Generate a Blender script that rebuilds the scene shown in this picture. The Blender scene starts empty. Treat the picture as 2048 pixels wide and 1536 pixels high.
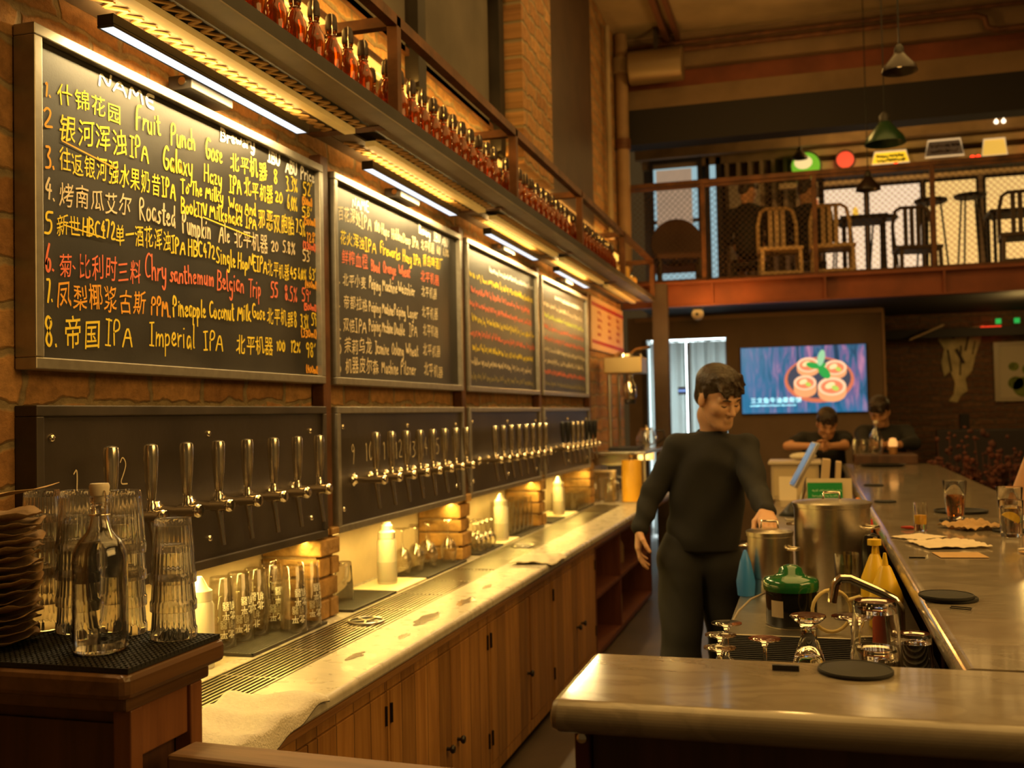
import bpy, math, random
import numpy as np
from mathutils import Vector, Matrix, Euler, Quaternion
S = bpy.context.scene
COL = S.collection
rnd = random.Random(11)
PI = math.pi
ORD = ['first','second','third','fourth','fifth','sixth','seventh','eighth','ninth','tenth','eleventh','twelfth','thirteenth','fourteenth','fifteenth','sixteenth','seventeenth','eighteenth','nineteenth','twentieth','twenty-first','twenty-second','twenty-third','twenty-fourth']

# ------------------------------------------------------------------ mesh builder
class MB:
    def __init__(s):
        s.v = []; s.f = []
    def add(s, v, f):
        b = len(s.v)
        s.v += [tuple(p) for p in v]
        s.f += [tuple(i + b for i in q) for q in f]
        return s
    def box(s, x0, x1, y0, y1, z0, z1):
        v = [(x0,y0,z0),(x1,y0,z0),(x1,y1,z0),(x0,y1,z0),(x0,y0,z1),(x1,y0,z1),(x1,y1,z1),(x0,y1,z1)]
        return s.add(v, [(0,3,2,1),(4,5,6,7),(0,1,5,4),(1,2,6,5),(2,3,7,6),(3,0,4,7)])
    def rbox(s, c, size, rot=(0,0,0)):
        m = Euler(rot).to_matrix()
        h = [a / 2 for a in size]
        m2 = MB().box(-h[0],h[0],-h[1],h[1],-h[2],h[2])
        return s.add([Vector(c) + m @ Vector(p) for p in m2.v], m2.f)
    def bar(s, p0, p1, w, h, up=(0,0,1)):
        p0 = Vector(p0); p1 = Vector(p1); d = (p1 - p0).normalized(); u = Vector(up)
        if abs(d.dot(u)) > .99: u = Vector((0,1,0))
        r = d.cross(u).normalized(); u = r.cross(d).normalized()
        v = []
        for p in (p0, p1):
            for a, b in ((-1,-1),(1,-1),(1,1),(-1,1)):
                v.append(p + r * (a * w / 2) + u * (b * h / 2))
        return s.add(v, [(0,1,2,3),(7,6,5,4),(0,4,5,1),(1,5,6,2),(2,6,7,3),(3,7,4,0)])
    def tube(s, pts, r, n=8, caps=True, closed=False):
        P = [Vector(p) for p in pts]; k = len(P)
        R = r if isinstance(r, (list, tuple)) else [r] * k
        v = []; ref = None
        for i in range(k):
            if closed: t = P[(i+1) % k] - P[i-1]
            else: t = P[min(i+1,k-1)] - P[max(i-1,0)]
            t.normalize()
            if ref is None:
                ref = Vector((0,0,1)) if abs(t.z) < .9 else Vector((1,0,0))
            a = t.cross(ref)
            if a.length < 1e-5: a = t.cross(Vector((0,1,0)))
            a.normalize(); b = a.cross(t).normalized(); ref = b
            for j in range(n):
                th = 2 * PI * j / n
                v.append(P[i] + a * (R[i] * math.cos(th)) + b * (R[i] * math.sin(th)))
        f = []
        m = k if closed else k - 1
        for i in range(m):
            i2 = (i + 1) % k
            for j in range(n):
                j2 = (j + 1) % n
                f.append((i*n+j, i*n+j2, i2*n+j2, i2*n+j))
        if caps and not closed:
            f.append(tuple(range(n))[::-1]); f.append(tuple((k-1)*n + j for j in range(n)))
        return s.add(v, f)
    def cyl(s, p0, p1, r0, r1=None, n=16):
        return s.tube([p0, p1], [r0, r0 if r1 is None else r1], n)
    def lathe(s, prof, n=24, c=(0,0,0), rib=None, axis=None):
        """prof: list of (r, z). rib=(count, amp, zlo, zhi)."""
        v = []; rings = []
        for (r, z) in prof:
            if r < 1e-6:
                rings.append([len(v)]); v.append(Vector((0,0,z)))
            else:
                ring = []
                for j in range(n):
                    th = 2 * PI * j / n
                    rr = r
                    if rib and rib[2] <= z <= rib[3]:
                        rr = r * (1 + rib[1] * math.cos(rib[0] * th))
                    ring.append(len(v)); v.append(Vector((rr*math.cos(th), rr*math.sin(th), z)))
                rings.append(ring)
        f = []
        ar = sum(p[0]*q[1] - q[0]*p[1] for p, q in zip(prof, prof[1:] + prof[:1]))
        if ar < 0: rings = rings[::-1]
        for a, b in zip(rings, rings[1:]):
            if len(a) == 1 and len(b) == 1: continue
            for j in range(n):
                j2 = (j + 1) % n
                if len(a) == 1: f.append((a[0], b[j2], b[j]))
                elif len(b) == 1: f.append((a[j], a[j2], b[0]))
                else: f.append((a[j], a[j2], b[j2], b[j]))
        m = axis.to_matrix() if axis is not None else None
        v = [Vector(c) + (m @ p if m else p) for p in v]
        return s.add(v, f)
    def poly(s, pts):
        return s.add(pts, [tuple(range(len(pts)))])
    def prism(s, pts, d):
        d = Vector(d); k = len(pts)
        v = [Vector(p) for p in pts] + [Vector(p) + d for p in pts]
        f = [tuple(range(k))[::-1], tuple(range(k, 2*k))]
        for i in range(k):
            j = (i + 1) % k
            f.append((i, j, k + j, k + i))
        return s.add(v, f)
    def ball(s, c, r, n=12, sq=(1,1,1)):
        prof = [(r*math.sin(PI*i/(n//2)), -r*math.cos(PI*i/(n//2))) for i in range(n//2 + 1)]
        m2 = MB().lathe(prof, n)
        return s.add([Vector((p[0]*sq[0]+c[0], p[1]*sq[1]+c[1], p[2]*sq[2]+c[2])) for p in m2.v], m2.f)
    def mesh(s, name):
        me = bpy.data.meshes.new(name)
        me.from_pydata([tuple(p) for p in s.v], [], s.f)
        return me

def link(name, data, mt=None, parent=None, smooth=None, bevel=0.0):
    o = bpy.data.objects.new(name, data)
    COL.objects.link(o)
    if parent is not None: o.parent = parent
    if mt is not None: data.materials.append(mt)
    if smooth is not None:
        if smooth >= 180:
            data.shade_smooth()
        else:
            data.shade_smooth()
            data.set_sharp_from_angle(angle=math.radians(smooth))
    if bevel:
        b = o.modifiers.new('b', 'BEVEL'); b.width = bevel; b.segments = 2; b.limit_method = 'ANGLE'
    return o

def obj(name, mb, mt, parent=None, smooth=40, bevel=0.0, label=None):
    me = mb.mesh(name)
    o = link(name, me, mt, parent, smooth, bevel)
    if label: o['label'] = label
    return o

def tag(o, label, cat, group=None, kind=None):
    o['label'] = label; o['category'] = cat
    if group: o['group'] = group
    if kind: o['kind'] = kind
    return o

def thing(name, label, cat, loc=(0,0,0), rotz=0.0, group=None):
    o = bpy.data.objects.new(name, None)
    COL.objects.link(o); o.empty_display_size = .05
    o.location = loc; o.rotation_euler = (0,0,rotz)
    return tag(o, label, cat, group)

def struct(name, mb, mt, smooth=None, bevel=0.0, parent=None):
    o = obj(name, mb, mt, parent, smooth, bevel)
    if parent is None: o['kind'] = 'structure'
    return o

def dup(root, loc, rotz=None, label=None, rot=None):
    r = root.copy(); COL.objects.link(r); r.location = loc
    if rotz is not None: r.rotation_euler = (0,0,rotz)
    if rot is not None: r.rotation_euler = rot
    if label: r['label'] = label
    for ch in list(root.children):
        c = ch.copy(); COL.objects.link(c); c.parent = r
        for g in list(ch.children):
            d = g.copy(); COL.objects.link(d); d.parent = c
    return r

# ------------------------------------------------------------------ materials
_M = {}
def nt_new(name):
    m = bpy.data.materials.new(name); m.use_nodes = True
    nt = m.node_tree; b = nt.nodes['Principled BSDF']
    return m, nt, b

def mat(name, col, rough=.5, metal=0.0, var=0.0, vs=8.0, stretch=(1,1,1), bump=0.0, bs=60.0, emit=None, es=1.0, coat=0.0, trans=0.0, ior=1.45, alpha=1.0, sss=0.0, spec=.5, col2=None):
    if name in _M: return _M[name]
    m, nt, b = nt_new(name)
    L = nt.links.new
    b.inputs['Base Color'].default_value = (*col, 1)
    b.inputs['Roughness'].default_value = rough
    b.inputs['Metallic'].default_value = metal
    b.inputs['Coat Weight'].default_value = coat
    b.inputs['Coat Roughness'].default_value = .08
    b.inputs['Transmission Weight'].default_value = trans
    b.inputs['IOR'].default_value = ior
    b.inputs['Specular IOR Level'].default_value = spec
    b.inputs['Alpha'].default_value = alpha
    if sss: b.inputs['Subsurface Weight'].default_value = sss; b.inputs['Subsurface Scale'].default_value = .01
    if emit:
        b.inputs['Emission Color'].default_value = (*emit, 1); b.inputs['Emission Strength'].default_value = es
    if var or bump or col2:
        tc = nt.nodes.new('ShaderNodeTexCoord'); mp = nt.nodes.new('ShaderNodeMapping')
        mp.inputs['Scale'].default_value = stretch
        L(tc.outputs['Object'], mp.inputs['Vector'])
        if var or col2:
            n = nt.nodes.new('ShaderNodeTexNoise'); n.inputs['Scale'].default_value = vs; n.inputs['Detail'].default_value = 6
            L(mp.outputs['Vector'], n.inputs['Vector'])
            r = nt.nodes.new('ShaderNodeValToRGB')
            r.color_ramp.elements[0].position = .3; r.color_ramp.elements[1].position = .72
            c2 = col2 or tuple(min(1, c * (1 + var)) for c in col)
            c1 = col if col2 else tuple(c * (1 - var) for c in col)
            r.color_ramp.elements[0].color = (*c1, 1); r.color_ramp.elements[1].color = (*c2, 1)
            L(n.outputs['Fac'], r.inputs['Fac']); L(r.outputs['Color'], b.inputs['Base Color'])
        if bump:
            n2 = nt.nodes.new('ShaderNodeTexNoise'); n2.inputs['Scale'].default_value = bs; n2.inputs['Detail'].default_value = 4
            L(mp.outputs['Vector'], n2.inputs['Vector'])
            bp = nt.nodes.new('ShaderNodeBump'); bp.inputs['Strength'].default_value = bump; bp.inputs['Distance'].default_value = .01
            L(n2.outputs['Fac'], bp.inputs['Height']); L(bp.outputs['Normal'], b.inputs['Normal'])
    _M[name] = m
    return m

def mat_brick(name, axes, c1, c2, mortar, bw=.24, bh=.075, bump=1.0):
    m, nt, b = nt_new(name); L = nt.links.new
    tc = nt.nodes.new('ShaderNodeTexCoord'); sp = nt.nodes.new('ShaderNodeSeparateXYZ'); cb = nt.nodes.new('ShaderNodeCombineXYZ')
    L(tc.outputs['Object'], sp.inputs[0])
    L(sp.outputs[axes[0]], cb.inputs[0]); L(sp.outputs[axes[1]], cb.inputs[1])
    nz = nt.nodes.new('ShaderNodeTexNoise'); nz.inputs['Scale'].default_value = 7; nz.inputs['Detail'].default_value = 3
    L(cb.outputs[0], nz.inputs['Vector'])
    sb = nt.nodes.new('ShaderNodeVectorMath'); sb.operation = 'SUBTRACT'; sb.inputs[1].default_value = (.5,.5,.5)
    L(nz.outputs['Color'], sb.inputs[0])
    sc = nt.nodes.new('ShaderNodeVectorMath'); sc.operation = 'SCALE'; sc.inputs['Scale'].default_value = .085
    L(sb.outputs[0], sc.inputs[0])
    ad = nt.nodes.new('ShaderNodeVectorMath'); L(cb.outputs[0], ad.inputs[0]); L(sc.outputs[0], ad.inputs[1])
    br = nt.nodes.new('ShaderNodeTexBrick'); br.inputs['Scale'].default_value = 1
    br.inputs['Brick Width'].default_value = bw; br.inputs['Row Height'].default_value = bh
    br.inputs['Mortar Size'].default_value = .014; br.inputs['Mortar Smooth'].default_value = .6; br.inputs['Bias'].default_value = 0
    br.inputs['Color1'].default_value = (*c1,1); br.inputs['Color2'].default_value = (*c2,1); br.inputs['Mortar'].default_value = (*mortar,1)
    L(ad.outputs[0], br.inputs['Vector'])
    n2 = nt.nodes.new('ShaderNodeTexNoise'); n2.inputs['Scale'].default_value = 22; n2.inputs['Detail'].default_value = 8; n2.inputs['Roughness'].default_value = .7
    L(cb.outputs[0], n2.inputs['Vector'])
    mx = nt.nodes.new('ShaderNodeMix'); mx.data_type = 'RGBA'; mx.blend_type = 'MULTIPLY'; mx.inputs['Factor'].default_value = .7
    rp = nt.nodes.new('ShaderNodeValToRGB'); rp.color_ramp.elements[0].position = .3; rp.color_ramp.elements[0].color = (.35,.33,.3,1); rp.color_ramp.elements[1].position = .65; rp.color_ramp.elements[1].color = (1.25,1.2,1.1,1)
    L(n2.outputs['Fac'], rp.inputs[0]); L(br.outputs['Color'], mx.inputs['A']); L(rp.outputs[0], mx.inputs['B'])
    L(mx.outputs['Result'], b.inputs['Base Color'])
    b.inputs['Roughness'].default_value = .85
    ml = nt.nodes.new('ShaderNodeMath'); ml.operation = 'MULTIPLY_ADD'; ml.inputs[1].default_value = -1.0
    L(br.outputs['Fac'], ml.inputs[0]); L(n2.outputs['Fac'], ml.inputs[2])
    bp = nt.nodes.new('ShaderNodeBump'); bp.inputs['Strength'].default_value = bump*.6; bp.inputs['Distance'].default_value = .03
    L(ml.outputs[0], bp.inputs['Height']); L(bp.outputs[0], b.inputs['Normal'])
    _M[name] = m
    return m

def mat_wood(name, c1, c2, axis=2, scale=14.0, rough=.5, plank=None, bump=.15, coat=0.0):
    """grain runs along AXIS; PLANK=(axis index, width) cuts grooves between boards"""
    m, nt, b = nt_new(name); L = nt.links.new
    tc = nt.nodes.new('ShaderNodeTexCoord'); mp = nt.nodes.new('ShaderNodeMapping')
    st = [scale]*3; st[axis] = scale * .06
    mp.inputs['Scale'].default_value = st
    L(tc.outputs['Object'], mp.inputs['Vector'])
    n = nt.nodes.new('ShaderNodeTexNoise'); n.inputs['Scale'].default_value = 1.6; n.inputs['Detail'].default_value = 9; n.inputs['Roughness'].default_value = .62; n.inputs['Distortion'].default_value = .6
    L(mp.outputs[0], n.inputs['Vector'])
    r = nt.nodes.new('ShaderNodeValToRGB'); r.color_ramp.elements[0].position = .33; r.color_ramp.elements[1].position = .68
    r.color_ramp.elements[0].color = (*c1,1); r.color_ramp.elements[1].color = (*c2,1)
    L(n.outputs['Fac'], r.inputs[0])
    out = r.outputs[0]; hgt = n.outputs['Fac']
    if plank:
        sp = nt.nodes.new('ShaderNodeSeparateXYZ'); L(tc.outputs['Object'], sp.inputs[0])
        dv = nt.nodes.new('ShaderNodeMath'); dv.operation = 'DIVIDE'; dv.inputs[1].default_value = plank[1]
        L(sp.outputs[plank[0]], dv.inputs[0])
        fr = nt.nodes.new('ShaderNodeMath'); fr.operation = 'FRACT'; L(dv.outputs[0], fr.inputs[0])
        pp = nt.nodes.new('ShaderNodeMath'); pp.operation = 'PINGPONG'; pp.inputs[1].default_value = .5; L(fr.outputs[0], pp.inputs[0])
        gr = nt.nodes.new('ShaderNodeMapRange'); gr.inputs['From Min'].default_value = .0; gr.inputs['From Max'].default_value = .035
        gr.inputs['To Min'].default_value = .12; gr.inputs['To Max'].default_value = 1
        L(pp.outputs[0], gr.inputs['Value'])
        fl = nt.nodes.new('ShaderNodeMath'); fl.operation = 'FLOOR'; L(dv.outputs[0], fl.inputs[0])
        wn = nt.nodes.new('ShaderNodeTexWhiteNoise'); wn.noise_dimensions = '1D'; L(fl.outputs[0], wn.inputs['W'])
        tn = nt.nodes.new('ShaderNodeMapRange'); tn.inputs['To Min'].default_value = .72; tn.inputs['To Max'].default_value = 1.18; L(wn.outputs['Value'], tn.inputs['Value'])
        mm = nt.nodes.new('ShaderNodeMath'); mm.operation = 'MULTIPLY'; L(gr.outputs[0], mm.inputs[0]); L(tn.outputs[0], mm.inputs[1])
        mx = nt.nodes.new('ShaderNodeVectorMath'); mx.operation = 'SCALE'; L(out, mx.inputs[0]); L(mm.outputs[0], mx.inputs['Scale'])
        out = mx.outputs[0]; hgt = gr.outputs[0]
    L(out, b.inputs['Base Color'])
    b.inputs['Roughness'].default_value = rough; b.inputs['Coat Weight'].default_value = coat
    bp = nt.nodes.new('ShaderNodeBump'); bp.inputs['Strength'].default_value = bump; bp.inputs['Distance'].default_value = .004
    L(hgt, bp.inputs['Height']); L(bp.outputs[0], b.inputs['Normal'])
    _M[name] = m
    return m

def mat_marble(name, base, vein, rough=.18, coat=.3):
    m, nt, b = nt_new(name); L = nt.links.new
    tc = nt.nodes.new('ShaderNodeTexCoord'); mp = nt.nodes.new('ShaderNodeMapping'); mp.inputs['Rotation'].default_value = (0,0,.9); mp.inputs['Scale'].default_value = (1.6,4.2,1.6)
    L(tc.outputs['Object'], mp.inputs['Vector'])
    n = nt.nodes.new('ShaderNodeTexNoise'); n.inputs['Scale'].default_value = 2.2; n.inputs['Detail'].default_value = 9; n.inputs['Roughness'].default_value = .6; n.inputs['Distortion'].default_value = 1.4
    L(mp.outputs[0], n.inputs['Vector'])
    r = nt.nodes.new('ShaderNodeValToRGB')
    e = r.color_ramp.elements
    e[0].position = .36; e[0].color = (*base,1); e[1].position = .62; e[1].color = (*[c*.86 for c in base],1)
    x = e.new(.5); x.color = (*vein,1); y = e.new(.45); y.color = (*[c*.93 for c in base],1); z = e.new(.55); z.color = (*[c*.8 for c in base],1)
    L(n.outputs['Fac'], r.inputs[0]); L(r.outputs[0], b.inputs['Base Color'])
    n2 = nt.nodes.new('ShaderNodeTexNoise'); n2.inputs['Scale'].default_value = 18; n2.inputs['Detail'].default_value = 6
    L(tc.outputs['Object'], n2.inputs['Vector'])
    rr = nt.nodes.new('ShaderNodeMapRange'); rr.inputs['To Min'].default_value = rough*.6; rr.inputs['To Max'].default_value = rough*1.7
    L(n2.outputs['Fac'], rr.inputs['Value']); L(rr.outputs[0], b.inputs['Roughness'])
    b.inputs['Coat Weight'].default_value = coat; b.inputs['Coat Roughness'].default_value = .06
    _M[name] = m
    return m

def mat_thin(name, tint=(1,1,1), gloss=.9, base=.06):
    """thin clear glass wall: passes light, mirrors at grazing angles"""
    m, nt, b = nt_new(name); L = nt.links.new
    nt.nodes.remove(b)
    t = nt.nodes.new('ShaderNodeBsdfTransparent'); t.inputs[0].default_value = (*tint,1)
    g = nt.nodes.new('ShaderNodeBsdfGlossy'); g.inputs['Roughness'].default_value = .03; g.inputs[0].default_value = (gloss,gloss,gloss,1)
    lw = nt.nodes.new('ShaderNodeLayerWeight'); lw.inputs['Blend'].default_value = .35
    mr = nt.nodes.new('ShaderNodeMapRange'); mr.inputs['To Min'].default_value = base; mr.inputs['To Max'].default_value = .75
    L(lw.outputs['Facing'], mr.inputs['Value'])
    mx = nt.nodes.new('ShaderNodeMixShader'); L(mr.outputs[0], mx.inputs[0]); L(t.outputs[0], mx.inputs[1]); L(g.outputs[0], mx.inputs[2])
    L(mx.outputs[0], nt.nodes['Material Output'].inputs[0])
    _M[name] = m
    return m

def mat_emit(name, col, s):
    if name in _M: return _M[name]
    m, nt, b = nt_new(name)
    b.inputs['Base Color'].default_value = (*[c*.5 for c in col],1)
    b.inputs['Emission Color'].default_value = (*col,1); b.inputs['Emission Strength'].default_value = s
    _M[name] = m
    return m

BRX = mat_brick('brick_side', (1,2), (.32,.15,.05), (.50,.27,.10), (.30,.225,.12), .25, .105)
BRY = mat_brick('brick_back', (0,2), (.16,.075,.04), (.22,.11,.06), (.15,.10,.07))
PIERB = mat('pier_brick', (.38,.215,.07), .9, var=.55, vs=9, bump=1.0, bs=24)
MORTAR = mat('mortar', (.25,.17,.09), .95, var=.3, vs=20, bump=.6, bs=40)
PLASTER = mat('niche_plaster', (.62,.50,.34), .75, var=.14, vs=5, bump=.1, bs=25)
BLACKBOARD = mat('chalkboard', (.034,.030,.026), .45, var=.45, vs=3.5, bump=.03, bs=200)
FRAME = mat('brushed_steel', (.36,.32,.26), .42, .75, var=.12, vs=30)
DARKSTEEL = mat('dark_steel', (.075,.058,.045), .5, .5, var=.3, vs=6)
BLACKSTEEL = mat('black_steel', (.030,.024,.020), .55, .3, var=.3, vs=6)
RUST = mat('rust_steel', (.125,.048,.017), .6, .25, var=.45, vs=9, bump=.15, bs=60)
RUSTRED = mat('red_oxide_steel', (.20,.055,.022), .6, .15, var=.3, vs=3)
PANEL = mat('tap_panel', (.085,.068,.058), .40, .6, var=.35, vs=2.5, bump=.05, bs=40)
CHROME = mat('chrome', (.82,.74,.60), .14, 1.0)
HANDLE = mat('handle_metal', (.88,.80,.64), .20, 1.0)
STEEL = mat('stainless', (.60,.55,.46), .28, 1.0, var=.06, vs=60)
STEELD = mat('stainless_brushed', (.42,.38,.31), .36, 1.0, var=.1, vs=40)
BLACKPL = mat('black_plastic', (.012,.011,.010), .4)
RUBBER = mat('black_rubber', (.014,.013,.012), .62)
RUBBERG = mat('grey_rubber', (.05,.043,.036), .6, var=.2, vs=30)
MARBLE = mat_marble('marble_pale', (.50,.445,.355), (.455,.40,.315), .26, 0.0)
MARBLE2 = mat_marble('marble_bar', (.30,.25,.185), (.225,.185,.135), .13, .4)
CABWOOD = mat_wood('cabinet_wood', (.23,.095,.020), (.42,.205,.052), 2, 16, .45, (1,.115))
CABRAIL = mat_wood('cabinet_rail_wood', (.22,.095,.028), (.38,.19,.066), 1, 16, .45)
BARWOOD = mat_wood('bar_dark_wood', (.045,.018,.009), (.10,.04,.018), 2, 12, .5)
STANDW = mat_wood('stand_wood', (.075,.033,.012), (.15,.072,.027), 1, 14, .4, coat=.2)
REDWOOD = mat_wood('red_wood', (.075,.018,.009), (.13,.036,.016), 2, 12, .5)
MAT_W = mat('white_plastic', (.80,.74,.62), .45, sss=.3)
WHITELIQ = mat('squeeze_liquid', (.55,.50,.40), .4, sss=.2)
GLASS = mat('clear_glass', (1,.985,.95), 0.0, trans=1.0, ior=1.46)
GLASSR = mat('ribbed_glass', (1,.98,.93), 0.0, trans=.975, ior=1.46)
WATER = mat('water', (1,.99,.96), 0.0, trans=1.0, ior=1.33)
THIN = mat_thin('thin_glass', (.97,.96,.93))
PRINT = mat('white_print', (.85,.82,.72), .6)
AMBER = mat('amber_glass', (.60,.17,.015), .05, trans=.90, ior=1.4)
CERAM = mat('dark_stopper', (.030,.012,.007), .5)
CLOTH = mat('white_towel', (.62,.56,.46), .95, var=.08, vs=90, bump=.5, bs=170)
CLOTH2 = mat('cream_cloth', (.66,.58,.42), .95, bump=.3, bs=90)
KRAFT = mat('kraft_paper', (.225,.13,.052), .85, var=.2, vs=14, bump=.35, bs=55)
PAPER = mat('brown_napkin', (.46,.29,.13), .9, var=.08, vs=30, bump=.1, bs=120)
PAPERW = mat('white_napkin', (.66,.55,.40), .9, var=.06, vs=30, bump=.25, bs=70)
LAMPB = mat('lamp_black', (.05,.043,.036), .45, .4)
TUBE = mat_emit('lamp_tube', (.80,.88,1.0), 1.25)
LEDW = mat_emit('warm_led', (1,.60,.12), 2.0)
LITBAR = mat('lit_bar_glow', (.75,.52,.2), .5, var=.12, vs=14, emit=(1,.55,.10), es=.22)  # emission paints lamplight onto plain rack bars; they are no lamp
CH = {'w': mat('chalk_white', (.95,.92,.84), .9), 'y': mat('chalk_yellow', (.93,.70,.05), .9), 'o': mat('chalk_orange', (.92,.42,.04), .9), 'r': mat('chalk_red', (.88,.20,.10), .9), 'b': mat('chalk_beige', (.80,.66,.42), .9), 'g': mat('chalk_green', (.72,.80,.12), .9), 'd': mat('chalk_dim', (.36,.30,.13), .9)}

# ------------------------------------------------------------------ hand lettering
GL = {}
def _g(ch, w, s):
    GL[ch] = (w, [[tuple(float(t) for t in p.split(',')) for p in st.split()] for st in s.split('|')])
for l in '''A;.7;.02,0 .36,1 .68,0|.14,.36 .58,.36
B;.62;.08,0 .08,1|.08,1 .5,.92 .5,.62 .1,.53 .6,.42 .55,.04 .08,0
C;.62;.58,.86 .36,1 .1,.75 .06,.3 .28,0 .58,.12
D;.62;.08,0 .08,1 .5,.86 .6,.45 .4,.06 .08,0
E;.55;.52,1 .1,1 .08,0 .52,.02|.08,.52 .45,.54
F;.55;.1,0 .12,1 .55,1|.1,.5 .42,.52
G;.66;.58,.85 .36,1 .1,.75 .05,.3 .3,0 .6,.15 .6,.45 .36,.45
H;.66;.08,0 .1,1|.58,0 .58,1|.08,.5 .58,.52
I;.4;.2,0 .2,1|.04,1 .38,1|.02,0 .36,0
J;.5;.1,1 .5,1|.34,1 .34,.1 .18,-.05 .04,.12
K;.62;.08,0 .08,1|.55,1 .1,.45 .58,0
L;.5;.1,1 .08,0 .5,.03
M;.85;.05,0 .18,1 .42,.25 .66,1 .8,0
N;.68;.05,0 .12,1 .55,.02 .64,1
O;.66;.34,1 .08,.75 .08,.25 .34,0 .6,.25 .6,.75 .34,1
P;.58;.1,0 .1,1 .5,.95 .54,.6 .1,.48
R;.62;.1,0 .1,1 .5,.95 .52,.6 .1,.5 .6,0
S;.58;.54,.88 .3,1 .08,.78 .28,.52 .54,.3 .32,0 .04,.12
T;.62;.02,1 .6,1|.32,1 .3,0
U;.64;.08,1 .08,.2 .3,0 .56,.2 .58,1
V;.6;.04,1 .3,0 .58,1
W;.85;.04,1 .22,0 .42,.75 .62,0 .82,1
Y;.6;.04,1 .3,.5|.58,1 .3,.5 .26,0
a;.5;.42,.5 .2,.58 .05,.3 .18,.0 .4,.2 .42,.52 .44,0 .5,.02
b;.48;.08,1 .08,0 .36,.02 .42,.32 .26,.52 .08,.38
c;.44;.4,.48 .2,.56 .06,.28 .2,0 .42,.1
d;.5;.42,.44 .2,.54 .05,.26 .2,0 .4,.14 .43,1|.43,.2 .46,0
e;.46;.06,.28 .4,.34 .32,.54 .14,.5 .05,.22 .2,0 .43,.1
f;.36;.36,.95 .22,1 .16,.8 .14,0|.02,.55 .34,.56
g;.5;.42,.46 .2,.55 .06,.3 .2,.04 .42,.24 .43,.5 .42,-.3 .2,-.42 .06,-.28
h;.5;.08,1 .08,0|.08,.3 .28,.54 .42,.4 .43,0
i;.22;.1,.54 .11,0|.1,.76 .12,.8
j;.26;.16,.54 .15,-.3 .0,-.38|.16,.76 .18,.8
k;.48;.08,1 .08,0|.4,.54 .1,.24 .44,0
l;.22;.1,1 .1,.06 .2,.02
m;.74;.06,.54 .07,0|.07,.34 .22,.54 .34,.4 .35,0|.35,.34 .52,.54 .64,.4 .66,0
n;.52;.06,.54 .07,0|.07,.34 .28,.55 .42,.4 .44,0
o;.5;.24,.56 .06,.4 .06,.14 .24,0 .44,.16 .44,.42 .24,.56
p;.5;.07,.54 .07,-.42|.07,.4 .28,.56 .44,.36 .36,.06 .08,.06
q;.5;.4,.5 .2,.56 .06,.28 .2,.04 .42,.24|.43,.54 .43,-.42
r;.4;.07,.54 .08,0|.08,.3 .2,.5 .38,.5
s;.44;.4,.48 .2,.56 .08,.42 .36,.18 .2,0 .04,.08
t;.38;.16,.9 .15,.1 .26,0 .36,.06|.02,.6 .34,.62
u;.52;.07,.54 .08,.12 .22,0 .4,.16 .43,.54|.43,.54 .44,0
v;.46;.04,.54 .22,0 .42,.54
w;.66;.04,.54 .16,0 .32,.42 .48,0 .62,.54
x;.48;.05,.54 .42,0|.4,.54 .04,0
y;.5;.06,.54 .1,.14 .26,.04 .42,.22|.44,.54 .42,-.3 .22,-.42 .06,-.3
z;.46;.05,.52 .4,.54 .05,.02 .44,.02
0;.54;.26,1 .06,.7 .06,.28 .26,0 .48,.28 .48,.72 .26,1
1;.3;.06,.82 .2,1 .16,0
2;.54;.06,.8 .24,1 .46,.8 .36,.45 .04,.02 .52,.04
3;.54;.08,.95 .4,.98 .44,.74 .2,.56 .48,.4 .44,.06 .06,.02
4;.56;.34,1 .04,.4 .54,.42|.4,.68 .38,0
5;.54;.5,1 .1,1 .08,.6 .4,.6 .5,.3 .36,.02 .04,.04
6;.52;.34,1 .1,.55 .06,.18 .26,0 .46,.16 .42,.42 .2,.48 .08,.3
7;.52;.04,.98 .5,1 .2,0
8;.52;.42,.88 .22,1 .08,.78 .26,.55 .46,.28 .28,0 .06,.2 .22,.52 .44,.76 .42,.88
9;.52;.44,.8 .24,1 .06,.76 .22,.52 .44,.66 .46,.8 .38,0
%;.74;.62,1 .1,0|.18,1 .06,.8 .18,.62 .3,.8 .18,1|.56,.38 .44,.2 .56,.02 .68,.2 .56,.38
.;.2;.06,.06 .1,.0
(;.28;.24,1.05 .06,.5 .22,-.1
);.28;.04,1.05 .22,.5 .06,-.1
&;.6;.56,0 .12,.72 .26,1 .4,.78 .06,.3 .2,0 .52,.34
';.18;.1,1 .05,.8
·;.24;.06,.5 .14,.44'''.split('\n'):
    a = l.split(';'); _g(a[0], float(a[1]), a[2])

def chaikin(p, it=2):
    for _ in range(it):
        if len(p) < 3: return p
        q = [p[0]]
        for a, b in zip(p, p[1:]):
            q.append((a[0]*.75+b[0]*.25, a[1]*.75+b[1]*.25)); q.append((a[0]*.25+b[0]*.75, a[1]*.25+b[1]*.75))
        q.append(p[-1]); p = q
    return p

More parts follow.
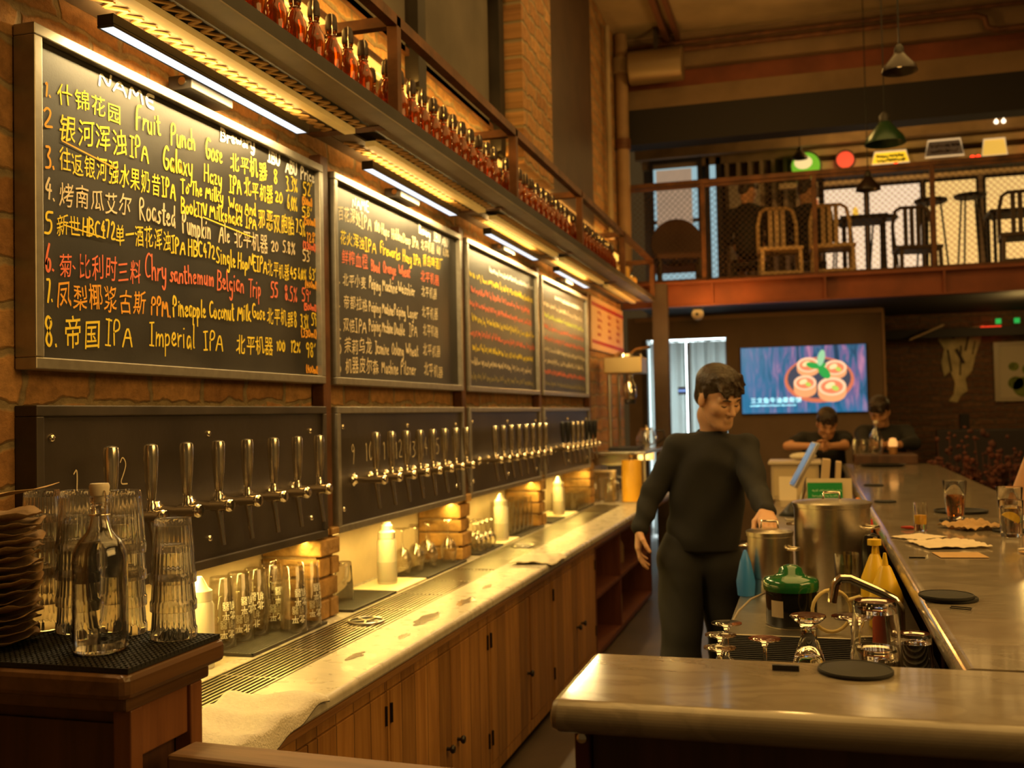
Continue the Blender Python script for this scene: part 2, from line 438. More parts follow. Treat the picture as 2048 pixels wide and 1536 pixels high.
def ribbon(mb, pts, t, M):
    """flat stroke of width t through 2-D pts; M maps (u, v) to a point"""
    global _lay
    _lay = (_lay + 1) % 14
    o = Vector(M(0,0)); nrm = (Vector(M(1,0)) - o).cross(Vector(M(0,1)) - o).normalized() * (_lay * .00009)
    k = len(pts); v = []
    for i, p in enumerate(pts):
        a, b = pts[max(i-1,0)], pts[min(i+1,k-1)]
        dx, dy = b[0]-a[0], b[1]-a[1]; l = math.hypot(dx, dy) or 1e-6
        e = -.35 if i == 0 else .35 if i == k-1 else 0
        w_ = t/2 * (.8 if i in (0, k-1) else 1)
        x, y = p[0] + dx/l*t*e, p[1] + dy/l*t*e
        v += [Vector(M(x - dy/l*w_, y + dx/l*w_)) + nrm, Vector(M(x + dy/l*w_, y - dx/l*w_)) + nrm]
    mb.add(v, [(2*i, 2*i+1, 2*i+3, 2*i+2) for i in range(k-1)])
_lay = 0

_fo = None; _fc = {}
def cjk(ch):
    """outline mesh of one character in a 1 x 1 box"""
    global _fo
    if ch in _fc: return _fc[ch]
    if _fo is None:
        cu = bpy.data.curves.new('lettering', 'FONT'); cu.resolution_u = 2; cu.offset = .004
        _fo = bpy.data.objects.new('lettering', cu); COL.objects.link(_fo)
    _fo.data.body = ch
    bpy.context.view_layer.update()
    ev = _fo.evaluated_get(bpy.context.evaluated_depsgraph_get()); me = ev.to_mesh()
    v = [(p.co.x, p.co.y) for p in me.vertices]; f = [tuple(p.vertices) for p in me.polygons]
    ev.to_mesh_clear()
    _fc[ch] = (v, f)
    return _fc[ch]

def letter(mb, text, p0, p1, h, M, t=None, wob=1.0):
    """text along the base line p0 -> p1 (2-D), cap height h"""
    t = t or h * .10
    wid = [ (.34 if c == ' ' else GL[c][0] + .1 if c in GL else 1.0) for c in text]
    tot = sum(wid); dx, dy = p1[0]-p0[0], p1[1]-p0[1]; L = math.hypot(dx, dy); ux, uy = dx/L, dy/L
    k = L / tot; s = 0
    for c, w in zip(text, wid):
        if c != ' ':
            sl = rnd.uniform(-.06,.08)*wob; oy = rnd.uniform(-.05,.05)*h*wob; hs = h*(1+rnd.uniform(-.08,.08)*wob)
            def Q(x, y, s=s, sl=sl, oy=oy, hs=hs):
                xx = (s + x) * k + sl*y*hs; yy = y*hs + oy
                return (p0[0] + ux*xx - 0*yy, p0[1] + uy*xx + yy)
            if c in GL:
                for st in GL[c][1]:
                    jit = [(x + rnd.uniform(-.025,.025)*wob, y + rnd.uniform(-.03,.03)*wob) for x, y in st]
                    ribbon(mb, [Q(x, y) for x, y in chaikin(jit)], t*rnd.uniform(.85,1.15), M)
            else:
                v, f = cjk(c)
                a, b, ph = rnd.uniform(-.05,.05)*wob, rnd.uniform(-.05,.05)*wob, rnd.uniform(0,6)
                vv = []
                for x, y in v:
                    x2 = x*.94 + .03 + a*math.sin(y*6+ph)
                    y2 = (y + .08) * 1.1 + b*math.sin(x*5+ph) + .06*wob*(x-.5)
                    q = Q(x2, y2); vv.append(M(*q))
                mb.add(vv, f)
        s += w

def scribble(mb, p0, p1, h, M, t, dens=1.0):
    """a line of handwriting too blurred to read: loops and zigzags"""
    L = math.hypot(p1[0]-p0[0], p1[1]-p0[1]); ux, uy = (p1[0]-p0[0])/L, (p1[1]-p0[1])/L
    x = 0.0
    while x < L:
        w = h * rnd.uniform(.5, 1.6)
        k = rnd.randint(4, 7); pts = []
        for i in range(k):
            pts.append((x + w*i/(k-1) + rnd.uniform(-.1,.1)*h, rnd.uniform(0,.3)*h if i % 2 else rnd.uniform(.55,1)*h))
        ribbon(mb, [(p0[0]+ux*a, p0[1]+uy*a+b) for a, b in chaikin(pts)], t, M)
        x += w + h*rnd.uniform(.1,.5)/dens

# ------------------------------------------------------------------ soft bodies (signed distance field -> one continuous surface)
def sdf_mesh(prims, vox, name, noise=None):
    """prims: ('c', p0, p1, r0, r1, k) capsules, ('e', centre, radii, 3x3 rot or None, k) ellipsoids; k<0 carves"""
    lo = np.array([1e9]*3); hi = -lo
    for p in prims:
        if p[0] == 'c':
            for q, r in ((p[1], p[3]), (p[2], p[4])):
                lo = np.minimum(lo, np.array(q)-r); hi = np.maximum(hi, np.array(q)+r)
        elif p[4] > 0:
            r = max(p[2]); lo = np.minimum(lo, np.array(p[1])-r); hi = np.maximum(hi, np.array(p[1])+r)
    lo -= 4*vox; hi += 4*vox
    n = np.ceil((hi-lo)/vox).astype(int)+1
    F = np.full(n, 1.0, np.float32)
    ax = [lo[i] + vox*np.arange(n[i]) for i in range(3)]
    for p in prims:
        k = abs(p[5] if p[0] == 'c' else p[4]); sub = (p[5] if p[0] == 'c' else p[4]) < 0
        if p[0] == 'c':
            a, b = np.array(p[1], float), np.array(p[2], float); R = max(p[3], p[4]) + k + .03
            l, h = np.minimum(a,b)-R, np.maximum(a,b)+R
        else:
            a = np.array(p[1], float); R = max(p[2]) + k + .03; l, h = a-R, a+R
        i0 = np.clip(np.floor((l-lo)/vox).astype(int), 0, n-1); i1 = np.clip(np.ceil((h-lo)/vox).astype(int)+1, 1, n)
        sl = tuple(slice(i0[i], i1[i]) for i in range(3))
        X, Y, Z = np.meshgrid(*(ax[i][sl[i]] for i in range(3)), indexing='ij', sparse=True)
        if p[0] == 'c':
            d = b - a; dd = d @ d + 1e-12
            t = np.clip(((X-a[0])*d[0] + (Y-a[1])*d[1] + (Z-a[2])*d[2]) / dd, 0, 1)
            D = np.sqrt((X-a[0]-t*d[0])**2 + (Y-a[1]-t*d[1])**2 + (Z-a[2]-t*d[2])**2) - (p[3] + (p[4]-p[3])*t)
        else:
            M = np.eye(3) if p[3] is None else np.array(p[3])
            x, y, z = X-a[0], Y-a[1], Z-a[2]
            u = [(M[0,i]*x + M[1,i]*y + M[2,i]*z)/p[2][i] for i in range(3)]
            q = np.sqrt(u[0]**2+u[1]**2+u[2]**2)
            D = (q-1)*min(p[2]) * (.5+.5*np.minimum(q,1.0)) if False else (q-1)*min(p[2])
        f = F[sl]
        if sub:
            hh = np.clip(.5 - .5*(f + D)/k, 0, 1)
            F[sl] = f*(1-hh) + (-D)*hh + k*hh*(1-hh)
        else:
            hh = np.clip(.5 + .5*(f - D)/k, 0, 1)
            F[sl] = f*(1-hh) + D*hh - k*hh*(1-hh)
    if noise is not None:
        X, Y, Z = np.meshgrid(*ax, indexing='ij', sparse=True)
        F += noise(X, Y, Z).astype(np.float32)
    s = F < 0
    c = np.zeros(np.array(s.shape)-1, np.int8)
    for i in (0,1):
        for j in (0,1):
            for k in (0,1):
                c += s[i:s.shape[0]-1+i, j:s.shape[1]-1+j, k:s.shape[2]-1+k]
    act = np.argwhere((c > 0) & (c < 8))
    idx = np.full(c.shape, -1, np.int64); idx[tuple(act.T)] = np.arange(len(act))
    acc = np.zeros((len(act),3)); cnt = np.zeros(len(act))
    cor = [(0,0,0),(1,0,0),(0,1,0),(1,1,0),(0,0,1),(1,0,1),(0,1,1),(1,1,1)]
    for a in range(8):
        for b in range(a+1, 8):
            if sum(x != y for x, y in zip(cor[a], cor[b])) != 1: continue
            A = F[tuple((act+cor[a]).T)]; B = F[tuple((act+cor[b]).T)]
            m = (A < 0) != (B < 0)
            t = np.where(m, A/np.where(m, A-B, 1), 0)
            acc += np.where(m[:,None], np.array(cor[a]) + t[:,None]*(np.array(cor[b])-np.array(cor[a])), 0); cnt += m
    V = lo + vox*(act + acc/np.maximum(cnt,1)[:,None])
    faces = []
    for axx in range(3):
        sh = [slice(None)]*3; sh2 = [slice(None)]*3; sh[axx] = slice(0,-1); sh2[axx] = slice(1,None)
        e = np.argwhere(s[tuple(sh)] != s[tuple(sh2)])
        o1, o2 = [i for i in range(3) if i != axx]
        e = e[(e[:,o1] > 0) & (e[:,o2] > 0)]
        q = []
        for d1, d2 in ((1,1),(0,1),(0,0),(1,0)):
            t = e.copy(); t[:,o1] -= d1; t[:,o2] -= d2
            t = np.minimum(t, np.array(idx.shape)-1); q.append(idx[tuple(t.T)])
        q = np.stack(q,1)
        flip = s[tuple(e.T)] ^ (axx == 1)
        q[~flip] = q[~flip][:, ::-1]
        faces.append(q[(q >= 0).all(1)])
    Fc = np.concatenate(faces)
    me = bpy.data.meshes.new(name)
    me.from_pydata(V.tolist(), [], Fc.tolist())
    me.shade_smooth()
    return me
# ================================================================== SETTING: tap wall
XW = -1.77                       # brick face behind the boards
Y0, W, GAP = 1.978, 1.4836, .0939
PER = W + GAP
CT = .785                        # back counter top
BT, BBt, PT, PB = 2.458, 1.648, 1.5646, 1.0876
XF = -1.7075                     # front of boards and tap panels
NEAR = ['nearest','second','third','farthest']

w = MB(); w.box(-2.15, XW, -.5, 10.15, 1.12, 5.6); w.box(-2.15, XW, -.5, 1.86, 0, 1.12)
struct('wall_left', w, BRX)
w = MB(); w.box(-2.15, -1.955, 1.86, 10.15, 0, 1.12)
struct('wall_lower', w, PLASTER)
f = MB(); f.box(-2.2, 6.5, -.6, 15.2, -.1, 0)
struct('floor', f, mat('floor_concrete', (.055,.038,.026), .45, var=.3, vs=3, bump=.1))

def brick_stack(y0, y1, x0, x1, z0, z1, seed):
    r = random.Random(seed); b = MB(); z = z0; i = 0
    while z < z1 - .02:
        h = min(r.uniform(.066, .08), z1 - z)
        cuts = [y0, y1] if i % 2 else [y0, y0 + (y1-y0)*r.uniform(.4,.6), y1]
        for a, c in zip(cuts, cuts[1:]):
            m = MB().box(x0, x1 + r.uniform(-.008,.008), a + .004, c - .004 + r.uniform(-.004,.004), z + .005, z + h - .005)
            b.add(m.v, m.f)
        z += h; i += 1
    return b
PY = [3.40, 4.975, 6.555, 8.17]
for i, y in enumerate(PY):
    p = struct('pillar_%d' % (i+1), brick_stack(y, y+.16, -1.95, -1.715, CT, 1.12, i), PIERB, None, .006)
    struct('trim_core', MB().box(-1.95, -1.735, y+.012, y+.148, CT, 1.12), MORTAR, parent=p)
    s = struct('trim_%d' % (i+1), MB().box(-1.765, -1.718, y+.072-.012, y+.072+.05, 1.12, 2.5), RUST, None, .003)
# pilaster of narrow bricks and panels on the upper wall
struct('pillar_5', MB().box(XW, -1.60, 5.92, 6.66, 3.02, 5.3), BRX)
up = MB()
for a, b in ((2.2,3.2),(3.35,4.4),(4.55,5.7)): up.box(XW, -1.745, a, b, 3.2, 5.0)
struct('wall_upper', up, mat('upper_plaster', (.10,.08,.06), .85, var=.25, vs=3))
cl = MB()
for a in (3.24, 4.45, 5.78): cl.box(XW, -1.70, a, a+.10, 3.05, 5.2)
cl.box(XW, -1.68, 2.0, 5.9, 4.02, 4.12)
struct('trim_5', cl, BLACKSTEEL)
struct('trim_16', MB().box(XW, -1.72, 6.75, 8.6, 3.05, 5.2), mat('shutter_brown', (.06,.030,.016), .6, var=.2, vs=5))

# ------------------------------------------------------------------ chalkboards
TXT1 = """NAME|2.230|2.387|2.472|2.391|0.036|w
1.|2.036|2.303|2.060|2.307|0.036|o
什锦花园|2.077|2.297|2.323|2.309|0.053|y
Fruit|2.380|2.312|2.496|2.320|0.061|y
Punch|2.539|2.308|2.666|2.320|0.064|y
Gose|2.716|2.310|2.813|2.317|0.063|y
北平机器|2.853|2.306|3.086|2.318|0.060|y
8|3.127|2.318|3.161|2.322|0.051|y
3.3%|3.214|2.315|3.301|2.322|0.052|y
52'|3.339|2.323|3.413|2.330|0.048|y
(500ml)|3.331|2.290|3.412|2.297|0.025|o
Brewery|2.797|2.389|3.010|2.406|0.039|w
IBU|3.091|2.390|3.177|2.391|0.040|w
ABU|3.212|2.379|3.300|2.386|0.042|w
Price|3.322|2.382|3.431|2.387|0.043|w
2|2.029|2.227|2.065|2.234|0.050|o
银河浑浊|2.081|2.210|2.347|2.229|0.063|y
IPA|2.353|2.233|2.440|2.233|0.056|y
Galaxy|2.502|2.228|2.649|2.240|0.067|y
Hazy|2.704|2.238|2.808|2.245|0.054|y
IPA|2.848|2.236|2.922|2.244|0.052|y
北平机器|2.935|2.240|3.125|2.249|0.059|y
20|3.135|2.261|3.191|2.264|0.037|y
6.0%|3.219|2.253|3.299|2.254|0.047|y
58'|3.329|2.245|3.411|2.252|0.039|y
(500ml)|3.344|2.219|3.438|2.228|0.025|o
3.|2.035|2.130|2.072|2.135|0.057|o
往返银河强水果奶昔|2.081|2.133|2.491|2.151|0.058|y
IPA|2.496|2.156|2.562|2.156|0.053|y
To The|2.587|2.180|2.698|2.192|0.039|y
Milky|2.713|2.189|2.813|2.194|0.041|y
Way|2.841|2.181|2.927|2.184|0.039|y
And|2.939|2.186|3.011|2.190|0.043|y
BookIIV|2.586|2.125|2.723|2.128|0.043|y
Milkshake|2.734|2.135|2.926|2.140|0.045|y
IPA|2.941|2.140|3.013|2.144|0.040|y
邪恶双胞胎|3.020|2.151|3.274|2.164|0.066|y
7.5%|3.282|2.183|3.357|2.172|0.048|y
128'|3.365|2.162|3.436|2.164|0.036|o
(330ml)|3.333|2.129|3.435|2.136|0.025|r
4.|2.031|2.054|2.073|2.058|0.052|b
烤南瓜艾尔|2.080|2.048|2.361|2.071|0.056|b
Roasted|2.393|2.070|2.561|2.074|0.065|b
Pumpkin|2.593|2.065|2.741|2.068|0.061|b
Ale|2.785|2.072|2.850|2.074|0.055|b
北平机器|2.871|2.072|3.086|2.073|0.060|b
20|3.104|2.089|3.158|2.094|0.037|b
5.8%|3.183|2.099|3.276|2.097|0.041|b
53'|3.328|2.087|3.398|2.087|0.043|b
5|2.030|1.972|2.064|1.976|0.053|y
新世|2.070|1.974|2.161|1.985|0.054|y
HBC472|2.163|1.990|2.292|1.998|0.045|y
单一酒花浑浊|2.290|1.986|2.538|2.003|0.057|y
IPA|2.538|1.999|2.609|2.006|0.045|y
HBC472|2.619|2.003|2.764|2.012|0.044|y
Single|2.769|2.002|2.881|2.003|0.052|y
Hop|2.890|2.002|2.953|2.002|0.047|y
NEIPA|2.957|2.009|3.078|2.008|0.048|y
北平机器|3.078|2.003|3.230|2.000|0.053|y
45|3.234|2.012|3.281|2.015|0.037|y
6.0%|3.292|2.018|3.357|2.018|0.039|y
63'|3.376|2.028|3.431|2.025|0.043|y
(400ml)|3.344|1.993|3.442|1.997|0.023|o
6.|2.034|1.881|2.068|1.886|0.071|r
菊·比利时三料|2.078|1.877|2.399|1.896|0.060|r
Chry|2.413|1.911|2.515|1.916|0.065|r
santhemum|2.527|1.915|2.757|1.928|0.051|r
Belgian|2.770|1.921|2.930|1.927|0.061|r
Trip|2.954|1.918|3.037|1.924|0.060|r
55|3.096|1.932|3.150|1.934|0.047|r
8.5%|3.196|1.932|3.286|1.932|0.052|r
59'|3.320|1.941|3.393|1.941|0.043|r
(500ml)|3.334|1.912|3.432|1.915|0.021|r
7.|2.035|1.809|2.060|1.812|0.054|y
凤梨椰浆古斯|2.069|1.800|2.418|1.813|0.065|o
PPM.|2.440|1.816|2.535|1.818|0.052|o
Pineapple|2.542|1.820|2.711|1.827|0.054|y
Coconut|2.727|1.830|2.868|1.835|0.054|y
Milk|2.883|1.838|2.971|1.842|0.052|y
Gose|2.977|1.849|3.061|1.851|0.049|y
北平机器|3.070|1.840|3.254|1.843|0.055|y
8|3.258|1.841|3.283|1.841|0.053|y
3.3%|3.306|1.845|3.370|1.841|0.046|y
59'|3.390|1.857|3.442|1.859|0.047|y
(330ml)|3.309|1.813|3.432|1.816|0.027|o
8.|2.031|1.702|2.080|1.705|0.073|y
帝国|2.093|1.700|2.229|1.707|0.075|y
IPA|2.248|1.720|2.362|1.724|0.064|y
Imperial|2.432|1.729|2.652|1.734|0.066|y
IPA|2.694|1.733|2.803|1.733|0.057|y
北平机器|2.875|1.732|3.111|1.734|0.063|y
100|3.132|1.752|3.194|1.754|0.034|y
12%|3.233|1.757|3.307|1.754|0.038|y
98'|3.340|1.745|3.422|1.742|0.050|y
(400ml)|3.343|1.688|3.440|1.686|0.023|o"""
TXT2 = """NAME|3.754|2.359|3.924|2.371|0.044|w
百花深处IPA|3.624|2.288|3.946|2.295|0.058|b
100 Hops|3.972|2.300|4.133|2.300|0.042|b
Hidden|4.155|2.299|4.281|2.302|0.044|b
Deep|4.287|2.300|4.383|2.302|0.045|b
IPA|4.396|2.303|4.477|2.302|0.046|b
北平机器|4.510|2.302|4.691|2.305|0.051|b
60|4.726|2.315|4.776|2.312|0.037|b
6.0%|4.812|2.317|4.901|2.320|0.037|b
Brewery|4.487|2.376|4.639|2.374|0.042|w
IBU|4.687|2.372|4.779|2.372|0.044|w
ABU|4.800|2.368|4.888|2.366|0.042|w
10|3.595|2.202|3.621|2.203|0.029|y
花火浑浊IPA|3.639|2.196|3.989|2.203|0.054|y
Fireworks|4.026|2.217|4.254|2.215|0.051|y
Hazy|4.277|2.218|4.392|2.216|0.049|y
IPA|4.411|2.223|4.506|2.219|0.046|y
青岛啤酒厂|4.525|2.229|4.815|2.243|0.056|y
1.|3.597|2.132|3.623|2.131|0.042|r
鲜榨血橙|3.649|2.123|3.904|2.125|0.058|r
Blood|3.930|2.128|4.023|2.130|0.046|r
Orange|4.055|2.136|4.199|2.143|0.051|r
Wheat|4.228|2.149|4.370|2.151|0.049|r
北平机器|4.496|2.152|4.753|2.158|0.056|r
2.|3.598|2.040|3.638|2.040|0.046|b
北平小麦|3.655|2.038|3.881|2.044|0.050|b
Peiping|3.906|2.053|4.030|2.052|0.049|b
Machine|4.046|2.056|4.212|2.063|0.051|b
Weissbier|4.224|2.069|4.422|2.074|0.048|b
北平机器|4.505|2.083|4.714|2.086|0.051|b
3.|3.595|1.949|3.634|1.951|0.050|b
帝都拉格|3.661|1.948|3.892|1.953|0.054|b
Peiping|3.903|1.958|4.026|1.961|0.045|b
Machine|4.037|1.962|4.162|1.962|0.047|b
Peiping|4.168|1.965|4.307|1.968|0.046|b
Lager|4.325|1.969|4.455|1.971|0.049|b
北平机器|4.507|1.985|4.723|1.986|0.054|b
4.|3.596|1.859|3.636|1.860|0.050|b
双倍IPA|3.653|1.858|3.879|1.866|0.054|b
Peiping|3.899|1.877|4.023|1.880|0.049|b
Machine|4.033|1.881|4.153|1.883|0.051|b
Double|4.165|1.882|4.292|1.884|0.050|b
IPA|4.340|1.887|4.445|1.887|0.052|b
北平机器|4.516|1.901|4.725|1.901|0.054|b
5|3.602|1.766|3.641|1.768|0.057|b
茉莉乌龙|3.659|1.771|3.931|1.781|0.062|b
Jasmine|3.957|1.786|4.105|1.789|0.054|b
Oolong|4.133|1.791|4.276|1.793|0.054|b
Wheat|4.299|1.795|4.453|1.798|0.051|b
北平机器|4.511|1.807|4.749|1.807|0.056|b
6|3.599|1.697|3.639|1.698|0.053|b
机器皮尔森|3.665|1.697|3.994|1.702|0.062|b
Machine|4.021|1.707|4.208|1.709|0.057|b
Pilsner|4.231|1.710|4.423|1.709|0.059|b
北平机器|4.519|1.712|4.779|1.705|0.058|b"""
def frame_ring(mb, x0, x1, y0, y1, z0, z1, t):
    mb.box(x0, x1, y0, y1, z0, z0+t); mb.box(x0, x1, y0, y1, z1-t, z1)
    mb.box(x0, x1, y0, y0+t, z0+t, z1-t); mb.box(x0, x1, y1-t, y1, z0+t, z1-t)
    return mb
DESC = ['nearest wide chalkboard with eight big numbered beer lines','second chalkboard along the wall, mostly beige handwriting and faded edge','third chalkboard along the wall, crowded red and yellow lines','farthest chalkboard on the brick wall beside the cream sign']
for i in range(4):
    ya = Y0 + i*PER; yb = ya + W
    t = thing('chalkboard', DESC[i], 'chalkboard', (XF-.06, (ya+yb)/2, BBt), group='beer menu chalkboards')
    x0 = 0.0; hy = W/2; H = BT-BBt
    obj('frame', frame_ring(MB(), .0, .06, -hy, hy, 0, H, .028), FRAME, t, None, .003)
    obj('slate', MB().box(.001, .038, -hy+.02, hy-.02, .02, H-.02), BLACKBOARD, t, None)
    M = lambda u, v, o=t: (.0392, u - o.location.y, v - BBt)
    if i < 2:
        rows = {}; rw = 0
        for l in (TXT1, TXT2)[i].strip().split('\n'):
            s, a, b, c, d, h, k = l.split('|')
            if float(a) < ya + .14 and s[0] in '1234567890百': rw += 1
            key = (k, rw, float(a) > yb - .16, s in ('NAME','Brewery'))
            rows.setdefault(key, MB()); letter(rows[key], s, (float(a), float(b)), (float(c), float(d)), float(h), M, t=(.0085 if k == 'w' else .0062) if i == 0 else .0070)
        if i == 0:
            for (a, b, c, d, k) in ((2.095,2.208,2.30,2.185,'o'),(2.70,2.13,2.98,2.115,'y'),(2.10,2.003,2.25,1.995,'y')):
                rows[(k,a)] = MB(); ribbon(rows[(k,a)], [(a,b),(c,d)], .005, M)
    else:
        cols = ('w','y','r','r','y','r','y','b','d') if i == 2 else ('w','b','g','r','r','b','b','r','d')
        rows = {}
        for j, k in enumerate(cols):
            z = BT - .13 - j*.078; key = (k, j); rows[key] = MB()
            if j == 0: scribble(rows[key], (ya+.45, z), (yb-.12, z), .04, M, .007)
            else: scribble(rows[key], (ya+.07+rnd.uniform(0,.06), z), (yb-.08-rnd.uniform(0,.1), z-.012), .055, M, .0075)
    nm = {'w':'white','y':'yellow','o':'orange','r':'red','b':'beige','g':'green','d':'faded'}
    for k, mb in rows.items():
        obj('chalk_lettering', mb, CH[k[0]], t, None, label='%s chalk writing' % nm[k[0]])

# ------------------------------------------------------------------ lamps over the boards
lampd = ['black bar lamp glowing above the nearest chalkboard','black bar lamp glowing above the second chalkboard','black bar lamp glowing above the third chalkboard','black bar lamp glowing above the farthest chalkboard']
lt = thing('picture_lamp', lampd[0], 'lamp', (0,0,0), group='bar lamps over the chalkboards')
hb = MB().box(-.022, .026, -.52, .52, .004, .03); hb.box(-.022,-.018,-.52,.52,-.004,.004); hb.box(.022,.026,-.52,.52,-.004,.004)
hb.box(-.022,.026,-.52,-.515,-.004,.004); hb.box(-.022,.026,.515,.52,-.004,.004)
obj('housing', hb, LAMPB, lt, None, .002)
obj('light_strip', MB().box(-.0175, .0215, -.512, .512, -.0015, .0035), TUBE, lt, None)
br = obj('bracket', MB().box(-.10, -.022, -.11, .11, -.03, .012), LAMPB, lt, None, .003)
obj('screw_cap', MB().cyl((-.05,-.112,-.008), (-.05,-.118,-.008), .012), CHROME, br)
for i in range(4):
    loc = (-1.655, Y0 + i*PER + W/2 - .04, 2.505)
    if i == 0: lt.location = loc
    else: dup(lt, loc, label=lampd[i])

# ------------------------------------------------------------------ tap panels, taps
def dome_bolt(c): return MB().lathe([(0,.0),(.010,.0),(.010,.003),(.007,.007),(0,.009)], 10, c, axis=Euler((0,PI/2,0)))
tapn = 0
tp = None
for i in range(4):
    ya = Y0 + i*PER; H = PT-PB
    t = thing('tap_panel', ['nearest dark steel tap panel, chalk numbers 1 and 2 beside its taps','second dark steel tap panel on the wall, chalk number 9 at its end','third dark steel tap panel, smooth with a bluish sheen','farthest dark steel tap panel, reflecting blue light'][i], 'tap panel', (XW, ya + W/2, PB), group='steel tap panels under the chalkboards')
    hy = W/2
    obj('frame', frame_ring(MB(), -.0, .0625, -hy, hy, 0, H, .026), FRAME if i else DARKSTEEL, t, None, .003)
    obj('plate', MB().box(.01, .050, -hy+.02, hy-.02, .02, H-.02), PANEL, t, None)
    for (a, b) in ((-.68,.40),(-.02,.395),(.63,.39),(-.02,.085),(.63,.08),(-.68,.085)):
        obj('bolt', dome_bolt((.050, a, b)), CHROME, t)
    obj('led_strip', MB().box(-.005, .012, -hy+.05, hy-.05, -.012, -.002), LEDW, t, None)
    cw = MB(); M = lambda u, v: (.0512, u, v)
    if i < 2:
        ns = ['1','2'] if i == 0 else ['9','10','1','12','13','14','15','16']
        for j, s in enumerate(ns):
            if j > 6: continue
            y = -hy + .148 + j*.1565 + (0 if (i, j) != (0,1) else .022)
            letter(cw, s, (y-.018*len(s), .255 if i else .245 + .03*j), (y+.022*len(s), .255 if i else .245+.03*j), .075, M, t=.004)
        obj('chalk_number', cw, CH['b'], t, None)
    for j in range(8):
        lab = '%s beer tap, %s from the near end of the %s tap panel' % ('chrome' if not (i == 3 and j in (0,1,5,6,7)) else 'black handled', ORD[j], NEAR[i])
        loc = (XF - .0115, ya + .148 + j*.1565, 1.28)
        if tp is None:
            tp = thing('beer_tap', lab, 'beer tap', loc, group='beer taps along the wall')
            obj('flange', MB().lathe([(0,0),(.026,0),(.026,.006),(.020,.010),(.016,.020),(0,.020)], 20, axis=Euler((0,PI/2,0))), CHROME, tp)
            sh = MB().lathe([(0,.018),(.0125,.018),(.0125,.07),(.0165,.075),(.0165,.122),(.019,.126),(.019,.136),(.014,.142),(0,.143)], 20, axis=Euler((0,PI/2,0)))
            obj('faucet_body', sh, CHROME, tp)
            obj('spout', MB().tube([(.098,0,-.012),(.103,0,-.045),(.112,0,-.112)], [.011,.0085,.0068], 14), CHROME, tp)
            obj('collar', MB().lathe([(0,.010),(.012,.010),(.012,.030),(.009,.034),(.009,.044),(0,.044)], 16, (.098,0,0)), CHROME, tp)
            obj('handle', MB().lathe([(0,.042),(.010,.042),(.0115,.05),(.0165,.105),(.0185,.15),(.0185,.172),(.0165,.181),(.009,.185),(0,.185)], 20, (.098,0,0)), HANDLE, tp)
        else:
            d = dup(tp, loc, label=lab)
            if i == 3 and j in (0,1,5,6,7):
                hd = [c for c in d.children if c.name.startswith('handle')][0]
                hd.data = hd.data.copy(); hd.data.materials[0] = BLACKPL; hd['label'] = 'black handle'

# ------------------------------------------------------------------ overhead bottle rack
RX0, RX1 = -1.745, -1.40; RZ = 2.58
t = thing('overhead_rack', 'long steel rack hung over the chalkboards, holding amber bottles', 'rack', (0, 0, RZ))
L_ = lambda mb, nm, mt, **k: obj(nm, mb, mt, t, None, **k)
def zl(a): return a - RZ
L_(MB().box(RX1-.004, RX1, 1.5, 9.9, .003, .045), 'beam_face_shaded', BLACKSTEEL)  # shade painted in: same steel as the flange, coloured darker
L_(MB().box(RX1-.07, RX1, 1.5, 9.9, -.003, .0025), 'beam_flange', mat('flange_lit_steel', (.20,.155,.105), .5, .3, var=.2, vs=6))  # lamplight painted in: same steel as the face, coloured lighter
L_(MB().box(RX1-.112, RX1-.072, 1.5, 9.9, .002, .010).box(RX1-.30, RX1-.215, 1.5, 9.9, .002, .010).box(RX0-.02, RX0+.045, 1.5, 9.9, .0, .012), 'shelf_board', mat('rack_board', (.17,.125,.085), .6, var=.25, vs=7, stretch=(1,.15,1)))
L_(MB().box(RX0, RX1-.01, 1.5, 9.9, .045, .049), 'bottle_tray', BLACKSTEEL)
for i, y in enumerate([1.84] + [p + .07 for p in PY] + [9.86]):
    L_(MB().box(RX1-.04, RX1, y-.02, y+.02, .045, .40), 'upright', RUST, bevel=.002)
    L_(MB().box(RX0-.02, RX1, y-.02, y+.02, .36, .40), 'crossbar', RUST, bevel=.002)
    L_(MB().box(RX0-.02, RX1-.07, y-.03, y+.03, -.004, .0), 'under_bar', RUST)
L_(MB().box(RX1-.04, RX1, 1.5, 9.88, .362, .402), 'top_rail', RUST)
L_(MB().box(RX0-.02, RX0+.016, 1.5, 9.9, .462, .485), 'rear_rail', RUST)
L_(MB().box(RX0-.02, RX0, 1.5, 9.9, .62, .65), 'rear_rail', RUST)
L_(MB().box(RX0-.018, RX0+.006, 1.55, 9.85, .405, .460), 'light_strip', mat_emit('rack_led', (1,.56,.09), 1.5))
for i in range(6):
    ya = max(1.5, Y0 + (i-1)*PER + .06); yb = min(9.8, Y0 + i*PER - .12)
    n = int((yb-ya)/.056)
    for (xa, xb) in ((RX1-.160, RX1-.114),(RX0+.050, RX0+.095)):
        z = MB()
        for k in range(n):
            y = ya + (yb-ya)*k/n
            z.bar((xa, y, -.002), (xb, y+.034, -.006), .012, .005); z.bar((xb, y+.034, -.006), (xa, y+.056, -.002), .012, .005)
        L_(z, 'woven_mesh', mat('mesh_copper', (.66,.40,.14), .5, .1))
    L_(MB().box(RX1-.205, RX1-.164, ya, yb, -.024, -.004), 'lit_bar', LITBAR)  # plain bar, its lit look comes from the material
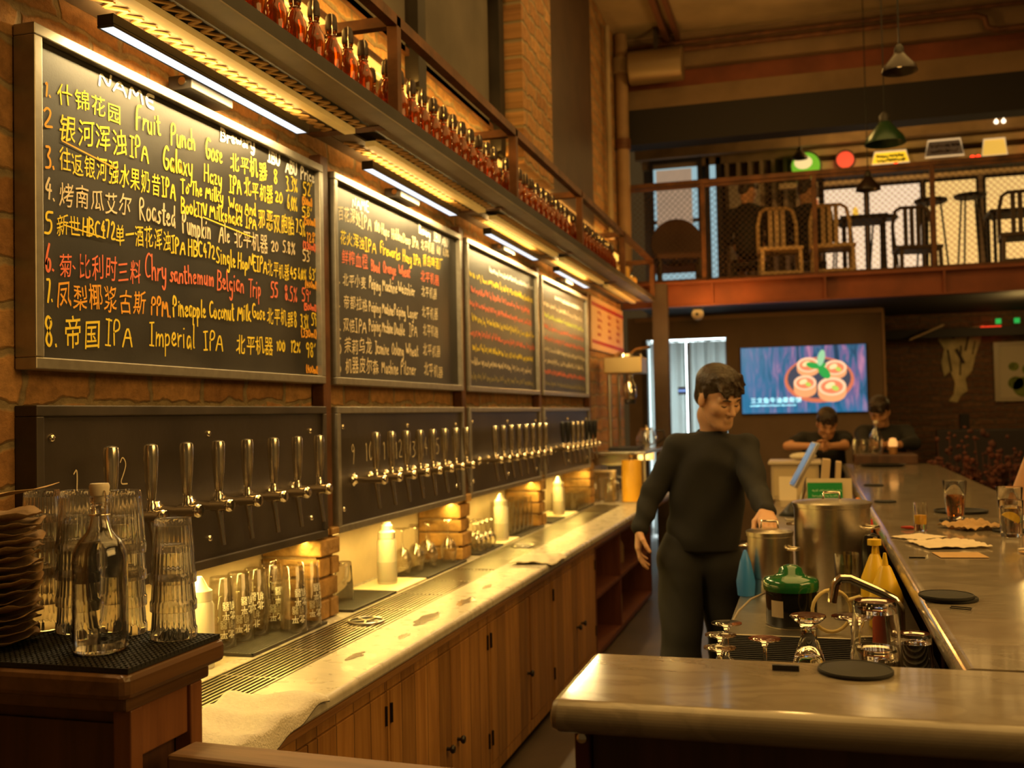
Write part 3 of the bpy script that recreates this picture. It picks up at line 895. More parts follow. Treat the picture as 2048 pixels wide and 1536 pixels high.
# bottles
bp = None
def swing_bottle(lab, loc):
    t = thing('swing_top_bottle', lab, 'bottle', loc, group='amber swing-top bottles on the overhead rack')
    obj('glass_body', MB().lathe([(0,0),(.033,0),(.037,.004),(.0375,.085),(.034,.108),(.023,.130),(.0165,.145),(.016,.160),(.018,.162),(.018,.168),(.012,.169),(.012,.145),(.029,.103),(.0335,.085),(.0335,.008),(0,.008)], 18), AMBER, t, 60)
    obj('stopper', MB().lathe([(0,.170),(.0195,.170),(.0205,.178),(.0185,.214),(.013,.224),(0,.225)], 14), CERAM, t, 60)
    wi = MB().tube([(0,-.0185,.150),(0,-.023,.17),(0,-.022,.205),(0,-.013,.2275),(0,.013,.2275),(0,.022,.205),(0,.023,.17),(0,.0185,.150)], .0014, 6)
    wi.tube([(.0178*math.cos(a), .0178*math.sin(a), .152) for a in [2*PI*k/12 for k in range(12)]], .0014, 6, closed=True)
    obj('wire_bail', wi, CHROME, t)
    return t
upn = ['nearest upright','first upright','second upright','third upright']
for b in range(4):
    a0 = ([1.91] + [p + .105 for p in PY])[b]; a1 = ([1.91] + [p + .105 for p in PY])[b+1] - .07
    n = 12
    for row in (0, 1):
        for k in range(n):
            y = a0 + .045 + (a1 - a0 - .08)*(k + .5*row)/(n - .5)
            lab = 'amber swing-top bottle, %s row of overhead rack, %s past the %s' % (('front','rear')[row], ORD[k], upn[b] if b else 'near-end upright')
            loc = (RX1 - .085 - .090*row, y, RZ + .0495)
            if bp is None: bp = swing_bottle(lab, loc)
            else: dup(bp, loc, rnd.uniform(0, .7), lab)
# lit jars at the far bay of the rack
for k, (y, h, m) in enumerate(((8.45,.17,'warm_jar'),(8.72,.13,'warm_jar'),(9.05,.20,'warm_jar'),(9.45,.15,'warm_jar'))):
    o = thing('storage_jar', '%s squat jar in the far bay of the overhead rack' % ORD[k], 'jar', (-1.56, y, RZ+.0495), group='jars in the far bay of the rack')
    obj('jar_body', MB().lathe([(0,0),(.055,0),(.06,.01),(.06,h*.8),(.045,h*.92),(0,h*.92)], 18), mat('warm_jar', (.70,.42,.10), .25, var=.2), o)
    obj('lid', MB().lathe([(0,h*.925),(.048,h*.925),(.048,h),(0,h)], 18), CHROME, o)

# ------------------------------------------------------------------ back counter
XE = -1.245
prof = [(XE-.25,CT)] + [(XE-.016+.016*math.sin(a), CT-.016+.016*math.cos(a)) for a in [PI/2*k/9 for k in range(10)]] + [(XE,CT-.030),(XE-.003,CT-.036),(XE-.012,CT-.041),(XE-.022,CT-.043),(XE-.03,CT-.05),(XE-.25,CT-.05)]
TX0, TX1 = -1.668, -1.462        # drip tray slot
t = thing('serving_counter', 'long pale marble counter with rounded edge under the beer taps', 'counter', (0, 0, 0))
ct = MB(); ct.prism([(max(x, TX1), 1.915, z) for x, z in prof], (0, 7.835, 0))
ct.box(-1.95, TX0, 1.915, 9.75, CT-.05, CT); ct.box(TX0, TX1, 1.915, 1.95, CT-.05, CT); ct.box(TX0, TX1, 8.22, 9.75, CT-.05, CT)
ct.box(TX0, TX1, 1.95, 8.22, CT-.05, CT-.035)
obj('worktop', ct, MARBLE, t, None)
obj('moulding', MB().box(-1.95, XE-.02, 1.92, 9.7, CT-.072, CT-.0505), CABRAIL, t, None, .004)
for n, (a, b) in enumerate(((1.955, 4.70), (4.72, 8.21))):
    d = thing('drip_tray', ['slotted steel drip tray along the near half of the counter','slotted steel drip tray along the far half of the counter'][n], 'drip tray', (0, a, CT-.034), group='drip trays let into the counter')
    obj('basin', MB().box(TX0+.001, TX1-.001, 0, b-a, .0, .004), BLACKPL, d, None)
    g = MB(); k = 11
    for j in range(k+1):
        x = TX0 + .006 + (TX1-TX0-.012)*j/k
        g.box(x-.0036, x+.0036, .004, b-a-.004, .024, .036)
    y = .006
    while y < b-a: g.box(TX0+.002, TX1-.002, y-.004, y+.004, .026, .0355); y += .345
    obj('grille', g, STEEL, d, None)
def rinser(lab, y):
    o = thing('glass_rinser', lab, 'glass rinser', (-1.555, y, CT+.0025))
    obj('ring', MB().lathe([(.062,0),(.066,.0),(.066,.006),(.062,.008),(.058,.006),(.058,0)], 32), STEEL, o)
    st = MB().lathe([(0,0),(.058,0),(.058,.001),(0,.001)], 24)
    obj('bowl', st, BLACKPL, o)
    sp = MB()
    for a in range(5): sp.bar((0,0,.004), (.056*math.cos(a*1.2566), .056*math.sin(a*1.2566), .004), .007, .004)
    obj('spray_star', sp, STEEL, o)
rinser('round black star-armed glass rinser in the near drip tray', 3.44)
rinser('round star-armed glass rinser set in the far drip tray', 5.55)

# wet patches on the marble
pud = mat('counter_water', (.40,.35,.27), .02, coat=1.0)
for k, (y, x, a, b) in enumerate(((3.55,-1.36,.13,.035),(3.9,-1.33,.10,.03),(2.95,-1.37,.06,.02),(3.25,-1.33,.05,.016),(4.25,-1.35,.06,.02))):
    r = random.Random(k); pts = []
    for j in range(22):
        th = 2*PI*j/22; q = r.uniform(.6,1.1); pts.append((x + b*q*math.cos(th), y + a*q*math.sin(th), CT+.0006))
    tag(obj('puddle', MB().prism(pts, (0,0,.0006)), pud, None, None), ['widest spill of water on the counter beside the rinser','second water spill on the counter, past the widest one','small spill nearest the folded towel','thin spill between two wider spills','small farthest water spill on the counter edge'][k], 'puddle', 'water spilled on the counter', 'stuff')

# ------------------------------------------------------------------ cabinets under the counter
XD = -1.285
knobm = mat('knob_black', (.018,.013,.010), .35, .3)
def cabinet(lab, y0, y1, doors, mtc=CABWOOD, panels=()):
    o = thing('base_cabinet', lab, 'cabinet', (0, y0, 0), group='plank-door cabinets under the back counter')
    z1 = CT-.073
    c = MB().box(-1.94, XD-.024, .002, y1-y0-.002, .04, z1)
    fz = z1 - .045
    c.box(XD-.024, XD-.004, .002, y1-y0-.002, fz+.004, z1); c.box(XD-.024, XD-.004, .002, y1-y0-.002, .04, .09)
    c.box(XD-.024, XD-.004, .002, .022, .09, fz); c.box(XD-.024, XD-.004, y1-y0-.022, y1-y0-.002, .09, fz)
    obj('carcass', c, CABWOOD, o, None, .002)
    for (a, b, kn) in doors:
        d = obj('door', MB().box(XD-.022, XD-.002, a-y0+.003, b-y0-.003, .095, fz), CABWOOD, o, None, .002)
        if kn is not None:
            kb = MB().lathe([(0,0),(.007,0),(.006,.012),(.014,.018),(.016,.024),(.012,.030),(0,.032)], 14, (XD-.002, kn-y0, .325), axis=Euler((0,PI/2,0)))
            obj('knob', kb, knobm, d)
        hy = (b-.004 if kn is not None and kn < (a+b)/2 else a+.004) - y0
        for hz in (.17, fz-.10):
            obj('hinge', MB().cyl((XD+.001, hy, hz), (XD+.001, hy, hz+.06), .005, n=8), knobm, d)
    for (a, b) in panels:
        obj('fixed_panel', MB().box(XD-.022, XD-.002, a-y0+.003, b-y0-.003, .095, fz), CABWOOD, o, None, .002)
    return o
cabinet('nearest plank-door cabinet under the counter, next to the wooden stand', 1.95, 3.0, [(1.97,2.47,2.43),(2.47,2.985,2.52)])
cabinet('second cabinet under the counter, pair of black knobs at the middle', 3.0, 4.05, [(3.02,3.585,3.53),(3.585,4.03,3.645)])
cabinet('third cabinet under the counter, one wide door with single black knob', 4.05, 5.12, [(4.07,4.68,4.635)], panels=[(4.70,5.10)])
cabinet('fourth cabinet under the counter, beside the dark open shelves', 5.12, 6.22, [(5.14,5.735,5.68),(5.735,6.2,5.80)])
o = thing('open_shelf_unit', 'dark red wooden open shelf unit at the far end of the counter', 'shelf unit', (0, 6.23, 0))
z1 = CT-.073
obj('carcass', MB().box(-1.94,-1.90,0,2.3,.02,z1).box(-1.90,XD-.004,0,.03,.02,z1).box(-1.90,XD-.004,2.27,2.3,.02,z1).box(-1.90,XD-.004,.03,2.27,z1-.03,z1).box(-1.90,XD-.004,.03,2.27,.02,.05), REDWOOD, o, None)
obj('shelf', MB().box(-1.90,XD-.01,.031,2.269,.37,.39), REDWOOD, o, None)
obj('divider', MB().box(-1.90,XD-.008,.88,.91,.051,.369), REDWOOD, o, None); obj('divider', MB().box(-1.90,XD-.008,.88,.91,.391,z1-.031), REDWOOD, o, None)
for k, (y, z, h, r, c, lab) in enumerate(((6.5,.052,.22,.05,(.5,.4,.25),'pale tub on the bottom of the open shelves'),(7.35,.052,.26,.042,(.35,.05,.03),'red-brown bottle on the bottom of the open shelves'),(7.6,.052,.20,.045,(.55,.45,.3),'cream jar on the bottom of the open shelves'),(7.4,.392,.20,.045,(.4,.03,.02),'red jar on the upper open shelf'),(7.75,.392,.22,.04,(.2,.12,.06),'brown bottle on the upper open shelf'))):
    q = thing('storage_bottle', lab, 'bottle', (-1.42, y, z), group='containers on the open shelves')
    obj('body', MB().lathe([(0,0),(r,0),(r,h*.6),(r*.45,h*.78),(r*.45,h*.9),(0,h*.9)], 16), mat('stored%d' % k, c, .35), q)
    obj('cap', MB().lathe([(0,h*.902),(r*.5,h*.902),(r*.5,h),(0,h)], 14), BLACKPL, q)

# ------------------------------------------------------------------ things on the back counter
Z = CT + .001
def ribmat(lab, x0, x1, y0, y1, m=RUBBERG):
    o = thing('bar_mat', lab, 'bar mat', ((x0+x1)/2, (y0+y1)/2, Z), group='ribbed rubber mats on the counter')
    hx, hy = (x1-x0)/2, (y1-y0)/2
    g = MB().box(-hx, hx, -hy, hy, 0, .005)
    n = int((x1-x0)/.011)
    for i in range(n):
        x = -hx + .008 + (2*hx-.016)*i/(n-1)
        g.box(x-.0025, x+.0025, -hy+.006, hy-.006, .005, .0085)
    g.box(-hx, hx, -hy, -hy+.005, .005, .0095); g.box(-hx, hx, hy-.005, hy, .005, .0095); g.box(hx-.005, hx, -hy, hy, .005, .0095)
    obj('ribbed_sheet', g, m, o, None)
    return o
ribmat('ribbed black mat under the stacked printed pint glasses', -1.90, -1.68, 2.87, 3.385)
ribmat('ribbed mat holding one upturned glass beyond the nearest brick pier', -1.90, -1.68, 3.60, 4.03)
ribmat('ribbed mat under the upturned stemmed glasses', -1.87, -1.68, 4.40, 4.95)
ribmat('ribbed mat under the small upturned goblets beyond the second pier', -1.90, -1.68, 5.17, 5.60)
ribmat('ribbed mat under the tall upturned tumblers by the third pier', -1.90, -1.68, 5.95, 6.53)
ribmat('ribbed mat just beyond the third brick pier', -1.90, -1.68, 6.74, 7.12)
ribmat('farthest ribbed mat, under the last rows of glasses', -1.90, -1.68, 7.55, 8.14)
for k, (y0, y1, lab) in enumerate(((4.04,4.38,'white board on the counter under the second squeeze bottle'),(5.62,5.93,'white board on the counter under the third squeeze bottle'),(7.14,7.52,'white board on the counter under the farthest squeeze bottle'))):
    tag(obj('cutting_board', MB().box(-1.90, -1.68, y0, y1, Z, Z+.008), mat('board_white', (.80,.70,.48), .5), None, None, .002), lab, 'board', 'white boards on the counter')

def squeeze(lab, x, y, z, h=.27, r=.042, tip=True):
    o = thing('squeeze_bottle', lab, 'squeeze bottle', (x, y, z), group='white squeeze bottles on the counter')
    s = h / .27
    obj('body', MB().lathe([(0,0),(r*.95,0),(r,.004),(r,.185*s),(r*.86,.197*s),(0,.197*s)], 24), MAT_W, o)
    obj('liquid_band', MB().lathe([(r+.0002,.01*s),(r+.0008,.012*s),(r+.0008,.095*s),(r+.0002,.097*s)], 24), WHITELIQ, o)
    cp = [(0,.198*s),(r*.88,.198*s),(r*.88,.228*s),(r*.62,.236*s)]
    cp += [(r*.30,.262*s),(r*.16,h),(0,h)] if tip else [(r*.60,.258*s),(r*.42,.262*s),(r*.42,h),(0,h)]
    obj('cap', MB().lathe(cp, 24), MAT_W, o)
squeeze('white squeeze bottle behind the ribbed tumblers on the stand', -1.768, 2.72, Z)
squeeze('white squeeze bottle between the nearest pier and stemmed glasses', -1.80, 4.215, Z+.0085, .265, .043, False)
squeeze('white squeeze bottle beside the goblets, in the third bay', -1.745, 5.775, Z+.0085)
squeeze('farthest white squeeze bottle, in the fourth bay', -1.766, 7.29, Z+.0085)

# printed pint glasses, upturned and nested in pairs
PG = .165
gp = MB().lathe([(0,PG),(.0335,PG),(.0355,PG-.003),(.0475,0),(.0452,0),(.0335,PG-.016),(0,PG-.016)], 30)
def pint_print():
    pr = MB()
    for u, row in ((.028, '北平'), (.058, '机器')):
        for q, chh in enumerate(row):
            v, fc = cjk(chh); vv = []
            for x, y in v:
                th = ((q - 1) * .027 + (x * .026)) / .045
                z = u + .028 - y*.030 - .0
                th = -th
                rr = .0477 - .0125*(z/PG) + .0004
                vv.append((rr*math.cos(th), rr*math.sin(th), z))
            pr.add(vv, fc)
    return pr
pg = None
spots = [(-1.835,2.945,-.55),(-1.829,3.042,-.35),(-1.825,3.138,-.9),(-1.818,3.236,-.5),(-1.722,3.215,-.45),(-1.722,3.322,-.2),(-1.880,3.333,-.6)]
gm = gp.mesh('pint')
posn = ['at the near end of the mat','second from the near end of the mat','third from the near end of the mat','fourth in the row nearest the wall','nearest the drip tray','nearest the brick pier','in the far corner by the pier','against the wall behind the row']
for k, (x, y, a) in enumerate(spots):
    for lv in (0, 1):
        lab = '%s upturned printed pint glass in the pair %s' % (('lower','upper')[lv], posn[k])
        loc = (x, y, Z + .010 + lv*.058)
        if pg is None:
            pg = thing('pint_glass', lab, 'glass', loc, -.55, group='printed pint glasses on the black mat')
            obj('glass_body', gp, THIN, pg, 50); obj('printed_logo', pint_print(), PRINT, pg, None)
        else: dup(pg, loc, a - .35 + rnd.uniform(-.2,.2) + lv*.5, lab)
o = thing('water_glass', 'single upturned glass just beyond the nearest brick pier', 'glass', (-1.812, 3.80, Z+.010))
obj('glass_body', MB().lathe([(0,.15),(.030,.15),(.032,.147),(.041,0),(.0388,0),(.0305,.135),(0,.135)], 28), GLASS, o, 50)

# stemmed glasses, upturned
def stem_prof(h, rf, rb, bowl):
    return [(0,h),(rf,h),(rf,h-.0025),(rf*.3,h-.008),(.0045,h-.02),(.004,h-bowl*.5),(.006,bowl+.006),(rb*.55,bowl-.004),(rb*.92,bowl*.72),(rb,bowl*.48),(rb*.78,0),(rb*.74,0),(rb*.955,bowl*.48),(rb*.87,bowl*.71),(rb*.5,bowl-.008),(0,bowl-.002)]
def stemware(spots, h, rf, rb, bowl, name, labf, group, m, z):
    base = None
    for k, (x, y) in enumerate(spots):
        if base is None:
            base = thing(name, labf(k), 'glass', (x, y, z), group=group)
            obj('bowl', MB().lathe(stem_prof(h, rf, rb, bowl), 24), m, base, 60)
        else: dup(base, (x, y, z), None, labf(k))
stemware([(-1.83,4.47),(-1.80,4.56),(-1.83,4.64),(-1.79,4.71),(-1.83,4.78),(-1.745,4.86)], .21, .034, .042, .115, 'wine_glass', lambda k: ['upturned stemmed glass nearest the second squeeze bottle','upturned stemmed glass second from the squeeze bottle','upturned stemmed glass third from the squeeze bottle','upturned stemmed glass fourth from the squeeze bottle','upturned stemmed glass at the back by the second pier','upturned stemmed glass standing apart at the far corner of its mat'][k], 'upturned stemmed glasses in the second bay', THIN, Z+.010)
stemware([(-1.87+.075*(k % 3), 5.24+.08*(k//3)) for k in range(12)], .15, .028, .034, .085, 'goblet', lambda k: 'small upturned goblet, row %s from the second pier, %s from wall' % (ORD[k//3], ORD[k%3]), 'upturned goblets in the third bay', THIN, Z+.010)
def tumblers(spots, h, r0, r1, labf, group):
    base = None
    for k, (x, y) in enumerate(spots):
        if base is None:
            base = thing('tumbler', labf(k), 'glass', (x, y, Z+.010), group=group)
            obj('glass_body', MB().lathe([(0,h),(r1,h),(r0,0),(r0-.002,0),(r1-.002,h-.012),(0,h-.012)], 20), THIN, base, 50)
        else: dup(base, (x, y, Z+.010), None, labf(k))
tumblers([(-1.86+.09*(k % 2), 6.04+.1*(k//2)) for k in range(10)], .20, .036, .031, lambda k: 'tall upturned tumbler, row %s before the third pier, %s' % (ORD[k//2], ('wall side','tray side')[k%2]), 'tall tumblers in the third bay')
tumblers([(-1.87+.075*(k % 3), 7.61+.085*(k//3)) for k in range(18)], .13, .034, .03, lambda k: 'short upturned tumbler in the fourth bay, row %s, %s from wall' % (ORD[k//3], ORD[k%3]), 'short tumblers in the fourth bay')

# towels
def cloth_grid(P, nx, ny, lift, th=.004):
    """P(u,v) -> point; a thick sheet"""
    v = []; 
    for s in (0, 1):
        for i in range(nx+1):
            for j in range(ny+1):
                p = Vector(P(i/nx, j/ny)); p.z += th*s; v.append(p)
    N = (nx+1)*(ny+1); f = []
    q = lambda i, j, s: s*N + i*(ny+1) + j
    for i in range(nx):
        for j in range(ny):
            f.append((q(i,j,1), q(i+1,j,1), q(i+1,j+1,1), q(i,j+1,1))); f.append((q(i,j,0), q(i,j+1,0), q(i+1,j+1,0), q(i+1,j,0)))
    for i in range(nx):
        f.append((q(i,0,0), q(i+1,0,0), q(i+1,0,1), q(i,0,1))); f.append((q(i,ny,0), q(i,ny,1), q(i+1,ny,1), q(i+1,ny,0)))
    for j in range(ny):
        f.append((q(0,j,0), q(0,j,1), q(0,j+1,1), q(0,j+1,0))); f.append((q(nx,j,0), q(nx,j+1,0), q(nx,j+1,1), q(nx,j,1)))
    return MB().add(v, f)
def towel(P, lab, m, name='bar_towel'):
    return tag(obj(name, cloth_grid(P, 26, 26, 0), m, None, 180), lab, 'towel')
def P1(u, v):
    x = -1.455 + .235*u + .02*math.sin(v*5); y = 2.02 + .42*v + .08*u*(v-.3)
    z = Z + .003 + .018*(math.sin(u*7+v*3)*.5+.5)*(1-u)**.5 + .012*math.sin(v*9)**2
    if x > XE - .012: 
        d = x - (XE - .012); z -= min(.05, d*.9) + 0.0; z = max(z, Z - .045); x = XE + .006 + d*.25
    return (x, y, z)
towel(P1, 'crumpled white waffle towel at the near end of the counter', CLOTH)
def P2(u, v):
    x = -1.44 + .21*u; y = 4.86 + .33*v + .05*u
    z = Z + .002 + .022*math.exp(-((u-.4)**2+(v-.4)**2)*6) + .006*math.sin(u*8+v*5)**2
    if x > XE - .014: z -= .012*(x-(XE-.014))/.01*.4
    return (x, y, z)
towel(P2, 'folded cream cloth lying on the counter edge halfway along', CLOTH2, 'bar_cloth')

# ------------------------------------------------------------------ far end of the counter
o = thing('syrup_tower', 'tall amber-yellow cylinder standing at the far end of the counter', 'dispenser', (-1.415, 8.40, Z))
obj('cylinder', MB().lathe([(0,.01),(.082,.01),(.082,.335),(.075,.345),(0,.345)], 28), mat('amber_plastic', (.80,.42,.03), .4, var=.1, vs=5), o)
obj('base_ring', MB().lathe([(0,0),(.088,0),(.088,.009),(0,.009)], 28), CHROME, o)
obj('tap', MB().lathe([(0,.346),(.018,.346),(.016,.37),(.024,.38),(.024,.395),(0,.40)], 16), CHROME, o)
for k, (x, y, h, r) in enumerate(((-1.60,8.38,.20,.05),(-1.60,8.52,.24,.055),(-1.74,8.45,.22,.05))):
    o = thing('carafe', ['low glass jug nearest the farthest pier','taller glass jug beside the amber cylinder','glass jug at the back by the wall'][k], 'jug', (x, y, Z), group='glass jugs at the far end')
    obj('glass_body', MB().lathe([(0,0),(r,0),(r,h*.6),(r*.7,h*.8),(r*.8,h),(r*.76,h),(r*.66,h*.8),(r*.95,h*.6),(r*.95,.006),(0,.006)], 20), THIN, o, 50)
    obj('handle', MB().tube([(r*.8,0,h*.85),(r*1.6,0,h*.8),(r*1.6,0,h*.4),(r,0,h*.3)], .006, 8), THIN, o)
o = thing('wall_shelf', 'steel shelf on brackets at the far end, carrying the machine', 'shelf', (-1.63, 8.95, 1.172))
obj('shelf_board', MB().box(-.13, .33, -.52, .58, 0, .022), STEEL, o, None, .003)
obj('bracket', MB().box(-.13, .25, -.45, -.43, -.09, -.001), STEEL, o, None); obj('bracket', MB().box(-.13, .25, .48, .50, -.09, -.001), STEEL, o, None)
obj('leg', MB().box(.305, .325, -.515, -.495, -(1.172-CT)+.001, -.001), STEEL, o, None)
obj('leg', MB().box(.305, .325, .555, .575, -(1.172-CT)+.001, -.001), STEEL, o, None)
o = thing('shelf_lamp', 'small warm tube lamp under the steel shelf', 'lamp', (-1.60, 8.9, 1.135))
obj('lamp_body', MB().box(-.02,.02,-.3,.3,.018,.036), CHROME, o, None); obj('tube', MB().cyl((0,-.28,.008),(0,.28,.008),.009), LEDW, o)
o = thing('paper_box', 'pale cardboard carton under the steel shelf', 'carton', (-1.78, 8.85, Z))
obj('box_body', MB().box(-.12,.12,-.16,.16,0,.22), mat('carton_pale', (.62,.48,.28), .8, var=.1), o, None, .003); obj('flap', MB().rbox((0,.0,.226),(.25,.33,.006)), mat('carton_pale2', (.7,.56,.34), .8), o, None)

# lever juicer machine on the shelf
o = thing('lever_press', 'tall chrome lever machine on the steel shelf at the far end', 'machine', (-1.52, 8.85, 1.195))
obj('base', MB().box(-.14,.12,-.16,.16,0,.03), BLACKPL, o, None, .005)
obj('column', MB().cyl((-.06,-.05,.031),(-.06,-.05,.66), .016), CHROME, o)
obj('column', MB().cyl((-.13,-.10,.031),(-.13,-.10,.66), .018), STEEL, o)
obj('head', MB().box(-.17,.16,-.15,.15,.66,.80), mat('gold_steel', (.66,.47,.2), .3, .9), o, None, .01)
obj('top_cover', MB().lathe([(0,.80),(.15,.80),(.145,.825),(.05,.85),(0,.852)], 24), CHROME, o)
obj('lever', MB().tube([(.02,-.08,.80),(.12,-.16,.86),(.24,-.22,.87)], [.012,.010,.014], 10), CHROME, o)
obj('group_head', MB().lathe([(0,.44),(.05,.44),(.055,.47),(.055,.56),(.03,.60),(.03,.659),(0,.659)], 20, (.03,0,0)), CHROME, o)
obj('portafilter', MB().lathe([(0,.40),(.045,.40),(.047,.438),(0,.438)], 20, (.03,0,0)).tube([(.03,-.04,.42),(.03,-.17,.405)], .012, 10), BLACKPL, o)
o = thing('glass_kettle', 'round glass kettle with lid on the steel shelf', 'kettle', (-1.40, 9.15, 1.195))
obj('glass_body', MB().lathe([(0,0),(.07,0),(.095,.05),(.095,.10),(.06,.165),(.055,.165),(.09,.10),(.09,.05),(0,.006)], 24), THIN, o, 60)
obj('lid', MB().lathe([(0,.168),(.06,.168),(.05,.185),(.012,.19),(.016,.21),(0,.215)], 20), CHROME, o)
obj('handle', MB().tube([(.07,0,.16),(.15,0,.16),(.16,0,.09),(.09,0,.05)], .009, 8), BLACKPL, o)

# cream and red sign board
o = thing('wall_sign', 'cream sign board with red bars and red characters on the wall', 'sign', (-1.745, 9.28, 2.06))
obj('board', MB().box(-.02, 0, -.76, .78, 0, .46), mat('sign_cream', (.80,.50,.26), .5), o, None, .015)
obj('red_bar', MB().box(.0005,.002,-.75,.77,.055,.085).box(.0005,.002,-.75,.77,.375,.41), mat('sign_red', (.50,.035,.03), .5), o, None)
sg = MB()
for c_ in (-.45, .03, .46):
    for r_ in range(4):
        scribble(sg, (c_-.06, .12+r_*.062), (c_+.08, .12+r_*.062), .05, lambda u, v: (.0015, u, v), .012)
obj('red_lettering', sg, mat('sign_red', (.5,.035,.03), .5), o, None)
# ================================================================== FRONT STAND (near end of the counter)
HB = 1.07
o = thing('end_bar', 'dark wooden end bar at the near end of the counter, carrying plates', 'bar counter', (0, 0, 0))
obj('worktop', MB().prism([(x, z, 0) for x, z in ()] or [(-1.765,1.575,HB-.045),(-1.19,1.575,HB-.045),(-1.175,1.59,HB-.045),(-1.175,1.895,HB-.045),(-1.19,1.91,HB-.045),(-1.765,1.91,HB-.045)], (0,0,.045)), STANDW, o, None, .012)
obj('moulding', MB().box(-1.765,-1.20,1.61,1.88,HB-.075,HB-.0455), STANDW, o, None, .006)
obj('body', MB().box(-1.765,-1.245,1.65,1.84,0,HB-.0755), BARWOOD, o, None)
obj('post', MB().box(-1.244,-1.205,1.63,1.665,0,HB-.0755), mat_wood('post_wood', (.13,.045,.016), (.22,.085,.03), 2, 14, .45), o, None, .003)
obj('post', MB().box(-1.244,-1.205,1.82,1.86,0,HB-.0755), _M['post_wood'], o, None, .003)
obj('rail', MB().box(-1.242,-1.212,1.666,1.819,.90,HB-.0755), _M['post_wood'], o, None, .003)
g = MB()
for k in range(8): g.box(-1.765,-1.246,1.642,1.649,.06+.115*k,.06+.115*k+.10)
obj('front_boards', g, BARWOOD, o, None, .002)

o = thing('gate_flap', 'worn wooden gate between the end bar and the marble bar', 'gate', (-1.18, 1.74, 0), -.06)
obj('top_board', MB().box(.0,.755,-.04,.05,.862,.895), mat_wood('gate_wood', (.12,.06,.025), (.24,.13,.06), 0, 14, .6), o, None, .008)
obj('panel', MB().box(.01,.745,-.015,.025,.10,.861), BARWOOD, o, None)
obj('hinge_post', MB().box(-.018,-.001,-.03,.03,0,.86), BLACKSTEEL, o, None)

def gridmat(name, lab, cx, cy, sx, sy, z):
    o = thing('bar_mat', lab, 'bar mat', (cx, cy, z))
    g = MB().box(-sx/2, sx/2, -sy/2, sy/2, 0, .004)
    n = int(sx/.0125)
    for i in range(n+1):
        x = -sx/2 + .003 + (sx-.006)*i/n; g.box(x-.0022, x+.0022, -sy/2, sy/2, .004, .0095)
    n = int(sy/.0125)
    for i in range(n+1):
        y = -sy/2 + .003 + (sy-.006)*i/n; g.box(-sx/2, sx/2, y-.0022, y+.0022, .004, .0095)
    obj('grid_sheet', g, RUBBER, o, None)
gridmat('bar_mat', 'black rubber grid mat on the wooden end bar', -1.475, 1.742, .585, .30, HB+.001)
ZM = HB + .0115

# swing-top water bottle
o = thing('water_bottle', 'clear swing-top water bottle with pale stopper on the end bar', 'bottle', (-1.327, 1.705, ZM), -.4)
bo = [(0,0),(.046,0),(.0505,.005),(.051,.02),(.051,.172),(.0500,.186),(.0465,.200),(.040,.212),(.031,.222),(.0235,.231),(.0195,.243),(.0165,.268),(.0165,.284),(.0185,.286),(.0185,.294),(.0165,.296)]
bi = [(.0125,.296),(.0125,.262),(.0160,.243),(.0205,.2295),(.028,.2195),(.037,.209),(.0435,.1975),(.0468,.185),(.0478,.172),(.0478,.02),(.046,.008),(0,.010)]
obj('glass_body', MB().lathe(bo + bi, 40), GLASS, o, 60)
obj('water', MB().lathe([(0,.0105),(.0455,.0085),(.0474,.02),(.0474,.171),(.0463,.1848),(.043,.197),(.036,.209),(.0345,.2105),(0,.2105)], 36), WATER, o, 60)
st = obj('stopper', MB().lathe([(0,.288),(.011,.288),(.011,.297),(.0165,.299),(.019,.316),(.017,.322),(0,.323)], 24), mat('pale_stopper', (.72,.62,.46), .5), o, 60)
wi = MB().tube([(.0195*math.cos(a), .0195*math.sin(a), .262) for a in [2*PI*k/20 for k in range(20)]], .0015, 6, closed=True)
wi.tube([(-.0195,0,.262),(-.024,0,.285),(-.021,0,.308),(0,0,.312),(.021,0,.308),(.024,0,.285),(.0195,0,.262)], .0015, 6)
wi.tube([(.0195,0,.262),(.030,0,.240),(.034,.006,.215)], .0015, 6)
obj('wire_bail', wi, CHROME, o)

# ribbed tumblers in nested stacks
rt = None
TH = .131
tprof = [(0,TH),(.0345,TH),(.0362,TH-.004),(.0370,TH-.012),(.0440,.0225),(.0462,.019),(.0462,.001),(.0455,0),(.0430,0),(.0430,.016),(.0412,.022),(.0345,TH-.014),(0,TH-.012)]
def ribbed():
    mb = MB(); n = 168; v = []; rings = []
    for i, (r, z) in enumerate(tprof[::-1]):
        if r < 1e-6: rings.append([len(v)]); v.append((0,0,z)); continue
        ring = []
        for j in range(n):
            th = 2*PI*j/n; amp = .0021 if z > .021 and z < TH-.011 and r > .036 and i > 5 else 0
            rr = r - amp*(1-abs(math.cos(14*th)))
            ring.append(len(v)); v.append((rr*math.cos(th), rr*math.sin(th), z))
        rings.append(ring)
    f = []
    for a, b in zip(rings, rings[1:]):
        for j in range(n):
            j2 = (j+1) % n
            if len(a) == 1: f.append((a[0], b[j2], b[j]))
            elif len(b) == 1: f.append((a[j], a[j2], b[0]))
            else: f.append((a[j], a[j2], b[j2], b[j]))
    return mb.add(v, f)
for (x, y, n, nm) in ((-1.258,1.842,3,'short stack at the mat corner'),(-1.391,1.862,4,'stack behind the water bottle'),(-1.503,1.862,4,'stack between bottle and plates'),(-1.600,1.868,4,'stack behind the paper plates')):
    for k in range(n):
        lab = 'ribbed clear tumbler, %s from the bottom of the %s' % (ORD[k], nm)
        loc = (x, y, ZM + .0555*k)
        if rt is None:
            rt = thing('ribbed_tumbler', lab, 'glass', loc, group='upturned ribbed tumblers on the end bar')
            obj('glass_body', ribbed(), GLASSR, rt, 60)
        else: dup(rt, loc, rnd.uniform(0,.26), lab)

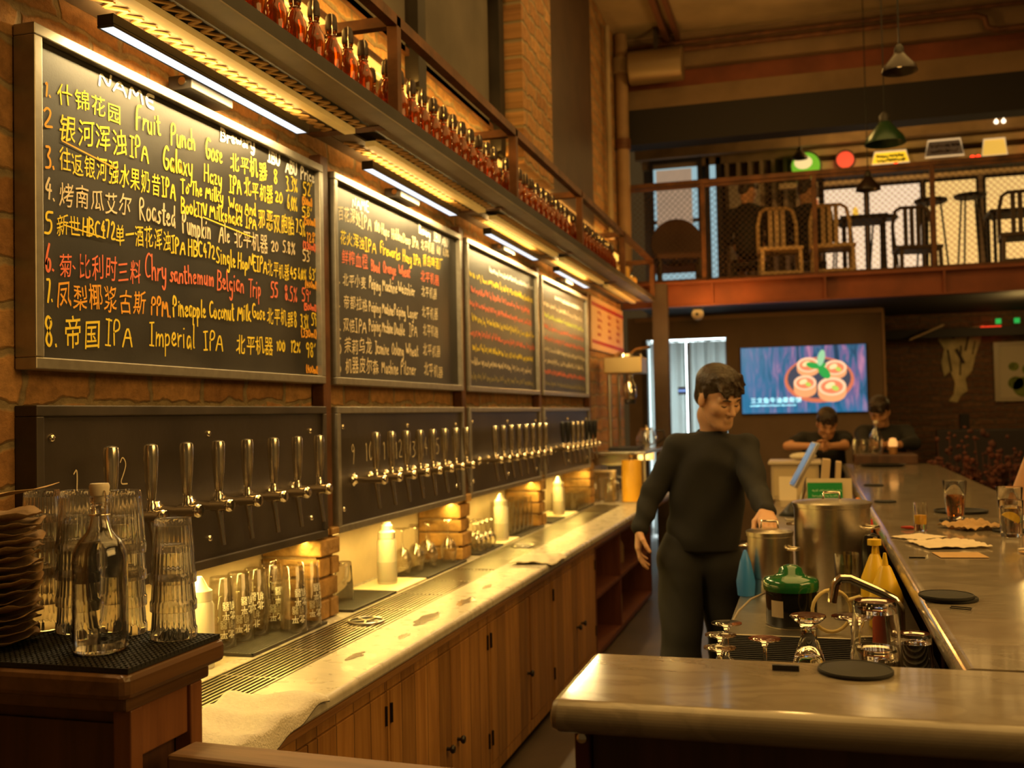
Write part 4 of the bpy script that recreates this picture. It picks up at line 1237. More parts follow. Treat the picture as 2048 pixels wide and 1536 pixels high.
# stack of wavy kraft paper plates
def paper_plate(seed, R=.119):
    r = random.Random(seed); ph = [r.uniform(0,6) for _ in range(4)]
    mb = MB(); n = 56; v = []; rings = []
    def pt(rad, th, z): return (rad*math.cos(th), rad*math.sin(th), z)
    for side in (0, 1):
        for (q, z) in ((.0,0),(.72,0),(.86,.006),(1.0,.0125)):
            if q == 0: rings.append([len(v)]); v.append((0,0,.0009*side)); continue
            ring = []
            for j in range(n):
                th = 2*PI*j/n
                wv = (.0036*math.sin(4*th+ph[0]) + .0030*math.sin(7*th+ph[1]) + .0012*math.sin(17*th+ph[2])) * max(0,(q-.7)/.3)
                rr = R*q*(1 + (.022*math.sin(3*th+ph[3]) + .014*math.sin(11*th+ph[1]))*(q > .9))
                ring.append(len(v)); v.append(pt(rr, th, z + wv + .0009*side))
            rings.append(ring)
    f = []
    for s, base in ((0,0),(1,4)):
        for a, b in zip(rings[base:base+4], rings[base+1:base+4]):
            for j in range(n):
                j2 = (j+1) % n
                q = (a[0], b[j], b[j2]) if len(a) == 1 else (a[j], b[j], b[j2], a[j2])
                f.append(q if s else q[::-1])
    for j in range(n):
        j2 = (j+1) % n; f.append((rings[3][j], rings[3][j2], rings[7][j2], rings[7][j]))
    return mb.add(v, f)
pm = [paper_plate(k).mesh('kraft_plate') for k in range(5)]
for m_ in pm: m_.materials.append(KRAFT); m_.shade_smooth()
NPL = 16
for k in range(NPL):
    lab = 'brown kraft paper plate, %s from the bottom of the stack' % ORD[k]
    q = bpy.data.objects.new('paper_plate', pm[k % 5]); COL.objects.link(q)
    q.location = (-1.607 + rnd.uniform(-.007,.007), 1.692 + rnd.uniform(-.003,.003), ZM + .006 + k*.0162); q.rotation_euler = (0,0,rnd.uniform(0,6))
    tag(q, lab, 'plate', 'stacked kraft plates on the end bar')
q = cloth_grid(lambda u, v: (-1.76+.27*u, 1.59+.20*v, ZM+.006+NPL*.0162+.010+.024*u+.020*u*u*v+.004*math.sin(v*6)), 14, 10, 0, .001)
tag(obj('paper_sheet', q, PAPER, None, 180), 'pale brown paper sheet curling up on top of the plates', 'paper')

# ================================================================== MARBLE BAR (front run and long right run)
o = thing('marble_bar', 'long L-shaped grey marble bar with rounded edge', 'bar counter', (0, 0, 0))
def slab(x0, x1, y0, y1, z0, z1, r=.02):
    return MB().box(x0, x1, y0, y1, z0, z1)
fb = MB()
T = .052; yb, yf = 1.925, 1.575
pr = [(yb,HB)] + [(yf+.026-.026*math.sin(a), HB-.026+.026*math.cos(a)) for a in [PI*k/18 for k in range(19)]] + [(yb,HB-T)]
fb.prism([(-.405, y, z) for y, z in pr], (3.2, 0, 0))
obj('front_slab', fb, MARBLE2, o, None, .012)
XB0, XB1, YB1 = .232, .905, 8.75
pr = [(XB1-.02,HB)] + [(XB0+.026-.026*math.sin(a), HB-.026+.026*math.cos(a)) for a in [PI*k/18 for k in range(19)]] + [(XB1-.02,HB-T)]
rs = MB().prism([(x, 1.928, z) for x, z in pr], (0, YB1-1.928, 0))
rs.box(XB1-.02, XB1+.02, 1.928, YB1-.25, HB-T, HB)
obj('long_slab', rs, MARBLE2, o, None)
obj('front_panel', MB().box(-.35, 2.7, 1.64, 1.86, 0, HB-T-.0005), BARWOOD, o, None)
g = MB()
for k in range(9): g.box(-.349, 2.7, 1.634, 1.6395, .03+.11*k, .03+.11*k+.098)
obj('front_boards', g, BARWOOD, o, None, .002)
obj('corner_post', MB().box(-.375,-.351,1.62,1.88,0,HB-T-.0005), mat('maroon_post', (.10,.022,.016), .5), o, None, .003)
obj('long_panel', MB().box(.34, .80, 1.93, 8.6, 0, HB-T-.0005), BARWOOD, o, None)
obj('fixing_bolt', MB().lathe([(0,0),(.009,0),(.008,.006),(0,.009)], 12, (-.362, 1.619, HB-T-.012), axis=Euler((PI/2,0,0))), CHROME, o)
obj('raised_ledge', MB().box(.33, .80, 8.62, 9.10, HB+.0005, HB+.075), BARWOOD, o, None, .008)

# steel work top behind the long run
UX0, UX1, UZ = -.262, .30, .85
o = thing('steel_worktop', 'stainless steel work counter behind the long bar', 'counter', (0, 0, 0))
obj('top', MB().box(UX0, UX1, 3.17, 8.5, UZ-.03, UZ), STEELD, o, None, .004)
obj('cabinet', MB().box(UX0+.02, UX1-.0, 3.2, 8.45, .08, UZ-.0305), DARKSTEEL, o, None)
g = MB()
for y in (4.2,5.3,6.4,7.5): g.box(UX0+.012, UX0+.0195, y, y+.02, .1, UZ-.04)
obj('door_gap', g, STEEL, o, None)
o = thing('glass_station', 'dark rubber-topped glass drying station behind the front bar', 'glass station', (0, 0, 0))
obj('tray', MB().box(UX0, UX1, 1.95, 3.14, .835, .855), BLACKPL, o, None, .003)
obj('body', MB().box(UX0+.02, UX1, 1.97, 3.12, .08, .8345), DARKSTEEL, o, None)
g = MB()
for k in range(52): g.box(UX0+.01, UX1-.01, 1.965+.0225*k, 1.965+.0225*k+.006, .8555, .859)
obj('ribs', g, RUBBER, o, None)
SZ = .8605

# glasses drying behind the front bar
sg_ = None
for k, (x, y, h) in enumerate(((-.203,2.49,.160),(-.210,2.405,.15),(-.205,2.32,.140))):
    q = thing('wine_glass', ['farthest of three upturned stemmed glasses behind the front bar','middle of three upturned stemmed glasses behind the front bar','nearest of three upturned stemmed glasses behind the front bar'][k], 'glass', (x, y, SZ), group='stemmed glasses drying behind the front bar')
    obj('bowl', MB().lathe(stem_prof(h, .0355, .034, .075), 32), GLASS, q, 60)
q = thing('wine_glass', 'lone upturned stemmed glass between the trio and the snifter', 'glass', (-.112, 2.395, SZ), group='stemmed glasses drying behind the front bar')
obj('bowl', MB().lathe(stem_prof(.147, .0355, .034, .07), 32), GLASS, q, 60)
h = .226
q = thing('snifter', 'upturned thick-footed tulip snifter behind the round coaster', 'glass', (-.016, 2.27, SZ))
obj('bowl', MB().lathe([(0,h),(.036,h),(.0375,h-.003),(.030,h-.010),(.018,h-.02),(.0145,h-.034),(.018,h-.05),(.030,h-.085),(.040,h-.125),(.042,h-.16),(.036,.012),(.034,0),(.032,0),(.034,.012),(.0395,h-.16),(.037,h-.125),(.026,h-.088),(.010,h-.068),(0,h-.064)], 36), GLASS, q, 60)
q = thing('stem_glass', 'upturned tall stemmed beer glass beside the pint pair', 'glass', (.072, 2.24, SZ))
obj('bowl', MB().lathe(stem_prof(.232, .042, .040, .13), 36), GLASS, q, 60)
PGH = .205
bigp = MB().lathe([(0,PGH),(.037,PGH),(.039,PGH-.004),(.042,PGH-.03),(.054,0),(.0512,0),(.037,PGH-.022),(0,PGH-.02)], 36)
q = thing('tall_pint', 'lower of two nested upturned pint glasses behind the front bar', 'glass', (.108, 2.085, SZ), .4, group='nested pint pair behind the front bar')
obj('glass_body', bigp, GLASS, q, 50)
dup(q, (.108, 2.085, SZ+.088), .9, 'upper of two nested upturned pint glasses behind the front bar')
q = thing('tall_pint', 'upturned pint glass half hidden between pint pair and bar edge', 'glass', (.195, 2.30, SZ), 1.1)
obj('glass_body', MB().lathe([(0,.19),(.031,.19),(.033,.186),(.043,0),(.0408,0),(.031,.17),(0,.172)], 32), GLASS, q, 50)
q = thing('glass_dish', 'low clear glass dish at the foot of the pint pair', 'dish', (.182, 1.985, SZ))
obj('dish_body', MB().lathe([(0,0),(.02,0),(.026,.03),(.028,.185),(.026,.185),(.024,.03),(0,.006)], 32), GLASS, q, 50)

# faucet and hose loop
q = thing('bar_faucet', 'curved chrome faucet reaching over the glasses', 'faucet', (.20, 2.72, .8605))
obj('spout', MB().tube([(0,0,.02),(0,0,.165),(-.012,0,.185),(-.04,0,.20),(-.115,.01,.232),(-.138,.01,.232),(-.152,.01,.218),(-.160,.01,.172)], [.011]*5+[.0115]*3, 14), CHROME, q, 80)
obj('base', MB().lathe([(0,0),(.024,0),(.024,.014),(.014,.02),(0,.02)], 20), CHROME, q)
q = thing('rubber_loop', 'pale yellow rubber hose loop standing on the steel counter', 'hose', (.045, 3.22, UZ+.0075))
lp = [(.055*math.sin(2*PI*k/22), .02*math.sin(2*PI*k/22), .062-.062*math.cos(2*PI*k/22)) for k in range(22)]
obj('loop', MB().tube(lp, .0055, 8, closed=True), mat('hose_yellow', (.62,.48,.2), .5), q, 80)
obj('connector', MB().tube([(.045,.017,.09),(.08,.03,.10),(.11,.03,.075)], .007, 8), mat('hose_yellow', (.62,.48,.2), .5), q, 80)

# pots and the green-lidded jar
def pot(name, lab, x, y, r, h, z=UZ+.001, waist=False):
    o = thing(name, lab, 'pot', (x, y, z))
    z0 = 0
    if waist: obj('stand_ring', MB().lathe([(r*.98,0),(r*1.06,0),(r*1.0,.012),(r*.97,.055),(r*.90,.056),(r*.93,.01)], 40), STEEL, o); z0 = .0565
    obj('body', MB().lathe([(0,z0),(r*.97,z0),(r,z0+.008),(r,h-.03),(r*1.03,h-.028),(r*1.03,h-.02),(0,h-.02)], 48), STEEL, o, 50)
    lid = obj('lid', MB().lathe([(0,h-.0195),(r*1.05,h-.0195),(r*1.05,h-.012),(r*.95,h-.008),(r*.3,h-.001),(0,h)], 48), STEEL, o, 50)
    obj('lid_knob', MB().tube([(-.03,0,h-.004),(-.028,0,h+.024),(.028,0,h+.024),(.03,0,h-.004)], .005, 8), CHROME, lid, 80)
    for s in (-.45, PI-.45):
        a = MB().tube([(r*math.cos(s-.25), r*math.sin(s-.25), h*.70),((r+.03)*math.cos(s-.22), (r+.03)*math.sin(s-.22), h*.70),((r+.03)*math.cos(s+.22), (r+.03)*math.sin(s+.22), h*.70),(r*math.cos(s+.25), r*math.sin(s+.25), h*.70)], .0055, 8)
        obj('handle', a, CHROME, o, 80)
    return o
pot('stock_pot', 'smaller shiny steel pot under the bartender hand', -.155, 3.92, .082, .235, waist=True)
pot('stock_pot', 'larger steel pot with wide rimmed lid beside the bar', .068, 4.06, .137, .33)
q = thing('lidded_jar', 'black jar with glossy green lid on the steel counter', 'jar', (-.072, 3.33, UZ+.001))
obj('jar_body', MB().lathe([(0,.004),(.074,.004),(.077,.008),(.077,.11),(0,.11)], 36), mat('jar_black', (.008,.008,.008), .12), q, 50)
obj('glass_base', MB().lathe([(0,0),(.080,0),(.080,.0038),(0,.0038)], 36), STEEL, q)
obj('lid', MB().lathe([(0,.1105),(.082,.1105),(.084,.118),(.084,.138),(.078,.147),(.048,.154),(.038,.162),(.033,.178),(.018,.186),(0,.188)], 36), mat('green_lid', (.012,.11,.03), .12, coat=.8), q, 60)
lb = MB(); 
for k in range(5):
    a0, a1 = -2.42+.11*k, -2.42+.11*(k+1)
    lb.poly([(.0776*math.cos(a0), .0776*math.sin(a0), .035),(.0776*math.cos(a1), .0776*math.sin(a1), .035),(.0776*math.cos(a1), .0776*math.sin(a1), .085),(.0776*math.cos(a0), .0776*math.sin(a0), .085-.0)])
obj('label_sticker', lb, mat('sticker', (.42,.33,.22), .6), q, 180)
obj('cord', MB().tube([(-.079,-.02,.10),(-.12,-.05,.085),(-.155,-.09,.055),(-.185,-.14,.008)], .0035, 8), mat('grey_cord', (.3,.25,.18), .5), q, 80)
tag(obj('blue_sponge', MB().lathe([(0,0),(.03,0),(.034,.05),(.02,.12),(.006,.16),(0,.165)], 14, (-.240, 3.838, UZ+.001)), mat('blue_bag', (.03,.18,.55), .4), None), 'bright blue plastic bag tucked beside the smaller pot', 'bag')

# pump bottles, tall glass and tools against the bar
YEL = mat('yellow_plastic', (.72,.47,.02), .35, sss=.1)
for k, (x, y, pump) in enumerate(((.175, 3.30, True),(.185, 3.00, False))):
    q = thing('sauce_bottle', ['yellow cone-topped pump bottle behind the faucet','yellow cone-topped bottle partly hidden by the bar edge'][k], 'bottle', (x, y, UZ+.001 if k == 0 else SZ))
    obj('body', MB().lathe([(0,0),(.042,0),(.043,.004),(.043,.13),(0,.13)], 26), [YEL, mat('red_sauce', (.35,.05,.015), .4)][k], q, 50)
    obj('cone_top', MB().lathe([(0,.1305),(.046,.1305),(.046,.14),(.040,.16),(.016,.222),(.012,.228),(0,.228)], 26), YEL, q, 50)
    if pump:
        obj('pump', MB().lathe([(0,.2285),(.006,.2285),(.006,.252),(.020,.255),(.020,.272),(0,.274)], 18), YEL, q, 50)
    else:
        obj('nozzle', MB().lathe([(0,.2285),(.009,.2285),(.004,.262),(0,.263)], 18), YEL, q, 50)
q = thing('tool_glass', 'tall clear glass holding tongs beside the yellow pump', 'glass', (.10, 3.52, UZ+.001))
obj('glass_body', MB().lathe([(0,0),(.036,0),(.040,.20),(.038,.20),(.034,.006),(0,.006)], 28), THIN, q, 50)
q = thing('bar_tongs', 'open steel tongs leaning by the yellow bottles', 'tongs', (.185, 3.45, UZ+.001))
obj('arm', MB().bar((-.035,0,.0),(0,0,.26),.010,.003), CHROME, q); obj('arm', MB().bar((.035,.01,.0),(.002,0,.26),.010,.003), CHROME, q)
q = thing('tall_can', 'dark rounded shaker standing under the bar edge', 'shaker', (.19, 3.72, UZ+.001))
obj('body', MB().lathe([(0,0),(.036,0),(.040,.10),(.036,.20),(.025,.235),(0,.245)], 24), mat('shaker_black', (.02,.016,.013), .2, .6), q, 50)
q = thing('red_bottle', 'small orange-red sauce bottle beside the larger pot', 'bottle', (.215, 4.35, UZ+.001))
obj('body', MB().lathe([(0,0),(.03,0),(.032,.12),(.014,.16),(.012,.20),(0,.20)], 20), mat('orange_sauce', (.62,.16,.015), .35), q, 50)
obj('cap', MB().lathe([(0,.2005),(.014,.2005),(.012,.225),(0,.226)], 16), mat('red_cap', (.5,.03,.02), .4), q)
for k, (x, y) in enumerate(((.20,4.62),(.215,4.85),(.21,5.1))):
    q = thing('bitters_bottle', 'small dark bottle under the bar edge, %s past the orange bottle' % ORD[k], 'bottle', (x, y, UZ+.001), group='small bottles under the bar edge')
    obj('body', MB().lathe([(0,0),(.026,0),(.026,.10),(.011,.13),(.011,.17),(0,.17)], 18), mat('bitters', (.07,.03,.015), .15), q, 50)
    obj('cap', MB().lathe([(0,.1705),(.012,.1705),(.012,.19),(0,.19)], 14), [BLACKPL, mat('red_cap', (.5,.03,.02), .4), CHROME][k], q)
q = thing('hanging_strap', 'orange rubber strap hooked at the bar edge', 'strap', (.215, 5.45, 1.02))
obj('strap_loop', MB().tube([(0,0,-.0),(.0,-.02,.03),(.0,-.05,.045),(.0,-.09,.03),(0,-.10,-.02),(0,-.09,-.12)], .012, 8), mat('orange_strap', (.65,.20,.02), .5), q, 80)

# till area at the far end of the steel counter
q = thing('tablet_till', 'thin tablet till tilted back on its stand', 'tablet', (-.075, 6.5, UZ+.001), .15)
ca = MB().rbox((-.03,0,.295),(.30,.012,.235),(0,0,0))
obj('stand_foot', MB().box(-.09,.09,-.06,.06,0,.01), STEEL, q, None, .003); obj('stand_arm', MB().tube([(0,0,.01),(.01,.0,.12),(.05,.0,.25)], .012, 10), STEEL, q)
obj('screen_body', MB().rbox((.035,.0,.33),(.022,.20,.30),(0,.50,0)), mat('tablet_silver', (.55,.52,.48), .3, .8), q, None, .004)
obj('screen', MB().rbox((.0225,.0,.3365),(.002,.18,.28),(0,.50,0)), mat('tablet_screen', (.05,.06,.10), .1, emit=(.35,.5,.9), es=.10), q, None)
q = thing('menu_stand', 'pair of upright pale wooden menu boards beside the tablet', 'menu', (.085, 6.2, UZ+.001))
obj('board', MB().rbox((-.02,0,.20),(.045,.14,.36),(0,.10,0)), mat('menu_wood', (.50,.36,.2), .5), q, None, .003)
obj('board', MB().rbox((.05,.0,.19),(.03,.14,.35),(0,.08,0)), mat('menu_wood', (.5,.36,.2), .5), q, None, .003)
obj('foot', MB().box(-.07,.10,-.08,.08,0,.012), BLACKPL, q, None)
q = thing('menu_card', 'green printed card leaning in a holder beside the bar', 'card', (.06, 5.3, UZ+.001), 0.05)
obj('card', MB().rbox((0,0,.22),(.165,.004,.17),(-.12,0,0)), mat('card_green', (.012,.25,.06), .4), q, None)
obj('pale_border', MB().rbox((.02,.01,.225),(.215,.004,.20),(-.12,0,0)), mat('card_pale', (.62,.5,.32), .5), q, None, .0)
g = MB(); 
for k in range(5): scribble(g, (-.06, .145+.026*k+ (.01 if k > 2 else 0)), (.06, .145+.026*k+(.01 if k > 2 else 0)), .014, lambda u, v: (u, -.0035+.12*(v-.22), v), .003)
obj('card_print', g, mat('card_print', (.35,.62,.35), .5), q, None)
obj('holder', MB().box(-.10,.10,-.05,.06,0,.10).box(-.10,.10,.04,.06,.10,.16), mat('holder_clear', (.55,.45,.3), .2), q, None, .004)
obj('clip', MB().tube([(.06,-.03,.17),(.09,-.05,.20),(.12,-.04,.17),(.12,-.03,.12)], .007, 8), BLACKPL, q, 80)
q = thing('spray_gun', 'dark curved soda gun hose by the green card', 'soda gun', (.13, 5.05, UZ+.001))
obj('hose', MB().tube([(0,.0,.0),(-.02,0,.10),(-.05,0,.19),(-.11,0,.205),(-.15,0,.17),(-.15,0,.14)], .009, 10), BLACKPL, q, 80)
obj('nozzle', MB().cyl((-.15,0,.138),(-.15,0,.10),.014), CHROME, q)
q = thing('till_cabinet', 'pale square cabinet behind the bartender elbow', 'cabinet', (-.10, 8.05, UZ+.001))
obj('body', MB().box(-.19,.15,-.15,.20,0,.26), mat('cab_pale', (.40,.31,.19), .5), q, None, .004)
obj('top', MB().box(-.21,.17,-.17,.22,.2605,.285), mat('cab_top', (.52,.43,.3), .4), q, None, .006)
obj('door', MB().box(-.17,.13,-.156,-.151,.03,.23), mat('cab_pale2', (.47,.36,.2), .4), q, None)
tag(obj('towel_pile', MB().ball((-.06,8.05,UZ+.30), .1, 14, (1,.8,.28)), CLOTH2, None, 180), 'heaped cream cloth on top of the pale cabinet', 'cloth')
bpy.data.objects['towel_pile'].location.z = .0155
q = thing('paper_note', 'upright blank pale note card in front of the cabinet', 'card', (-.16, 7.3, UZ+.001))
obj('card', MB().rbox((0,0,.13),(.115,.004,.16),(-.08,0,0)), mat('card_cream', (.72,.60,.40), .6), q, None)
obj('foot', MB().box(-.05,.05,-.02,.05,0,.05), mat('card_foot', (.45,.36,.24), .5), q, None, .004)
q = thing('paper_pad', 'dark peaked cloth beside a pale tray on the steel counter', 'cloth', (-.13, 6.75, UZ+.001))
obj('cloth', MB().lathe([(0,.09),(.02,.07),(.055,.03),(.085,0),(0,0)], 9), BLACKPL, q, 180)
obj('tray', MB().box(.06,.20,-.10,.10,0,.03), mat('tray_cream', (.66,.55,.36), .5), q, None, .006)

# ------------------------------------------------------------------ things on the long bar
ZB = HB + .001
def coaster(lab, x, y, r=.062, z=ZB, n=1, mt_=RUBBER):
    o = thing('coaster', lab, 'coaster', (x, y, z), group='round black coasters')
    obj('disc', MB().lathe([(0,0),(r-.001,0),(r,.001),(r,.0045),(r-.002,.0055),(0,.0055)], 44), mt_, o, 50)
    obj('rim', MB().lathe([(r-.004,.0056),(r-.001,.0056),(r-.001,.0063),(r-.004,.0063)], 44), mt_, o, 50)
coaster('round black coaster on the front marble run by the snifter', .062, 1.862)
coaster('lower of two stacked black coasters on the long bar', .300, 2.60, .062)
coaster('upper of two stacked black coasters, slid slightly off', .292, 2.592, .061, ZB+.0068)
coaster('black coaster under the amber pint', .534, 4.36, .06)
coaster('black coaster under the dark pint at the far side', .672, 4.02, .06)
tag(obj('coaster_strip', MB().box(-.075,-.03,1.845,1.853,ZB,ZB+.009), BLACKPL, None, None), 'small black bar strip lying beside the round coaster', 'strip')
tag(obj('hair_clip', MB().tube([(.285,2.47,ZB+.003),(.325,2.455,ZB+.003),(.33,2.475,ZB+.003),(.29,2.49,ZB+.003)], .0015, 6, closed=True), BLACKPL, None), 'thin black wire clip beside the stacked coasters', 'clip')
def beer(name, lab, x, y, h, r0, r1, lv, col, rib=False, z=ZB):
    o = thing(name, lab, 'glass', (x, y, z))
    k = lambda t: r0 + (r1-r0)*t
    obj('glass_body', MB().lathe([(0,0),(r0-.002,0),(r0,.003),(r1,h-.002),(r1-.001,h),(r1-.0022,h),(k(.1)-.003,.014),(0,.012)], 40, rib=(24,.012,.01,h*.75) if rib else None), GLASS, o, 50)
    q = lv*h
    obj('drink', MB().lathe([(0,.0125),(k(.1)-.0034,.0145),(k(lv)-.0034,q),(0,q)], 32), col, o, 60)
    return o
BEER = mat('amber_beer', (.62,.20,.02), .0, trans=1.0, ior=1.34); DBEER = mat('dark_beer', (.16,.045,.012), .02, trans=.9, ior=1.34)
beer('beer_glass', 'half-drunk pint of amber beer on a coaster', .534, 4.36, .15, .031, .044, .60, BEER, z=ZB+.0072)
beer('beer_glass', 'dark beer pint behind the ribbed lemon glass', .672, 4.02, .15, .031, .044, .62, DBEER, z=ZB+.0072)
o = beer('lemon_glass', 'ribbed water glass with a lemon slice at the far side', .648, 3.86, .125, .034, .040, .78, WATER, True)
ls = MB()
for k in range(12): ls.poly([(.0,0,.075)] + [(.026*math.cos(a), .026*math.sin(a)*.3, .075+.026*math.sin(a)*.9) for a in (PI*k/12+.5, PI*(k+1)/12+.5)])
obj('lemon_slice', MB().prism([(.024*math.cos(a)-.004, -.004, .060+.024*math.sin(a)) for a in [ -.6+PI*k/10 for k in range(11)]], (0,.006,0)), mat('lemon', (.80,.52,.03), .4), o, None)
o = thing('shot_glass', 'tall clear shot glass with yellow juice at the bottom', 'glass', (.372, 4.0, ZB))
obj('glass_body', MB().lathe([(0,0),(.0215,0),(.0225,.003),(.0245,.104),(.023,.104),(.0205,.025),(0,.024)], 32), GLASS, o, 50)
obj('drink', MB().lathe([(0,.0245),(.0201,.0255),(.0212,.058),(0,.058)], 28), mat('yellow_juice', (.75,.42,.01), .3, sss=.2), o, 50)
tag(obj('chili', MB().tube([(.31,4.06,ZB+.006),(.325,4.05,ZB+.007),(.345,4.055,ZB+.006),(.36,4.05,ZB+.004)], [.003,.006,.0065,.002], 8), mat('chili_red', (.42,.03,.015), .35), None, 80), 'small red dried chilli lying beside the shot glass', 'chilli')
def nap(lab, cx, cy, sx, sy, rot, m, amp, name='napkin', z=ZB, sheets=1, seed=0):
    r = random.Random(seed); a = [r.uniform(0,6) for _ in range(6)]
    c, s = math.cos(rot), math.sin(rot)
    def P(u, v):
        x, y = (u-.5)*sx, (v-.5)*sy
        zz = amp*(abs(math.sin(u*7+a[0]+v*3))*.5 + abs(math.sin(v*9+a[1]-u*4))*.5)*(.35+.65*math.sin(PI*u)*math.sin(PI*v)) + amp*.3*abs(math.sin(u*17+a[2]))*abs(math.sin(v*15+a[3]))
        return (cx + x*c - y*s, cy + x*s + y*c, z + .0008 + zz)
    return tag(obj(name, cloth_grid(P, 22, 22, 0, .0014), m, None, 25 if amp else None), lab, 'napkin')
nap('flat folded brown paper napkin on the long bar', .420, 3.36, .135, .115, .12, PAPER, 0, 'folded_napkin', seed=1)
nap('crumpled white napkin behind the flat brown one', .415, 3.60, .20, .19, .3, PAPERW, .016, seed=2)
nap('thin torn white tissue beside the crumpled napkin', .345, 3.80, .15, .12, .8, PAPERW, .006, seed=3)
nap('crumpled brown paper wrapper beside the amber pint', .555, 4.10, .17, .17, .5, PAPER, .032, 'paper_wrapper', seed=4)
tag(obj('cable_clip', MB().box(.27,.315,3.28,3.286,ZB,ZB+.004), BLACKPL, None, None), 'short black stick lying at the bar edge', 'stick')
tag(obj('drink_tray', MB().lathe([(0,0),(.10,0),(.106,.004),(.106,.010),(.10,.010),(.098,.005),(0,.005)], 36, (.60,4.72,ZB)), BLACKPL, None), 'black round tray behind the amber pint', 'tray')
q = thing('pen', 'slim pale pen at the far side of the long bar', 'pen', (.655, 3.52, ZB+.004), .5)
obj('barrel', MB().cyl((-.06,0,0),(.05,0,0),.004), mat('pen_pale', (.6,.5,.36), .3), q); obj('tip', MB().cyl((.0502,0,0),(.066,0,0),.004,.001), CHROME, q)
q = thing('bill_folder', 'brown bill folder with a metal clip at the bar edge', 'folder', (.70, 3.42, ZB), .4)
obj('cover', MB().box(-.09,.09,-.06,.06,0,.006), PAPER, q, None, .002); obj('clip', MB().box(-.06,.06,.045,.056,.0062,.012), CHROME, q, None)
coaster('black coaster lying flat in the middle of the long bar', .33, 5.2, .05)
coaster('black coaster near the till on the long bar', .34, 6.3, .055)
# far end of the bar
q = thing('serving_tray', 'dark oval serving tray at the far end of the bar', 'tray', (.52, 8.35, ZB))
obj('tray_body', MB().lathe([(0,0),(.14,0),(.16,.006),(.17,.018),(.165,.018),(.155,.008),(0,.005)], 32), BLACKPL, q, 50)
q.scale = (1.0,.8,1)
ZL = HB + .0765
for k, (x, y) in enumerate(((.355,8.70),(.425,8.72),(.36,8.80))):
    q = thing('water_tumbler', ['clear tumbler nearest the aisle at the far bar end','clear tumbler next to the water carafe at the far bar end','clear tumbler behind the other two at the far bar end'][k], 'glass', (x, y, ZL), group='clear tumblers at the far bar end')
    obj('glass_body', MB().lathe([(0,0),(.033,0),(.036,.12),(.034,.12),(.031,.008),(0,.008)], 22), THIN, q, 50)
    obj('drink', MB().lathe([(0,.009),(.0305,.009),(.0325,.07),(0,.07)], 20), WATER, q, 50)
q = thing('water_carafe', 'clear swing-top water bottle at the far end of the bar', 'bottle', (.50, 8.72, ZL))
obj('glass_body', MB().lathe([(0,0),(.048,0),(.05,.01),(.05,.13),(.04,.17),(.018,.20),(.017,.245),(.014,.245),(.014,.20),(.036,.165),(.046,.13),(.046,.01),(0,.006)], 24), THIN, q, 60)
obj('water', MB().lathe([(0,.007),(.0455,.0105),(.0455,.12),(0,.12)], 22), WATER, q, 60)
obj('stopper', MB().lathe([(0,.246),(.018,.246),(.018,.268),(0,.27)], 16), mat('pale_stopper', (.7,.6,.45), .5), q)
q = thing('candle_glass', 'small lit candle lamp beside the far water bottle', 'candle', (.625, 8.72, ZL))
obj('cup', MB().lathe([(0,0),(.03,0),(.034,.06),(.032,.06),(.028,.006),(0,.006)], 20), mat('candle_cup', (.45,.22,.07), .4, trans=.3), q, 50)
obj('flame_shade', MB().lathe([(0,.061),(.034,.061),(.036,.09),(.022,.125),(0,.13)], 20), mat('candle_glow', (.8,.45,.15), .5, emit=(1,.5,.14), es=.7), q, 60)
# ================================================================== BACKGROUND SHELL
CONC = mat('concrete_warm', (.33,.235,.13), .85, var=.3, vs=1.6, bump=.2, bs=12)
CONCD = mat('concrete_dark', (.20,.125,.065), .85, var=.25, vs=2)
BROWN = mat('brown_wall', (.17,.112,.070), .75, var=.12, vs=3)
FU = 2.671
DARK = mat('dark_paint', (.014,.010,.009), .75)
struct('ceiling', MB().box(-2.15, 6.5, -.5, 10.2, 5.25, 5.4), CONC)
struct('ceiling_upper', MB().box(-2.15, 6.5, 10.6, 14.4, 4.95, 5.1), mat('ceiling_board', (.42,.28,.14), .7, var=.2, vs=3, stretch=(.2,1,1)))
j = MB()
for k in range(6): j.box(-2.1, 6.4, 10.9+.6*k, 11.0+.6*k, 4.80, 4.949)
struct('trim_10', j, mat('joist_wood', (.26,.155,.07), .7, var=.25, vs=4))
struct('trim_11', MB().box(-2.15, 6.5, 10.2, 10.45, 4.19, 4.54), DARK)
struct('trim_12', MB().box(-2.15, 6.5, 10.2, 10.4, 4.541, 4.73), CONCD)
struct('trim_13', MB().box(-2.15, 6.5, 10.32, 10.5, 4.731, 4.93), RUSTRED)
struct('trim_14', MB().box(-2.15, 6.5, 10.2, 10.4, 4.931, 5.249), CONCD)
tr = MB()
for (xa, w_) in ((-1.28,.05),(-1.17,.04)): tr.box(xa, xa+w_, 5.0, 10.19, 5.17, 5.249)
tr.box(-1.5, -1.1, 8.2, 8.28, 5.16, 5.2)
struct('trim_6', tr, mat('track_red', (.16,.06,.03), .6))
o = thing('ceiling_pipe', 'pair of rusty pipes running across under the ceiling', 'pipe', (0, 10.1, 5.06))
obj('pipe', MB().tube([(-1.65,0,0),(1.55,0,0),(1.62,0,-.03),(1.64,0,-.12),(1.72,0,-.15),(2.6,0,-.15)], .026, 10), RUST, o, 80)
obj('pipe', MB().tube([(-1.65,0,.07),(2.6,0,.07)], .018, 10), RUST, o, 80)
o = thing('air_duct', 'short wide round duct under the ceiling by the corner pipes', 'duct', (-1.34, 9.93, 4.87))
obj('drum', MB().lathe([(0,-.26),(.15,-.26),(.16,-.25),(.16,.25),(.15,.26),(0,.26)], 28, axis=Euler((0,PI/2,0))), mat('duct_metal', (.34,.24,.13), .4, .6), o)
